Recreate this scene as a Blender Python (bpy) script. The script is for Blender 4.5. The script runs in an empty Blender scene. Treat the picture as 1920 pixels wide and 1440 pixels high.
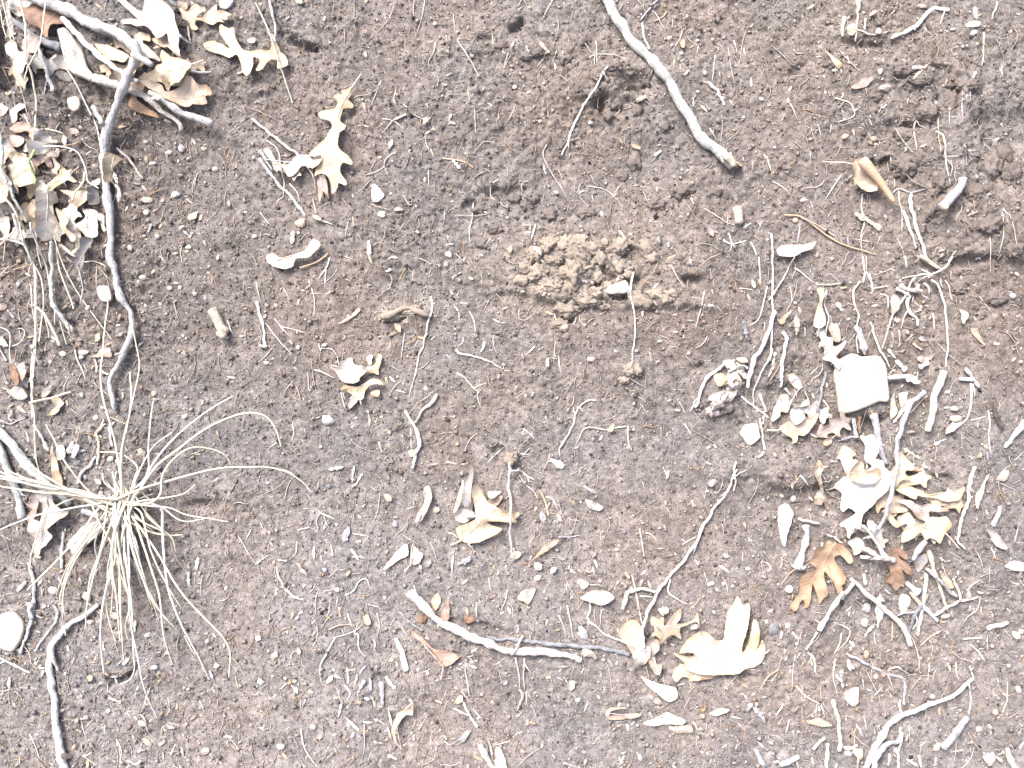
import bpy, math, random
import numpy as np
from mathutils import Vector, Matrix
from mathutils.geometry import delaunay_2d_cdt

random.seed(7)
rng = np.random.default_rng(7)
scene = bpy.context.scene
COL = scene.collection

# ---------------------------------------------------------------- frame of the bank
# one unit of the survey grid = half a millimetre on the face of the bank
S = 0.0005
D = 1840.0                                   # camera stands this many units off the face
TH = math.radians(50.0)                      # slope of the bank
C0 = Vector((0.0, 0.0, 0.90))
VX = Vector((1, 0, 0))
VV = Vector((0, math.cos(TH), math.sin(TH)))
VN = Vector((0, -math.sin(TH), math.cos(TH)))

# ---------------------------------------------------------------- camera, sky, sun, exposure
cam_d = bpy.data.cameras.new('camera')
cam = bpy.data.objects.new('camera', cam_d)
COL.objects.link(cam)
cl = C0 + VN * (D * S)
cam.matrix_world = Matrix(((VX.x, VV.x, VN.x, cl.x), (VX.y, VV.y, VN.y, cl.y), (VX.z, VV.z, VN.z, cl.z), (0, 0, 0, 1)))
cam_d.sensor_width = 36.0
cam_d.angle = 2 * math.atan(960.0 / D)
cam_d.clip_start = 0.01
cam_d.clip_end = 500.0
scene.camera = cam

SUN_EL, SUN_AZ = math.radians(65.0), math.radians(238.0)      # azimuth clockwise from +Y
world = bpy.data.worlds.new('World')
scene.world = world
world.use_nodes = True
wn = world.node_tree.nodes
sky = wn.new('ShaderNodeTexSky')
sky.sky_type = 'NISHITA'
sky.sun_disc = False
sky.sun_elevation = SUN_EL
sky.sun_rotation = SUN_AZ
sky.air_density = 0.8
sky.dust_density = 4.0
sky.ozone_density = 1.0
world.node_tree.links.new(sky.outputs['Color'], wn['Background'].inputs['Color'])
wn['Background'].inputs['Strength'].default_value = 0.12
sun_d = bpy.data.lights.new('sun', 'SUN')
sun_d.energy = 2.0
sun_d.angle = math.radians(28.0)
sun_d.color = (1.0, 0.975, 0.955)
sun = bpy.data.objects.new('sun', sun_d)
COL.objects.link(sun)
to_sun = Vector((math.sin(SUN_AZ) * math.cos(SUN_EL), math.cos(SUN_AZ) * math.cos(SUN_EL), math.sin(SUN_EL)))
sun.rotation_euler = to_sun.to_track_quat('Z', 'Y').to_euler()
sun.location = C0 + to_sun * 5
scene.view_settings.view_transform = 'Standard'
scene.view_settings.look = 'None'
scene.view_settings.gamma = 1.0
scene.view_settings.use_curve_mapping = False
scene.view_settings.exposure = 1.93

# ---------------------------------------------------------------- noise on numpy arrays
def hsh(ix, iy, seed):
    h = (ix.astype(np.int64) * 374761393 + iy.astype(np.int64) * 668265263 + seed * 1274126177) & 0xFFFFFFFF
    h = ((h ^ (h >> 13)) * 1274126177) & 0xFFFFFFFF
    h = ((h ^ (h >> 16)) * 2246822519) & 0xFFFFFFFF
    return ((h ^ (h >> 15)) & 0xFFFFFF).astype(np.float32) / 16777215.0

def vnoise(x, y, seed):
    ix = np.floor(x); iy = np.floor(y)
    fx = (x - ix).astype(np.float32); fy = (y - iy).astype(np.float32)
    fx = fx * fx * fx * (fx * (fx * 6 - 15) + 10); fy = fy * fy * fy * (fy * (fy * 6 - 15) + 10)
    a = hsh(ix, iy, seed); b = hsh(ix + 1, iy, seed); c = hsh(ix, iy + 1, seed); d = hsh(ix + 1, iy + 1, seed)
    return ((a + (b - a) * fx) * (1 - fy) + (c + (d - c) * fx) * fy) * 2 - 1

def fbm(x, y, wave, seed, octv=4, gain=0.5):
    s = 0; a = 1; t = 0; f = 1.0 / wave
    for o in range(octv):
        s = s + a * vnoise(x * f + 13.7 * o, y * f - 7.1 * o, seed + o); t += a
        a *= gain; f *= 2.03
    return s / t

def crumbs(x, y, cell, seed, rlo=0.35, rhi=0.8):
    """heaped round grains: height of the tallest grain over each point (in cells) and that grain's random number"""
    gx = x / cell; gy = y / cell
    ix = np.floor(gx); iy = np.floor(gy)
    best = np.zeros(x.shape, np.float32); ident = np.full(x.shape, 0.5, np.float32)
    for dx in (-1, 0, 1):
        for dy in (-1, 0, 1):
            cx = ix + dx; cy = iy + dy
            px = cx + hsh(cx, cy, seed); py = cy + hsh(cx, cy, seed + 1)
            r = rlo + (rhi - rlo) * hsh(cx, cy, seed + 2)
            q = 1 - ((gx - px) ** 2 + (gy - py) ** 2) / (r * r)
            h = r * np.sqrt(np.maximum(q, 0)) * (0.6 + 0.8 * hsh(cx, cy, seed + 3))
            m = h > best
            best = np.where(m, h, best); ident = np.where(m, hsh(cx, cy, seed + 4), ident)
    return best, ident

# ---------------------------------------------------------------- relief of the bank (survey units, y down)
# hollows: x, y, half width, half height, depth, turn in degrees
HOLLOWS = [(572, 82, 26, 11, 30, 20), (530, 68, 10, 6, 14, 0), (973, 44, 16, 9, 30, -10), (1020, 70, 26, 9, 14, 15), (905, 75, 14, 8, 16, 10),
           (1185, 155, 36, 14, 30, 10), (1130, 195, 11, 17, 28, 10), (1180, 170, 20, 9, 16, 0), (945, 362, 38, 9, 22, -8), (880, 385, 12, 8, 18, 0),
           (1192, 478, 22, 15, 24, 0), (1140, 515, 14, 14, 26, 0), (1165, 556, 16, 6, 26, 5), (1297, 530, 18, 9, 28, 0), (1195, 535, 8, 10, 20, -20),
           (1060, 600, 22, 6, 16, -15), (1115, 530, 9, 9, 22, 0), (1180, 530, 8, 8, 18, 0), (745, 598, 22, 6, 14, -15), (1810, 492, 42, 9, 24, 0), (1745, 430, 16, 42, 20, 25),
           (1885, 235, 46, 44, 24, 0), (1846, 240, 12, 60, 22, 0), (1785, 175, 8, 36, 22, 0), (1765, 130, 18, 8, 24, 30), (1620, 85, 40, 8, 12, 5),
           (1690, 232, 34, 9, 14, 10), (1655, 310, 16, 12, 26, 0), (8, 95, 22, 70, 60, 0), (115, 45, 18, 30, 18, 0), (345, 78, 16, 26, 20, 0),
           (150, 235, 30, 24, 16, 0), (60, 330, 26, 20, 22, 0), (95, 405, 40, 30, 20, 0), (75, 480, 60, 30, 14, 0), (225, 1270, 36, 7, 22, -28), (352, 1185, 16, 8, 12, 30),
           (275, 1380, 20, 8, 10, 0), (390, 945, 36, 10, 14, -5), (750, 808, 14, 6, 14, 0), (935, 855, 10, 16, 18, 0), (1635, 800, 30, 14, 24, -20),
           (1460, 730, 26, 20, 20, 0), (1405, 740, 20, 24, 16, 0), (1625, 690, 60, 20, 12, 0), (1525, 640, 24, 30, 12, 0), (1310, 690, 14, 5, 16, 0), (1548, 930, 24, 30, 12, 0),
           (1400, 888, 28, 16, 16, 10), (1500, 690, 20, 18, 16, 0), (1770, 900, 18, 12, 18, 0), (1626, 1000, 30, 40, 10, 0), (1530, 1100, 20, 16, 16, 0), (1625, 1140, 26, 20, 16, 0),
           (1390, 1272, 30, 8, 16, 5), (1225, 1270, 40, 12, 14, 10), (900, 1180, 60, 10, 10, 15), (710, 1275, 16, 8, 14, 0), (860, 1235, 50, 12, 8, 10),
           (1690, 1260, 30, 10, 12, 20), (1495, 130, 20, 10, 14, 0), (665, 295, 12, 30, 8, 0), (655, 205, 10, 16, 12, 0), (532, 345, 20, 10, 12, 0)]
# swellings: x, y, half width, half height, height, turn
SWELLS = [(1090, 490, 150, 52, 12, 5), (1060, 560, 60, 30, 8, 0), (960, 470, 60, 40, 8, 0), (1230, 480, 70, 40, 8, 0), (1170, 140, 70, 30, 14, 0), (1110, 170, 40, 40, 8, 0),
          (990, 90, 120, 24, 10, 0), (1790, 300, 60, 130, 34, 5), (1700, 130, 70, 26, 20, 10), (1880, 420, 90, 80, 36, 0), (1720, 350, 50, 60, 14, 0),
          (1460, 880, 90, 34, 26, 0), (1350, 745, 40, 34, 18, 35), (60, 420, 120, 150, 22, 0), (200, 110, 220, 60, 24, 10), (1680, 960, 110, 70, 14, 0), (1830, 900, 60, 160, 12, 0),
          (770, 590, 50, 14, 12, -10), (1150, 620, 120, 40, 8, 0), (1870, 650, 70, 140, 18, 0), (240, 940, 90, 40, 12, 0), (1185, 690, 26, 20, 10, 0), (1300, 600, 90, 50, 8, 0),
          (955, 862, 12, 14, 12, 0), (1620, 760, 40, 20, 6, 0)]

LEDGES = [(905, 1340, 566, 20, 70), (1010, 1240, 188, 14, 40), (860, 1010, 362, 14, 45), (1730, 2100, 486, 15, 90), (1550, 1790, 82, 10, 50), (1590, 1760, 226, 10, 60), (1360, 1560, 905, 17, 60), (520, 620, 78, 12, 40), (150, 330, 232, 12, 40), (180, 280, 1268, 10, 40), (1560, 1680, 770, 12, 40), (330, 460, 940, 10, 40), (1780, 2100, 210, 10, 50)]

def spot(x, y, row, soft, seed=0):
    cx, cy, a, b, h, deg = row
    t = math.radians(deg); c, s = math.cos(t), math.sin(t)
    dx = x - cx; dy = y - cy
    u = (dx * c + dy * s) / a; v = (-dx * s + dy * c) / b
    d = np.sqrt(u * u + v * v)
    if soft:
        return h * np.exp(-0.7 * d * d)
    return h / (1 + np.exp((d - 1) * 7))

def relief(x, y, near):
    """height of the soil off the plane of the bank, and grain tints; near fades the fine grain away outside the picture"""
    wx = x + 9 * fbm(x, y, 38, 31, 3); wy = y + 9 * fbm(x, y, 38, 41, 3)
    h = 12 * fbm(x, y, 620, 3, 3) + 7 * fbm(x, y, 170, 11, 3)
    rough = 0.75 + 0.35 * np.clip((650 - y) / 500, 0, 1) + 0.45 * np.exp(-(((x - 1090) / 170) ** 2 + ((y - 510) / 80) ** 2)) + 0.4 * np.exp(-(((x - 1800) / 160) ** 2 + ((y - 280) / 240) ** 2)) + 0.3 * np.exp(-((x - 150) / 220) ** 2)
    rough = rough * (0.85 + 0.4 * fbm(x, y, 150, 91, 2)) * (1 - 0.28 * np.clip((y - 560) / 250, 0, 1) * np.exp(-((x - 900) / 520) ** 4))
    h += rough * 6.5 * fbm(x, y, 60, 17, 4, 0.6)
    h -= rough * 7.0 * np.maximum(0, fbm(wx, wy, 34, 23, 3) - 0.22)          # little dark clefts
    for r in SWELLS:
        h += spot(wx, wy, r, True)
    rx = wx + 11 * fbm(x, y, 15, 221, 3, 0.6); ry = wy + 8 * fbm(x, y, 15, 231, 3, 0.6)
    for r in HOLLOWS:
        h -= 0.72 * spot(rx, ry, r, False)
    band = np.exp(-(((x - 1815) / 80) ** 2 + ((y - 250) / 150) ** 2))
    h += band * 16 * fbm(x * 4.0, y * 0.55, 90, 53, 2)
    c1, i1 = crumbs(wx, wy, 30, 61, 0.22, 0.62)
    c2, i2 = crumbs(wx, wy * 1.15, 14, 71, 0.30, 0.75)
    c3, i3 = crumbs(x, y, 7.5, 81, 0.35, 0.8)
    th_ = 0.45 + 1.3 * fbm(x, y, 90, 201, 2)
    sx_ = wx * np.cos(th_) + wy * np.sin(th_); sy_ = -wx * np.sin(th_) + wy * np.cos(th_)
    sharp = 0.6 * fbm(wx, wy, 12, 111, 3, 0.7) + 1.1 * (0.35 - np.abs(fbm(sx_ * 0.45, sy_ * 1.35, 15, 241, 3, 0.6)))
    clump = np.clip(0.5 + 1.2 * fbm(x, y, 110, 101, 2), 0, 1)
    gr = np.clip(0.55 + 1.1 * fbm(x, y, 120, 121, 3), 0.15, 1.2)             # grainy here, dusty and smooth there
    h += near * rough * (c1 * 6 * clump * gr + c2 * 5.0 * gr + c3 * (1.2 + 2.2 * gr) + (3.8 + 3.2 * gr) * sharp) - 4 * near
    for x0, x1, yl, hh, dec in LEDGES:
        yy = yl + 16 * fbm(x, x * 0 + yl, 70, 211, 3) + 0.06 * (x - 0.5 * (x0 + x1))
        win = 1 / (1 + np.exp(-(x - x0) / 14)) / (1 + np.exp((x - x1) / 14))
        up = np.maximum(0, yy - wy)
        h += 0.7 * hh * win / (1 + np.exp((wy - yy) / 2.6)) * np.exp(-up / dec)
    tint = 0.35 * (i1 - 0.5) * (c1 > 0) * clump + 0.45 * (i2 - 0.5) + 0.5 * (i3 - 0.5)
    return h, tint

STEP = 2.7
XLO, XHI, YLO, YHI = -300.0, 2220.0, -300.0, 1740.0
def axis(lo, hi, far):
    core = np.arange(lo, hi + STEP * 0.5, STEP)
    out = []; g = STEP; a = 0
    while a < far:
        g *= 1.27; a += g; out.append(a)
    out = np.array(out)
    return np.concatenate([lo - out[::-1], core, core[-1] + out]), len(out), len(core)

ax, nx0, nxc = axis(XLO, XHI, 90000)
ay, ny0, nyc = axis(YLO, YHI, 90000)
GX, GY = np.meshgrid(ax, ay)
fade = np.clip(1 - (np.maximum(np.maximum(XLO - GX, GX - XHI), np.maximum(YLO - GY, GY - YHI)) + 60) / 60, 0, 1).astype(np.float32)
GH, GT = relief(GX, GY, fade)
CH = GH[ny0:ny0 + nyc, nx0:nx0 + nxc].astype(np.float32)      # relief over the close-up

def blur(a, sig):
    k = np.arange(-int(3 * sig), int(3 * sig) + 1); w = np.exp(-0.5 * (k / sig) ** 2); w /= w.sum()
    p = len(k) // 2
    b = np.pad(a, ((p, p), (p, p)), mode='edge')
    t = np.zeros((b.shape[0], a.shape[1]), np.float32)
    for i, q in enumerate(w): t += q * b[:, i:i + a.shape[1]]
    o = np.zeros(a.shape, np.float32)
    for i, q in enumerate(w): o += q * t[i:i + a.shape[0], :]
    return o

HOCC = blur(CH, 1.6) + 1.0          # what a thing laid down would rest on; grows as things are laid
HSOFT = blur(CH, 7)

def samp(grid, x, y):
    fx = np.clip((np.asarray(x, float) - XLO) / STEP, 0, nxc - 1.001); fy = np.clip((np.asarray(y, float) - YLO) / STEP, 0, nyc - 1.001)
    i = fx.astype(int); j = fy.astype(int); u = fx - i; v = fy - j
    return (grid[j, i] * (1 - u) + grid[j, i + 1] * u) * (1 - v) + (grid[j + 1, i] * (1 - u) + grid[j + 1, i + 1] * u) * v

def mark(x, y, n, rad):
    r = max(0, int(round(rad / STEP)))
    i = np.clip(((np.asarray(x) - XLO) / STEP + 0.5).astype(int), 4, nxc - 5); j = np.clip(((np.asarray(y) - YLO) / STEP + 0.5).astype(int), 4, nyc - 5)
    for a in range(-min(r, 4), min(r, 4) + 1):
        for b in range(-min(r, 4), min(r, 4) + 1):
            if a * a + b * b <= r * r + 0.5:
                np.maximum.at(HOCC, (j + b, i + a), n)

def seen(px, py, off=0.0):
    """survey position of the point of the ground met when looking at px, py of the photograph"""
    x = np.asarray(px, float); y = np.asarray(py, float)
    n = samp(HSOFT, x, y) + off
    for _ in range(2):
        f = 1 - n / D
        n = samp(HSOFT, 960 + (x - 960) * f, 720 + (y - 720) * f) + off
    f = 1 - n / D
    return 960 + (x - 960) * f, 720 + (y - 720) * f

# profile of the bank: straight over the face, rounding off to a level path below and a shelf above
def build_profile():
    v = 720 - ay                                  # up the slope
    fine = np.linspace(v.min() - 10, v.max() + 10, 60001)
    sm = lambda t: t * t * (3 - 2 * t)
    th = np.where(fine < 0, math.radians(3) + (TH - math.radians(3)) * sm(np.clip((fine + 2300) / 1150, 0, 1)),
                  math.radians(6) + (TH - math.radians(6)) * sm(np.clip((2600 - fine) / 1400, 0, 1)))
    st = np.diff(fine, prepend=fine[0])
    yy = np.cumsum(np.cos(th) * st); zz = np.cumsum(np.sin(th) * st)
    y0 = np.interp(0, fine, yy); z0 = np.interp(0, fine, zz)
    return np.interp(v, fine, yy - y0), np.interp(v, fine, zz - z0), np.interp(v, fine, th)
PY, PZ, PT = build_profile()

def W(x, y, n):
    """survey (x right, y down, n off the face) to world, on the straight face"""
    x = np.asarray(x, float); y = np.asarray(y, float); n = np.asarray(n, float)
    u = (x - 960) * S; v = (720 - y) * S; n = n * S
    return np.stack([u, v * math.cos(TH) - n * math.sin(TH), C0.z + v * math.sin(TH) + n * math.cos(TH)], -1)

# ---------------------------------------------------------------- materials
def nt(name):
    m = bpy.data.materials.new(name); m.use_nodes = True
    t = m.node_tree; b = t.nodes['Principled BSDF']
    return m, t, t.nodes.new, t.links.new, b

def setv(node, **kw):
    for k, v in kw.items():
        node.inputs[k].default_value = v
    return node

def math_node(new, link, op, a, b=None):
    n = new('ShaderNodeMath'); n.operation = op
    for i, q in enumerate((a, b)):
        if q is None: continue
        if isinstance(q, (int, float)): n.inputs[i].default_value = q
        else: link(q, n.inputs[i])
    return n.outputs[0]

def mixc(new, link, fac, a, b, mode='MIX'):
    n = new('ShaderNodeMix'); n.data_type = 'RGBA'; n.blend_type = mode
    for i, q in ((0, fac), (6, a), (7, b)):
        if isinstance(q, (int, float)): n.inputs[i].default_value = q
        elif isinstance(q, (tuple, list)): n.inputs[i].default_value = (*q[:3], 1)
        else: link(q, n.inputs[i])
    return n.outputs[2]

def ramp(new, link, src, lo, hi):
    n = new('ShaderNodeMapRange'); link(src, n.inputs[0])
    n.inputs[1].default_value = lo; n.inputs[2].default_value = hi
    return n.outputs[0]

def soil_material(name, attr, bump=0.5, fine=1.0):
    m, t, new, link, b = nt(name)
    at = new('ShaderNodeVertexColor'); at.layer_name = attr
    tc = new('ShaderNodeTexCoord')
    n1 = setv(new('ShaderNodeTexNoise'), Scale=900.0, Detail=4.0, Roughness=0.7); link(tc.outputs['Object'], n1.inputs['Vector'])
    n2 = setv(new('ShaderNodeTexNoise'), Scale=260.0, Detail=3.0, Roughness=0.6); link(tc.outputs['Object'], n2.inputs['Vector'])
    v = ramp(new, link, n1.outputs['Fac'], 0.3, 0.72)
    k = math_node(new, link, 'MULTIPLY_ADD', v, 1.15); t.nodes[-1].inputs[2].default_value = 0.42
    k2 = math_node(new, link, 'MULTIPLY_ADD', n2.outputs['Fac'], 0.6); t.nodes[-1].inputs[2].default_value = 0.7
    k3 = math_node(new, link, 'MULTIPLY', k, k2)
    mul = new('ShaderNodeVectorMath'); mul.operation = 'SCALE'
    link(at.outputs['Color'], mul.inputs[0]); link(k3, mul.inputs['Scale'])
    # a scatter of pale mineral specks
    vo = setv(new('ShaderNodeTexVoronoi'), Scale=420.0); link(tc.outputs['Object'], vo.inputs['Vector'])
    sp = math_node(new, link, 'LESS_THAN', vo.outputs['Distance'], 0.20)
    sepc = new('ShaderNodeSeparateColor'); link(vo.outputs['Color'], sepc.inputs[0])
    on = math_node(new, link, 'GREATER_THAN', sepc.outputs[0], 0.86)
    f = math_node(new, link, 'MULTIPLY', sp, on)
    c = mixc(new, link, math_node(new, link, 'MULTIPLY', f, 0.75), mul.outputs[0], (0.42, 0.36, 0.30))
    link(c, b.inputs['Base Color'])
    b.inputs['Roughness'].default_value = 0.95; b.inputs['Specular IOR Level'].default_value = 0.15
    bp = setv(new('ShaderNodeBump'), Strength=bump, Distance=0.0012 * fine)
    link(n1.outputs['Fac'], bp.inputs['Height']); link(bp.outputs[0], b.inputs['Normal'])
    return m

PAL = {'white': (0.62, 0.59, 0.55), 'bone': (0.52, 0.475, 0.415), 'cream': (0.59, 0.51, 0.385), 'straw': (0.66, 0.60, 0.45), 'tan': (0.48, 0.40, 0.315),
       'peach': (0.56, 0.455, 0.35), 'orange': (0.47, 0.325, 0.22), 'brown': (0.28, 0.185, 0.135), 'russet': (0.40, 0.29, 0.24), 'pinkish': (0.44, 0.365, 0.33),
       'rose': (0.64, 0.56, 0.51), 'grey': (0.47, 0.45, 0.43), 'greenish': (0.48, 0.485, 0.445), 'lilac': (0.39, 0.37, 0.375), 'slate': (0.24, 0.24, 0.25), 'dark': (0.10, 0.08, 0.07),
       'green': (0.28, 0.35, 0.16), 'earthy': (0.178, 0.148, 0.130), 'clay': (0.305, 0.252, 0.202), 'sand': (0.50, 0.45, 0.37)}
WORD = {'white': 'whitish', 'bone': 'bone-pale', 'cream': 'cream', 'straw': 'straw-yellow', 'tan': 'tan', 'peach': 'peach-coloured', 'orange': 'orange', 'brown': 'brown',
        'russet': 'reddish-brown', 'pinkish': 'pinkish', 'grey': 'grey', 'greenish': 'greenish-grey', 'lilac': 'lilac-grey', 'slate': 'slate-grey', 'dark': 'dark', 'green': 'green', 'rose': 'pale pinkish', 'sand': 'sandy cream',
        'earthy': 'dull brown', 'clay': 'clay-tan'}
MATS = {}

def tinted(new, link, col, spread=0.3):
    oi = new('ShaderNodeObjectInfo')
    k = math_node(new, link, 'MULTIPLY_ADD', oi.outputs['Random'], spread)
    k.node.inputs[2].default_value = 1 - spread * 0.5
    mul = new('ShaderNodeVectorMath'); mul.operation = 'SCALE'
    mul.inputs[0].default_value = col
    link(k, mul.inputs['Scale'])
    return mul.outputs[0]

def wood(c):
    if ('w', c) in MATS: return MATS['w', c]
    m, t, new, link, b = nt('bark_' + c)
    uv = new('ShaderNodeUVMap')
    mp = new('ShaderNodeMapping'); link(uv.outputs[0], mp.inputs[0]); mp.inputs['Scale'].default_value = (1.0, 0.22, 1.0)
    n1 = setv(new('ShaderNodeTexNoise'), Scale=13.0, Detail=6.0, Roughness=0.7); link(mp.outputs[0], n1.inputs['Vector'])
    n2 = setv(new('ShaderNodeTexNoise'), Scale=4.5, Detail=6.0, Roughness=0.7); link(uv.outputs[0], n2.inputs['Vector'])
    base = tinted(new, link, PAL[c], 0.25)
    dk = tuple(q * 0.50 for q in PAL[c]); lt = tuple(min(0.72, q * 1.18 + 0.03) for q in PAL[c])
    c1 = mixc(new, link, ramp(new, link, n2.outputs['Fac'], 0.45, 0.75), base, lt)
    c2 = mixc(new, link, ramp(new, link, n1.outputs['Fac'], 0.50, 0.34), c1, dk)
    n3 = setv(new('ShaderNodeTexNoise'), Scale=1.6, Detail=4.0, Roughness=0.6); link(uv.outputs[0], n3.inputs['Vector'])
    c2 = mixc(new, link, math_node(new, link, 'MULTIPLY', ramp(new, link, n3.outputs['Fac'], 0.56, 0.74), 0.25), c2, (0.16, 0.125, 0.105))
    link(c2, b.inputs['Base Color'])
    b.inputs['Roughness'].default_value = 0.85; b.inputs['Specular IOR Level'].default_value = 0.25
    bp = setv(new('ShaderNodeBump'), Strength=1.0, Distance=0.0022)
    link(math_node(new, link, 'ADD', n1.outputs['Fac'], n2.outputs['Fac']), bp.inputs['Height']); link(bp.outputs[0], b.inputs['Normal'])
    MATS['w', c] = m
    return m

def fibre(c):
    if ('f', c) in MATS: return MATS['f', c]
    m, t, new, link, b = nt('fibre_' + c)
    tc = new('ShaderNodeTexCoord')
    n1 = setv(new('ShaderNodeTexNoise'), Scale=190.0, Detail=3.0); link(tc.outputs['Object'], n1.inputs['Vector'])
    base = tinted(new, link, PAL[c], 0.3)
    c2 = mixc(new, link, ramp(new, link, n1.outputs['Fac'], 0.62, 0.36), base, tuple(q * 0.72 for q in PAL[c]))
    link(c2, b.inputs['Base Color'])
    b.inputs['Roughness'].default_value = 0.7; b.inputs['Specular IOR Level'].default_value = 0.3
    MATS['f', c] = m
    return m

def stone(c, dull=1.0):
    if ('s', c, dull) in MATS: return MATS['s', c, dull]
    m, t, new, link, b = nt('stone_' + c)
    tc = new('ShaderNodeTexCoord')
    n1 = setv(new('ShaderNodeTexNoise'), Scale=90.0, Detail=6.0, Roughness=0.65); link(tc.outputs['Object'], n1.inputs['Vector'])
    n2 = setv(new('ShaderNodeTexNoise'), Scale=600.0, Detail=3.0); link(tc.outputs['Object'], n2.inputs['Vector'])
    base = tinted(new, link, tuple(q * dull for q in PAL[c]), 0.3)
    c1 = mixc(new, link, ramp(new, link, n1.outputs['Fac'], 0.62, 0.30), base, tuple(q * 0.58 * dull for q in PAL[c]))
    n3 = setv(new('ShaderNodeTexNoise'), Scale=45.0, Detail=5.0, Roughness=0.7); link(tc.outputs['Object'], n3.inputs['Vector'])
    c1 = mixc(new, link, math_node(new, link, 'MULTIPLY', ramp(new, link, n3.outputs['Fac'], 0.52, 0.72), 0.5 if dull == 1.0 else 0.8), c1, (0.19, 0.15, 0.125))
    c2 = mixc(new, link, ramp(new, link, n2.outputs['Fac'], 0.60, 0.75), c1, tuple(min(0.8, q * 1.3) for q in PAL[c]))
    link(c2, b.inputs['Base Color']); b.inputs['Roughness'].default_value = 0.85; b.inputs['Specular IOR Level'].default_value = 0.25
    bp = setv(new('ShaderNodeBump'), Strength=0.5, Distance=0.0008)
    link(math_node(new, link, 'ADD', n1.outputs['Fac'], n2.outputs['Fac']), bp.inputs['Height']); link(bp.outputs[0], b.inputs['Normal'])
    MATS['s', c, dull] = m
    return m

def leafmat(c):
    """dry leaf: feather veins off the midrib (uv = distance along and across), browner blotches, a little light through it"""
    if ('l', c) in MATS: return MATS['l', c]
    m, t, new, link, b = nt('dry_leaf_' + c)
    uv = new('ShaderNodeUVMap'); uv.uv_map = 'UVMap'; sx = new('ShaderNodeSeparateXYZ'); link(uv.outputs[0], sx.inputs[0])
    ur = new('ShaderNodeUVMap'); ur.uv_map = 'rim'; sr = new('ShaderNodeSeparateXYZ'); link(ur.outputs[0], sr.inputs[0])
    tc = new('ShaderNodeTexCoord')
    nz = setv(new('ShaderNodeTexNoise'), Scale=60.0, Detail=4.0, Roughness=0.6); link(tc.outputs['Object'], nz.inputs['Vector'])
    nf = setv(new('ShaderNodeTexNoise'), Scale=420.0, Detail=3.0); link(tc.outputs['Object'], nf.inputs['Vector'])
    ab = math_node(new, link, 'ABSOLUTE', sx.outputs[1])
    w = math_node(new, link, 'MULTIPLY', ab, 0.75)
    k = math_node(new, link, 'SUBTRACT', sx.outputs[0], w)
    k = math_node(new, link, 'ADD', k, math_node(new, link, 'MULTIPLY', nz.outputs['Fac'], 0.05))
    k = math_node(new, link, 'MULTIPLY', k, 5.5)
    fr = math_node(new, link, 'FRACT', k)
    ds = math_node(new, link, 'ABSOLUTE', math_node(new, link, 'SUBTRACT', fr, 0.5))
    vein = ramp(new, link, ds, 0.09, 0.03)
    base = tinted(new, link, PAL[c], 0.22)
    dk = (PAL[c][0] * 0.80, PAL[c][1] * 0.70, PAL[c][2] * 0.58)
    c1 = mixc(new, link, ramp(new, link, nz.outputs['Fac'], 0.50, 0.74), base, dk)
    c2 = mixc(new, link, math_node(new, link, 'MULTIPLY', ramp(new, link, nf.outputs['Fac'], 0.45, 0.75), 0.35), c1, dk)
    rimf = math_node(new, link, 'ADD', sr.outputs[0], math_node(new, link, 'MULTIPLY_ADD', nz.outputs['Fac'], -0.9))
    t.nodes[-2].inputs[2].default_value = 0.45
    c2 = mixc(new, link, math_node(new, link, 'MULTIPLY', ramp(new, link, rimf, 0.28, -0.05), 0.6), c2, (PAL[c][0] * 0.80, PAL[c][1] * 0.62, PAL[c][2] * 0.42))
    c3 = mixc(new, link, math_node(new, link, 'MULTIPLY', vein, 0.7), c2, tuple(q * 0.66 for q in PAL[c]))
    link(c3, b.inputs['Base Color'])
    b.inputs['Roughness'].default_value = 0.6; b.inputs['Specular IOR Level'].default_value = 0.3
    bp = setv(new('ShaderNodeBump'), Strength=0.5, Distance=0.0006)
    hh = math_node(new, link, 'ADD', math_node(new, link, 'MULTIPLY', vein, -0.7), nz.outputs['Fac'])
    link(hh, bp.inputs['Height']); link(bp.outputs[0], b.inputs['Normal'])
    tr = new('ShaderNodeBsdfTranslucent'); link(c3, tr.inputs['Color'])
    mx = new('ShaderNodeMixShader'); mx.inputs[0].default_value = 0.22
    link(b.outputs[0], mx.inputs[1]); link(tr.outputs[0], mx.inputs[2])
    link(mx.outputs[0], t.nodes['Material Output'].inputs['Surface'])
    MATS['l', c] = m
    return m

# ---------------------------------------------------------------- objects
def tag(o, label=None, cat=None, group=None, kind=None):
    if label: o['label'] = label
    if cat: o['category'] = cat
    if group: o['group'] = group
    if kind: o['kind'] = kind
    return o

def link_mesh(name, verts, faces, mat, parent=None, smooth=True, uv=None, origin=None, rim=None):
    """verts in world metres; the object's origin goes to its base point (or the parent's)"""
    v = np.asarray(verts, float)
    o0 = np.asarray(origin, float) if origin is not None else v.mean(0)
    me = bpy.data.meshes.new(name)
    me.from_pydata((v - o0).tolist(), [], faces)
    if smooth: me.polygons.foreach_set('use_smooth', np.ones(len(me.polygons), bool))
    if uv is not None:
        lay = me.uv_layers.new(name='UVMap')
        li = np.zeros(len(me.loops), np.int32); me.loops.foreach_get('vertex_index', li)
        lay.data.foreach_set('uv', np.asarray(uv, np.float32)[li].ravel())
        if rim is not None:
            l2 = me.uv_layers.new(name='rim'); l2.data.foreach_set('uv', np.asarray(rim, np.float32)[li].ravel())
            lay.active = True; lay.active_render = True
    me.materials.append(mat)
    o = bpy.data.objects.new(name, me); COL.objects.link(o)
    if parent is not None:
        o.parent = parent; o.location = Vector(o0) - parent.location
    else:
        o.location = o0
    return o

def empty(name, loc):
    e = bpy.data.objects.new(name, None); COL.objects.link(e); e.location = loc
    e.empty_display_size = 0.01
    return e

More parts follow.
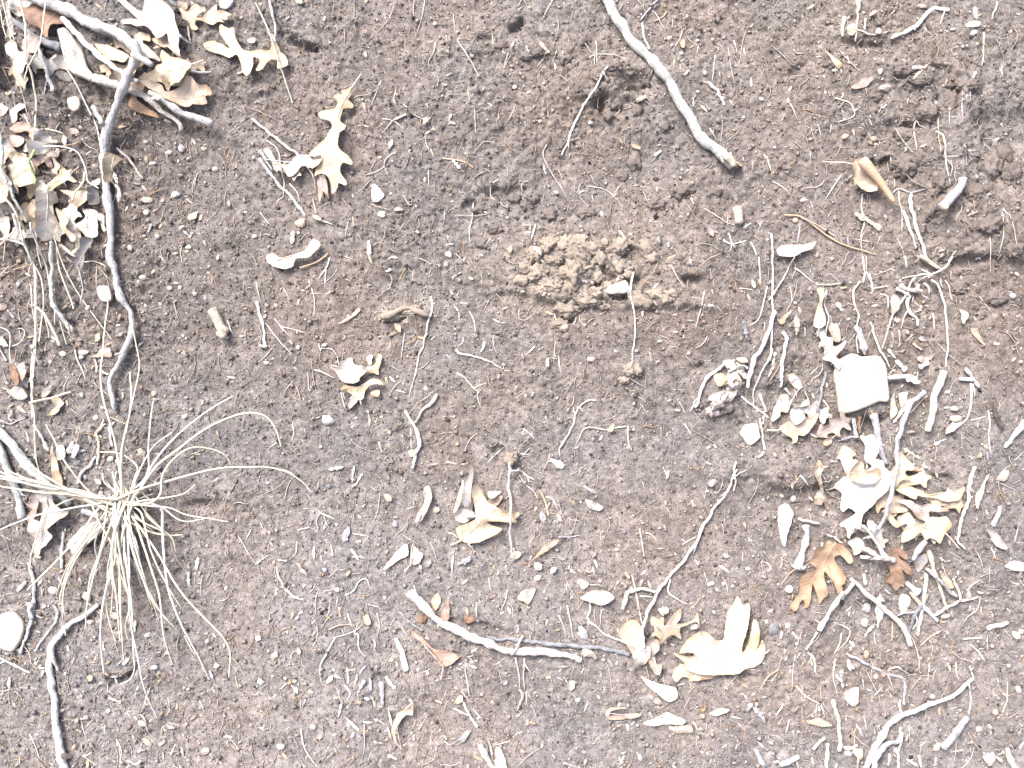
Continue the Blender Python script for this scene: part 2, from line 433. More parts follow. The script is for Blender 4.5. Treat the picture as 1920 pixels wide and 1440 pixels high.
TILES = {'a': (0, 0, 6), 'b': (200, 0, 6), 'c': (0, 200, 6), 'd': (0, 420, 6), 'e': (1480, 780, 6), 'f': (1640, 800, 6), 'g': (1440, 980, 6), 'h': (1620, 980, 6),
         'i': (0, 780, 6), 'j': (0, 620, 6), 'k': (840, 860, 6), 'l': (1240, 1100, 6), 'm': (1280, 620, 6), 'n': (1600, 480, 6), 'o': (1000, 400, 6), 'p': (590, 620, 8), 'x': (0, 0, 1)}
for c_ in range(4):
    for r_ in range(3): TILES['%d%d' % (c_, r_)] = (480 * c_, 480 * r_, 3)

def Z(tile, s):
    ox, oy, k = TILES[tile]
    return np.array([[ox + float(p.split(',')[0]) / k, oy + float(p.split(',')[1]) / k] for p in s.split()])

def spline(p, step, closed=False):
    n = len(p)
    if n == 2 and not closed:
        k = max(2, int(np.hypot(*(p[1] - p[0])) / step) + 1)
        t = np.linspace(0, 1, k)[:, None]; return p[0] + (p[1] - p[0]) * t
    out = []
    rngi = range(n if closed else n - 1)
    for i in rngi:
        if closed: a, b, c, d = p[(i - 1) % n], p[i], p[(i + 1) % n], p[(i + 2) % n]
        else:
            b, c = p[i], p[i + 1]
            a = p[i - 1] if i else 2 * b - c; d = p[i + 2] if i + 2 < n else 2 * c - b
        L = np.hypot(*(c - b)); k = max(1, int(round(L / step)))
        T = 0.42 if closed else 0.5
        m1 = T * (c - a); m2 = T * (d - b)
        for m_ in (m1, m2):
            q = np.hypot(*m_)
            if q > 1.1 * L and q > 0: m_ *= 1.1 * L / q
        for j in range(k):
            t = j / k; t2 = t * t; t3 = t2 * t
            out.append((2 * t3 - 3 * t2 + 1) * b + (t3 - 2 * t2 + t) * m1 + (-2 * t3 + 3 * t2) * c + (t3 - t2) * m2)
    if not closed: out.append(p[-1])
    return np.array(out)

def run_max(a, w):
    o = a.copy()
    for k in range(1, w + 1):
        o[k:] = np.maximum(o[k:], a[:-k]); o[:-k] = np.maximum(o[:-k], a[k:])
    return o

def run_mean(a, w):
    if w < 1: return a
    p = np.pad(a, w, mode='edge'); c = np.cumsum(np.insert(p, 0, 0)); return (c[2 * w + 1:] - c[:-2 * w - 1]) / (2 * w + 1)

def tube_mesh(px, py, n, r, sides, squash=1.0, rough=0.08, flat_ends=True, twist=0.0):
    """rings along a path in survey units -> world verts, faces, uv"""
    k = len(px)
    tx = np.gradient(px); ty = np.gradient(py); tn = np.gradient(n)
    L = np.sqrt(tx * tx + ty * ty + tn * tn) + 1e-9; tx /= L; ty /= L; tn /= L
    P = np.stack([px, py, n], -1); T = np.stack([tx, ty, tn], -1)
    A = np.stack([-ty, tx, np.zeros(k)], -1); A /= np.linalg.norm(A, axis=1)[:, None] + 1e-9
    B = np.cross(T, A); B *= np.sign(B[:, 2:3] + 1e-9)
    seg = np.concatenate([[0], np.cumsum(np.sqrt(np.diff(px) ** 2 + np.diff(py) ** 2))])
    ph = np.arange(sides + 1) / sides * 2 * math.pi - math.pi / 2
    prof = 1 + rough * 1.2 * np.sin(2 * ph + rng.uniform(0, 6)) * 0.5
    rr = r[:, None] * prof[None, :] * (1 + rough * rng.standard_normal((k, sides + 1)) * 0.6)
    rr[:, -1] = rr[:, 0]
    pt = P[:, None, :] + A[:, None, :] * (rr * np.cos(ph))[..., None] + B[:, None, :] * (rr * squash * np.sin(ph))[..., None]
    verts = pt.reshape(-1, 3)
    m = sides + 1
    fs = []
    for i in range(k - 1):
        for j in range(sides):
            fs.append((i * m + j, i * m + j + 1, (i + 1) * m + j + 1, (i + 1) * m + j))
    uv = np.stack([np.tile(np.arange(m) / sides * (2 * math.pi * r.mean() / 40.0), k), np.repeat(seg / 40.0, m)], -1) + rng.uniform(0, 20, 2)
    ends = []
    for i, s_ in ((0, -1), (k - 1, 1)):
        ci = len(verts) + len(ends)
        ends.append(P[i] + T[i] * s_ * r[i] * 0.35)
        for j in range(sides):
            q = (i * m + j, i * m + j + 1, ci)
            fs.append(q if s_ > 0 else q[::-1])
    verts = np.vstack([verts, np.array(ends)]); uv = np.vstack([uv, uv[:1], uv[-1:]])
    return W(verts[:, 0], verts[:, 1], verts[:, 2]), fs, uv

SMALL = []
ITEMS = []          # everything that will be labelled at the end

def rest_path(x, y, r, stiff, lift):
    """heights of a stick laid on what is already there"""
    nx = -np.gradient(y); ny = np.gradient(x); q = np.hypot(nx, ny) + 1e-9
    nx /= q; ny /= q
    g = np.maximum(samp(HOCC, x, y), np.maximum(samp(HOCC, x + nx * r * 0.6, y + ny * r * 0.6), samp(HOCC, x - nx * r * 0.6, y - ny * r * 0.6)) - r * 0.3)
    w = stiff
    base = run_mean(run_max(g, max(1, w // 2)), w)
    return np.maximum(base, g - 0.3 * r) + r * 0.55 + lift

def stick(kind, colour, tile, path, r0, r1=None, label=None, lift=0.0, knob=0.10, sides=None, squash=1.0, mat=None, group=None, cat=None,
          sub=(), stiff=None, dip=None, wig=0.35, arch=0.0, parent=None, item=True, part=None):
    p = Z(tile, path) if isinstance(path, str) else np.asarray(path, float)
    sx, sy = seen(p[:, 0], p[:, 1], r0)
    p = np.stack([sx, sy], -1)
    r1 = r0 if r1 is None else r1
    slim = lambda q: q * (0.66 + 0.34 * min(1.0, max(0.0, (q - 3.0) / 5.0)))
    r0, r1 = slim(r0), slim(r1)
    thick = max(r0, r1)
    step = float(np.clip(thick * 0.9, 2.6, 6.0))
    q = spline(p, step)
    if len(q) < 4:
        t = np.linspace(0, 1, 4); i = np.linspace(0, len(q) - 1, 4)
        q = np.stack([np.interp(i, np.arange(len(q)), q[:, 0]), np.interp(i, np.arange(len(q)), q[:, 1])], -1)
    k = len(q)
    t = np.linspace(0, 1, k)
    r = (r0 + (r1 - r0) * t) if not isinstance(r0, (list, tuple)) else r0
    r = r * (1 + knob * run_mean(rng.standard_normal(k), 1) * 1.9)
    if thick > 3.5:
        for _ in range(max(1, k // 16)):
            c = rng.integers(0, k); r = r * (1 + knob * 1.8 * np.exp(-((np.arange(k) - c) / 1.3) ** 2))
    if kind in ('stick', 'twig', 'branch', 'root') and thick > 1.8: wig = wig * 2.0
    wv = (run_mean(rng.standard_normal((k)), 2) + 0.8 * run_mean(rng.standard_normal(k), 5)) * wig * min(thick, 5) * 0.8; wv2 = (run_mean(rng.standard_normal(k), 2) + 0.8 * run_mean(rng.standard_normal(k), 5)) * wig * min(thick, 5) * 0.8
    x = q[:, 0] + wv; y = q[:, 1] + wv2
    st = stiff if stiff is not None else int(np.clip(thick * 2.2, 2, 14))
    n = rest_path(x, y, r, st, lift)
    n = n + arch * np.sin(t * math.pi) ** 0.8
    if kind == 'wood_chip':                              # a splinter: uneven, drawn out at both ends
        r = r * (0.25 + 0.75 * np.clip(np.minimum(t, 1 - t) * rng.uniform(3.0, 9.0) + rng.uniform(0.0, 0.5), 0, 1)) * (1 + 0.22 * rng.standard_normal(k))
    if kind in ('root', 'rootlet') and not parent: r = r * (1 - 0.45 * t ** 3)
    dip = (kind == 'rootlet') if dip is None else dip
    if dip:
        e = np.exp(-t * k / 2.5) + np.exp(-(1 - t) * k / 2.5)
        n = n - e * thick * 1.5
    sd = sides or (5 if thick < 2.4 else 7 if thick < 6 else 10)
    mt = mat or (wood(colour) if thick >= 2.6 else fibre(colour))
    V_, F_, U_ = tube_mesh(x, y, n, r, sd, squash, min(0.14, knob))
    if parent is not None:
        return link_mesh(part or 'side_twig', V_, F_, mt, parent, True, U_)
    if kind == 'rootlet' and label is None and np.sum(np.hypot(np.diff(x), np.diff(y))) < 27:
        SMALL.append((V_, F_, PAL[colour])); return None
    o = link_mesh(kind, V_, F_, mt, None, kind != 'wood_chip', U_, origin=W(x[k // 2], y[k // 2], samp(HSOFT, x[k // 2], y[k // 2])))
    mark(x, y, n + r * squash * 0.8, thick)
    for s_ in sub:
        stick(kind, s_[0] or colour, s_[1], s_[2], s_[3], s_[4] if len(s_) > 4 else None, parent=o, knob=knob, part=s_[5] if len(s_) > 5 else 'side_twig', lift=s_[6] if len(s_) > 6 else 0)
    length = float(np.sum(np.hypot(np.diff(x), np.diff(y))))
    chord = float(np.hypot(x[-1] - x[0], y[-1] - y[0]))
    if item:
        ITEMS.append(dict(o=o, kind=kind, colour=colour, label=label, cat=cat, group=group, x=float(p[:, 0].mean()), y=float(p[:, 1].mean()), length=length, width=2 * thick,
                          bend=length / max(chord, 1), ang=math.degrees(math.atan2(abs(y[-1] - y[0]), abs(x[-1] - x[0]))), forked=len(sub) > 0))
    return o

def leaf(colour, tile, outline, mid=None, label=None, fold=0.0, edge=4.0, wav=3.0, tilt=(0, 0), lift=1.5, stalk=None, kind=None, bend=0.0, pieces=(), grid=None):
    p = Z(tile, outline)
    sx, sy = seen(p[:, 0], p[:, 1], 4)
    p = np.stack([sx, sy], -1)
    edge, wav, fold = edge * 1.3, wav * 1.35, fold * 1.2
    size = max(np.ptp(p[:, 0]), np.ptp(p[:, 1]))
    lift = lift + (6 if size > 52 else 1)
    kind = kind or ('oak_leaf' if size > 52 else 'leaf_scrap')
    step = 3.2 if size > 50 else 2.4
    q = spline(p, step, True)
    q = q + rng.normal(0, 0.25, q.shape)
    cx, cy = p.mean(0)
    if mid is None:                                      # the long axis
        d = p - p.mean(0); u, s_, vt = np.linalg.svd(d, full_matrices=False); t_ = d @ vt[0]
        md = np.array([p.mean(0) + vt[0] * t_.min() * 0.9, p.mean(0) + vt[0] * t_.max() * 0.9])
    else:
        md = Z(tile, mid); a, b = seen(md[:, 0], md[:, 1], 4); md = np.stack([a, b], -1)
    ms = spline(md, 3.0)
    seg = np.concatenate([[0], np.cumsum(np.hypot(np.diff(ms[:, 0]), np.diff(ms[:, 1])))])
    # points inside
    g = grid or (5.0 if size > 50 else 3.6)
    xs = np.arange(q[:, 0].min(), q[:, 0].max(), g); ys = np.arange(q[:, 1].min(), q[:, 1].max(), g * 0.87)
    gx, gy = np.meshgrid(xs, ys); gx = gx + (np.arange(len(ys)) % 2)[:, None] * g * 0.5
    gx = gx.ravel() + rng.normal(0, 0.3, gx.size); gy = gy.ravel() + rng.normal(0, 0.3, gy.size)
    ins = np.zeros(len(gx), bool)
    for i in range(len(q)):
        x1, y1 = q[i - 1]; x2, y2 = q[i]
        c = ((y1 > gy) != (y2 > gy)) & (gx < (x2 - x1) * (gy - y1) / (y2 - y1 + 1e-12) + x1)
        ins ^= c
    gx = gx[ins]; gy = gy[ins]
    if len(gx):
        dmin = np.sqrt(((gx[:, None] - q[None, :, 0]) ** 2 + (gy[:, None] - q[None, :, 1]) ** 2).min(1))
        ok = dmin > g * 0.55; gx = gx[ok]; gy = gy[ok]
    nb = len(q)
    pts = [Vector((float(a), float(b))) for a, b in q] + [Vector((float(a), float(b))) for a, b in zip(gx, gy)]
    res = delaunay_2d_cdt(pts, [], [list(range(nb))], 1, 1e-4)
    vx = np.array([v.x for v in res[0]]); vy = np.array([v.y for v in res[0]])
    tri = [tuple(f) for f in res[2] if len(f) == 3]
    sd_ = rng.integers(0, 10000)
    # the resting plane under the leaf
    gA = np.stack([vx - cx, vy - cy, np.ones(len(vx))], -1)
    occ = samp(HOCC, vx, vy)
    co, *_ = np.linalg.lstsq(gA, occ, rcond=None)
    ph1, ph2 = rng.uniform(0, 6.28, 2)
    def height(X, Y):
        d2 = (X[:, None] - ms[None, :, 0]) ** 2 + (Y[:, None] - ms[None, :, 1]) ** 2
        im = d2.argmin(1); dist = np.sqrt(d2.min(1))
        tt = seg[im]
        i2 = np.clip(im, 0, len(ms) - 2)
        ex = ms[i2 + 1, 0] - ms[i2, 0]; ey = ms[i2 + 1, 1] - ms[i2, 1]
        side = np.sign(ex * (Y - ms[i2, 1]) - ey * (X - ms[i2, 0]))
        db = np.sqrt(((X[:, None] - q[None, :, 0]) ** 2 + (Y[:, None] - q[None, :, 1]) ** 2).min(1))
        w = size
        h = fold * dist + edge * np.exp(-db / (0.07 * w + 2)) * (0.35 + 0.65 * vnoise(X / (0.22 * w + 4) + ph1, Y / (0.22 * w + 4) + ph2, sd_))
        h = h + wav * vnoise(X / (0.3 * w + 6) + ph2, Y / (0.3 * w + 6) - ph1, sd_ + 5) + wav * 0.35 * vnoise(X / (0.1 * w + 3), Y / (0.1 * w + 3), sd_ + 9)
        h = h + 0.5 * np.sin((tt - 0.75 * dist) * 5.5 / 100 * 6.283)
        h = h + bend * ((tt / max(seg[-1], 1) - 0.5) ** 2) * 4
        h = h + tilt[0] * (X - cx) + tilt[1] * (Y - cy)
        base = co[0] * (X - cx) + co[1] * (Y - cy) + co[2]
        g_ = samp(HOCC, X, Y)
        n = base + lift + 2.5 + h
        soft = g_ + 1.2
        return np.where(n > soft, n, soft + 0.25 * (soft - n).clip(0, 2)), tt, dist * side, db
    n, tt, ds, db_ = height(vx, vy)
    N_ = len(vx)
    verts = np.vstack([np.stack([vx, vy, n], -1), np.stack([vx, vy, n - 0.6], -1)] * 2)
    cnt = {}
    F = []
    for a, b, c in tri:
        ar = (vx[b] - vx[a]) * (vy[c] - vy[a]) - (vx[c] - vx[a]) * (vy[b] - vy[a])
        if ar > 0: a, b, c = a, c, b                     # y runs down: keep normals off the face
        F.append((a, b, c)); F.append((a + N_, c + N_, b + N_))
        for e in ((a, b), (b, c), (c, a)): cnt[e] = cnt.get(e, 0) + 1
    for (a, b) in list(cnt):
        if (b, a) not in cnt: F.append((b + 2 * N_, a + 2 * N_, a + 3 * N_, b + 3 * N_))
    uv = np.stack([tt / 100.0, ds / 100.0], -1) + np.array([rng.uniform(0, 0.3), 0])
    root = empty(kind, W(cx, cy, samp(HSOFT, cx, cy)))
    link_mesh('blade', W(verts[:, 0], verts[:, 1], verts[:, 2]), F, leafmat(colour), root, True, np.vstack([uv, uv, uv, uv]), rim=np.tile(np.stack([db_ / 20.0, db_ * 0], -1), (4, 1)))
    # midrib, running out into the stalk
    if size > 38 or stalk:
        mh, _, _, _ = height(ms[:, 0], ms[:, 1])
        X_, Y_, N2 = ms[:, 0], ms[:, 1], mh + 0.1
        rr = np.linspace(1.25, 0.45, len(ms)) * (1.0 if size > 90 else 0.8)
        if stalk:
            sp = Z(tile, stalk); a, b = seen(sp[:, 0], sp[:, 1], 5); sp = spline(np.stack([a, b], -1), 3.0)
            # stalk is written from the blade outwards
            hh = np.linspace(mh[0], max(samp(HOCC, sp[-1, 0], sp[-1, 1]) + 1.2, mh[0] - 4), len(sp))
            X_ = np.concatenate([sp[::-1, 0], X_]); Y_ = np.concatenate([sp[::-1, 1], Y_]); N2 = np.concatenate([hh[::-1], N2])
            rr = np.concatenate([np.full(len(sp), 1.6 if size > 60 else 1.2), rr])
        keep = np.concatenate([[True], np.hypot(np.diff(X_), np.diff(Y_)) > 0.3])
        X_, Y_, N2, rr = X_[keep], Y_[keep], N2[keep], rr[keep]
        if len(X_) >= 3:
            V_, F_, U_ = tube_mesh(X_, Y_, N2, rr, 5, 0.9, 0.04)
            link_mesh('stalk' if stalk else 'midrib', V_, F_, fibre('peach' if colour in ('cream', 'tan', 'peach', 'white') else colour), root, True, U_)
    mark(vx, vy, n, 3.0)
    ITEMS.append(dict(o=root, kind=kind, colour=colour, label=label, cat='leaf', group=None, x=float(cx), y=float(cy), length=float(size), width=float(min(np.ptp(p[:, 0]), np.ptp(p[:, 1]))),
                      bend=1.0, ang=45.0, forked=False))
    return root

def rock(kind, colour, tile, outline, h, label=None, sharp=0.5, mat=None, group=None, cat=None, lift=0.0, facets=0.06):
    """stone from its outline: rings closing over a worn top and under the belly"""
    p = Z(tile, outline); a, b = seen(p[:, 0], p[:, 1], h * 0.6); p = np.stack([a, b], -1)
    q = spline(p, 3.0 if len(p) > 6 else 2.5, True); k = len(q); c = q.mean(0)
    size = max(np.ptp(q[:, 0]), np.ptp(q[:, 1]))
    base = float(np.median(samp(HOCC, q[:, 0], q[:, 1]))) - h * 0.25 + lift
    rings = [(0.80, 0.0), (0.97, 0.22), (1.0, 0.5), (0.985, 0.78), (0.95, 0.93), (0.88, 1.0), (0.7, 1.02), (0.45, 1.03), (0.2, 1.04)]
    V = []
    sd_ = int(rng.integers(0, 9999))
    for f, z in rings:
        R = c + (q - c) * f
        wob = vnoise(R[:, 0] / (size * 0.22 + 2), R[:, 1] / (size * 0.22 + 2) + z, sd_) * size * facets
        n = base + h * z + (wob if z > 0.6 else wob * 0.3)
        V.append(np.stack([R[:, 0] + wob * 0.3, R[:, 1] - wob * 0.2, n], -1))
    V.append(np.array([[c[0], c[1], base + h * 1.04]])); V.append(np.array([[c[0], c[1], base]]))
    F = []
    for i in range(len(rings) - 1):
        for j in range(k):
            j2 = (j + 1) % k; F.append((i * k + j, i * k + j2, (i + 1) * k + j2, (i + 1) * k + j))
    t = len(rings) * k
    for j in range(k):
        F.append(((len(rings) - 1) * k + j, (len(rings) - 1) * k + (j + 1) % k, t)); F.append(((j + 1) % k, j, t + 1))
    V = np.vstack(V)
    # make the winding face outwards whichever way the outline ran
    ar = np.sum(q[:, 0] * np.roll(q[:, 1], -1) - np.roll(q[:, 0], -1) * q[:, 1])
    if ar > 0: F = [f[::-1] for f in F]
    _, _, vt = np.linalg.svd(q - c, full_matrices=False)
    R2 = (V[:, :2] - c) @ vt.T
    o = link_mesh(kind, W(V[:, 0], V[:, 1], V[:, 2]), F, mat or stone(colour), None, True, np.stack([R2[:, 1] / 40, R2[:, 0] / 40], -1), origin=W(c[0], c[1], base))
    mark(V[:, 0], V[:, 1], V[:, 2], 4.0)
    ITEMS.append(dict(o=o, kind=kind, colour=colour, label=label, cat=cat, group=group, x=float(c[0]), y=float(c[1]), length=float(size), width=float(size), bend=1, ang=45, forked=False))
    return o

# unit lumps used for pebbles and clods
def ico(sub):
    t = (1 + 5 ** 0.5) / 2
    v = [(-1, t, 0), (1, t, 0), (-1, -t, 0), (1, -t, 0), (0, -1, t), (0, 1, t), (0, -1, -t), (0, 1, -t), (t, 0, -1), (t, 0, 1), (-t, 0, -1), (-t, 0, 1)]
    f = [(0, 11, 5), (0, 5, 1), (0, 1, 7), (0, 7, 10), (0, 10, 11), (1, 5, 9), (5, 11, 4), (11, 10, 2), (10, 7, 6), (7, 1, 8), (3, 9, 4), (3, 4, 2), (3, 2, 6), (3, 6, 8), (3, 8, 9), (4, 9, 5), (2, 4, 11), (6, 2, 10), (8, 6, 7), (9, 8, 1)]
    v = [np.array(q) / np.linalg.norm(q) for q in v]
    for _ in range(sub):
        mid = {}; nf = []
        def m(a, b):
            k = (min(a, b), max(a, b))
            if k not in mid:
                w = v[a] + v[b]; v.append(w / np.linalg.norm(w)); mid[k] = len(v) - 1
            return mid[k]
        for a, b, c in f:
            x, y, z = m(a, b), m(b, c), m(c, a); nf += [(a, x, z), (b, y, x), (c, z, y), (x, y, z)]
        f = nf
    return np.array(v), f
ICO0, ICO1, ICO2, ICO3 = ico(0), ico(1), ico(2), ico(3)

def lump(kind, colour, x, y, a, b=None, h=None, turn=0.0, rough=0.12, label=None, group=None, cat=None, mat=None, sink=0.3, base=None, seenpos=True, cells=2.2):
    b = b or a * 0.8; h = h or min(a, b) * 0.7
    if seenpos:
        sx, sy = seen(np.array([x]), np.array([y]), h * 0.5); x, y = float(sx[0]), float(sy[0])
    bv, bf = base or (ICO2 if a < 14 else ICO3)
    v = bv.copy()
    o3 = rng.uniform(-50, 50, 3)
    dn = vnoise(v[:, 0] * cells + o3[0], v[:, 1] * cells + v[:, 2] * 1.7 + o3[1], 7) + 0.6 * vnoise(v[:, 0] * cells * 2.3 + o3[1], v[:, 2] * cells * 2.3 + v[:, 1] + o3[2], 8)
    if rough > 0.2: dn = dn + 0.6 * vnoise(v[:, 1] * cells * 4.5 + o3[2], v[:, 2] * cells * 4.5 + v[:, 0] * 2 + o3[0], 9)
    v = v * (1 + rough * dn)[:, None]
    # worn flats
    if rough <= 0.2:
        for _ in range(4):
            d = rng.normal(size=3); d /= np.linalg.norm(d); lim = rng.uniform(0.62, 0.9)
            e = v @ d; v = v - np.maximum(0, e - lim)[:, None] * d * 0.8
    t = math.radians(turn); c, s_ = math.cos(t), math.sin(t)
    X = v[:, 0] * a; Y = v[:, 1] * b; N = v[:, 2] * h
    X, Y = X * c - Y * s_, X * s_ + Y * c
    n0 = float(samp(HOCC, x, y)) + h * (1 - 2 * sink)
    o = link_mesh(kind, W(x + X, y + Y, n0 + N), [tuple(f) for f in bf], mat or stone(colour, 0.8), None, not (kind == 'pebble'), None, origin=W(x, y, n0 - h))
    mark(np.array([x]), np.array([y]), n0 + h * 0.7, min(a, b))
    ITEMS.append(dict(o=o, kind=kind, colour=colour, label=label, cat=cat, group=group, x=float(x), y=float(y), length=2 * a, width=2 * b, bend=1, ang=45, forked=False))
    return o
# ================================================================ the soil bank
def soil_colour(x, y, tint):
    base = np.array([0.167, 0.142, 0.127])
    lo = fbm(x, y, 300, 131, 3)[..., None]; md = fbm(x, y, 45, 141, 3)[..., None]
    c = base * (1 + 0.10 * lo + 0.16 * md)
    warm = fbm(x, y, 210, 151, 3)[..., None]
    c = c * (1 + warm * np.array([0.07, 0.0, -0.07]))
    low = np.clip((y - 640) / 500, 0, 1)[..., None]
    c = c * (1 + low * np.array([0.13, 0.16, 0.20]))                      # paler, greyer low on the bank
    hum = np.clip(np.exp(-(((x - 190) / 240) ** 2 + ((y - 300) / 230) ** 2)) + 0.8 * np.exp(-(((x - 1660) / 150) ** 2 + ((y - 200) / 150) ** 2)) + 0.7 * np.exp(-(((x - 1620) / 130) ** 2 + ((y - 700) / 120) ** 2)), 0, 1)[..., None]
    c = c * (1 - 0.20 * hum)                                            # darker humus under the litter
    wx = x + 30 * fbm(x, y, 60, 161, 3); wy = y + 22 * fbm(x, y, 60, 171, 3)
    tan = np.exp(-(np.maximum(0, np.hypot((wx - 1090) / 240, (wy - 505) / 105) - 0.15) * 1.7) ** 2)[..., None]
    tan = np.maximum(tan, 0.6 * np.exp(-(np.hypot((wx - 1160) / 70, (wy - 165) / 50)) ** 2)[..., None])
    tan = np.maximum(tan, 0.7 * np.exp(-(np.hypot((wx - 760) / 55, (wy - 588) / 22)) ** 2)[..., None])
    tan = np.maximum(tan, 0.35 * np.exp(-(np.hypot((wx - 1600) / 320, (wy - 60) / 80)) ** 2)[..., None])
    c = c * (1 - 0.6 * tan) + np.array([0.275, 0.225, 0.178]) * 0.6 * tan
    red = np.exp(-(np.hypot((wx - 1280) / 90, (wy - 605) / 55)) ** 2)[..., None]
    c = c * (1 + red * np.array([0.07, 0.0, -0.05]))
    return np.clip(c * (1 + tint[..., None] * 0.9), 0.02, 0.6)

nj, ni = GX.shape
cosT = np.cos(PT)[:, None]; sinT = np.sin(PT)[:, None]
gp = np.stack([(GX - 960) * S, PY[:, None] * S - GH * S * sinT, C0.z + PZ[:, None] * S + GH * S * cosT], -1).reshape(-1, 3)
idx = np.arange(nj * ni, dtype=np.int32).reshape(nj, ni)
quads = np.stack([idx[:-1, :-1], idx[1:, :-1], idx[1:, 1:], idx[:-1, 1:]], -1).reshape(-1, 4)

def big_mesh(name, verts, faces, mat, cols=None, smooth=False, kind='stuff'):
    k = faces.shape[1]
    me = bpy.data.meshes.new(name)
    me.vertices.add(len(verts)); me.vertices.foreach_set('co', np.asarray(verts, np.float32).ravel())
    me.loops.add(faces.size); me.loops.foreach_set('vertex_index', np.ascontiguousarray(faces, dtype=np.int32).ravel())
    me.polygons.add(len(faces)); me.polygons.foreach_set('loop_start', np.arange(0, faces.size, k, dtype=np.int32))
    if smooth: me.polygons.foreach_set('use_smooth', np.ones(len(faces), bool))
    me.update(calc_edges=True)
    if cols is not None:
        a = me.color_attributes.new('tone', 'FLOAT_COLOR', 'POINT')
        a.data.foreach_set('color', np.concatenate([cols, np.ones((len(cols), 1))], 1).astype(np.float32).ravel())
    me.materials.append(mat)
    o = bpy.data.objects.new(name, me); COL.objects.link(o)
    o['kind'] = kind
    return o

SOIL = soil_material('crumbly_soil', 'tone', 0.9)
gcol = soil_colour(GX, GY, GT)
out_ = np.clip((np.maximum(np.maximum(XLO - GX, GX - XHI), np.maximum(YLO - GY, GY - YHI)) + 60) / 60, 0, 1)[..., None]
far_ = np.array([0.112, 0.094, 0.083])  # soil colour darkened for the missing shade between grains
gcol = (gcol * (1 - out_) + far_ * out_).reshape(-1, 3)                  # beyond the close-up the grid is coarse: one soil tone with shade mixed in, grain from the shader
ground = big_mesh('ground', gp, quads, SOIL, gcol, True, 'structure')

# ---- loose crumbs of soil: small rough grains lying all over the face
def litter_density(x, y):
    d = 0.35 + 0.9 * np.exp(-((x - 120) / 190) ** 2) * np.clip((y - 120) / 250, 0, 1)
    d = d + 0.8 * np.exp(-(((x - 1640) / 230) ** 2 + ((y - 900) / 330) ** 2)) + 0.6 * np.exp(-(((x - 1640) / 110) ** 2 + ((y - 190) / 110) ** 2))
    d = d + 0.35 * np.clip((y - 950) / 300, 0, 1) + 0.5 * np.exp(-(((x - 330) / 130) ** 2 + ((y - 400) / 160) ** 2))
    return np.clip(d, 0, 1.6)

def scatter(n, dens=None, margin=250):
    out = []
    while len(out) < n:
        x = rng.uniform(-margin, 1920 + margin, n); y = rng.uniform(-margin, 1440 + margin, n)
        keep = rng.uniform(0, 1.6, n) < (dens(x, y) if dens else 1.6)
        out += list(zip(x[keep], y[keep]))
    return np.array(out[:n])

OCT = (np.array([(1, 0, 0), (-1, 0, 0), (0, 1, 0), (0, -1, 0), (0, 0, 1), (0, 0, -1)], float), [(0, 2, 4), (2, 1, 4), (1, 3, 4), (3, 0, 4), (2, 0, 5), (1, 2, 5), (3, 1, 5), (0, 3, 5)])
def grains(n, lo, hi, colour_fn, mat, name, dens=None, flat=(0.6, 1.0), sink=0.2, long=(1.0, 1.3), shape=ICO0):
    P = scatter(n, dens); x, y = P[:, 0], P[:, 1]
    bv, bf = shape; bf = np.array(bf)
    r = lo + (hi - lo) * rng.random(n) ** 2.6
    v = bv[None] * (1 + rng.normal(0, 0.22, (n, len(bv), 1)))
    ax_ = rng.uniform(*long, n); fl = rng.uniform(*flat, n)
    X = v[..., 0] * (r * ax_)[:, None]; Y = v[..., 1] * r[:, None]; N = v[..., 2] * (r * fl)[:, None]
    # tumble
    t = rng.uniform(0, 6.28, n)[:, None]; u = rng.uniform(-0.7, 0.7, n)[:, None]
    X, N = X * np.cos(u) - N * np.sin(u), X * np.sin(u) + N * np.cos(u)
    X, Y = X * np.cos(t) - Y * np.sin(t), X * np.sin(t) + Y * np.cos(t)
    z = samp(CHG, x, y) + r * fl * (1 - 2 * sink)
    V = W(x[:, None] + X, y[:, None] + Y, z[:, None] + N).reshape(-1, 3)
    F = (bf[None] + (np.arange(n) * len(bv))[:, None, None]).reshape(-1, 3)[:, ::-1]
    c = np.repeat(colour_fn(x, y, r), len(bv), 0)
    return big_mesh(name, V, F, mat, c, False, 'stuff')

CHG = CH.copy()
def crumb_colour(x, y, r):
    c = soil_colour(x, y, rng.normal(0, 0.40, len(x)))
    pal = np.array([[0.36, 0.30, 0.25], [0.44, 0.385, 0.33], [0.27, 0.25, 0.235], [0.36, 0.26, 0.18], [0.20, 0.165, 0.14]])
    k = rng.integers(0, 5, len(x)); m = rng.random(len(x)) < 0.10
    c[m] = pal[k[m]] * rng.uniform(0.7, 1.1, (m.sum(), 1))
    return c
CRUMB = soil_material('soil_grain', 'tone', 0.4)
grains(8500, 2.0, 5.2, crumb_colour, CRUMB, 'soil_crumbs', shape=OCT)
grains(60000, 1.0, 2.8, crumb_colour, CRUMB, 'soil_grains', shape=OCT)
def grit_colour(x, y, r):
    pal = np.array([[0.34, 0.28, 0.22], [0.45, 0.39, 0.33], [0.30, 0.28, 0.265], [0.38, 0.29, 0.21], [0.52, 0.47, 0.41], [0.24, 0.19, 0.16]])
    return pal[rng.integers(0, 6, len(x))] * rng.uniform(0.65, 1.1, (len(x), 1))
FLECK = soil_material('litter_fleck', 'tone', 0.2)
grains(1600, 1.6, 4.0, grit_colour, FLECK, 'fine_grit', litter_density, (0.4, 0.8), 0.3, shape=OCT)
grains(4200, 1.4, 3.8, grit_colour, FLECK, 'litter_flecks', litter_density, (0.25, 0.5), 0.1, (1.8, 4.0))

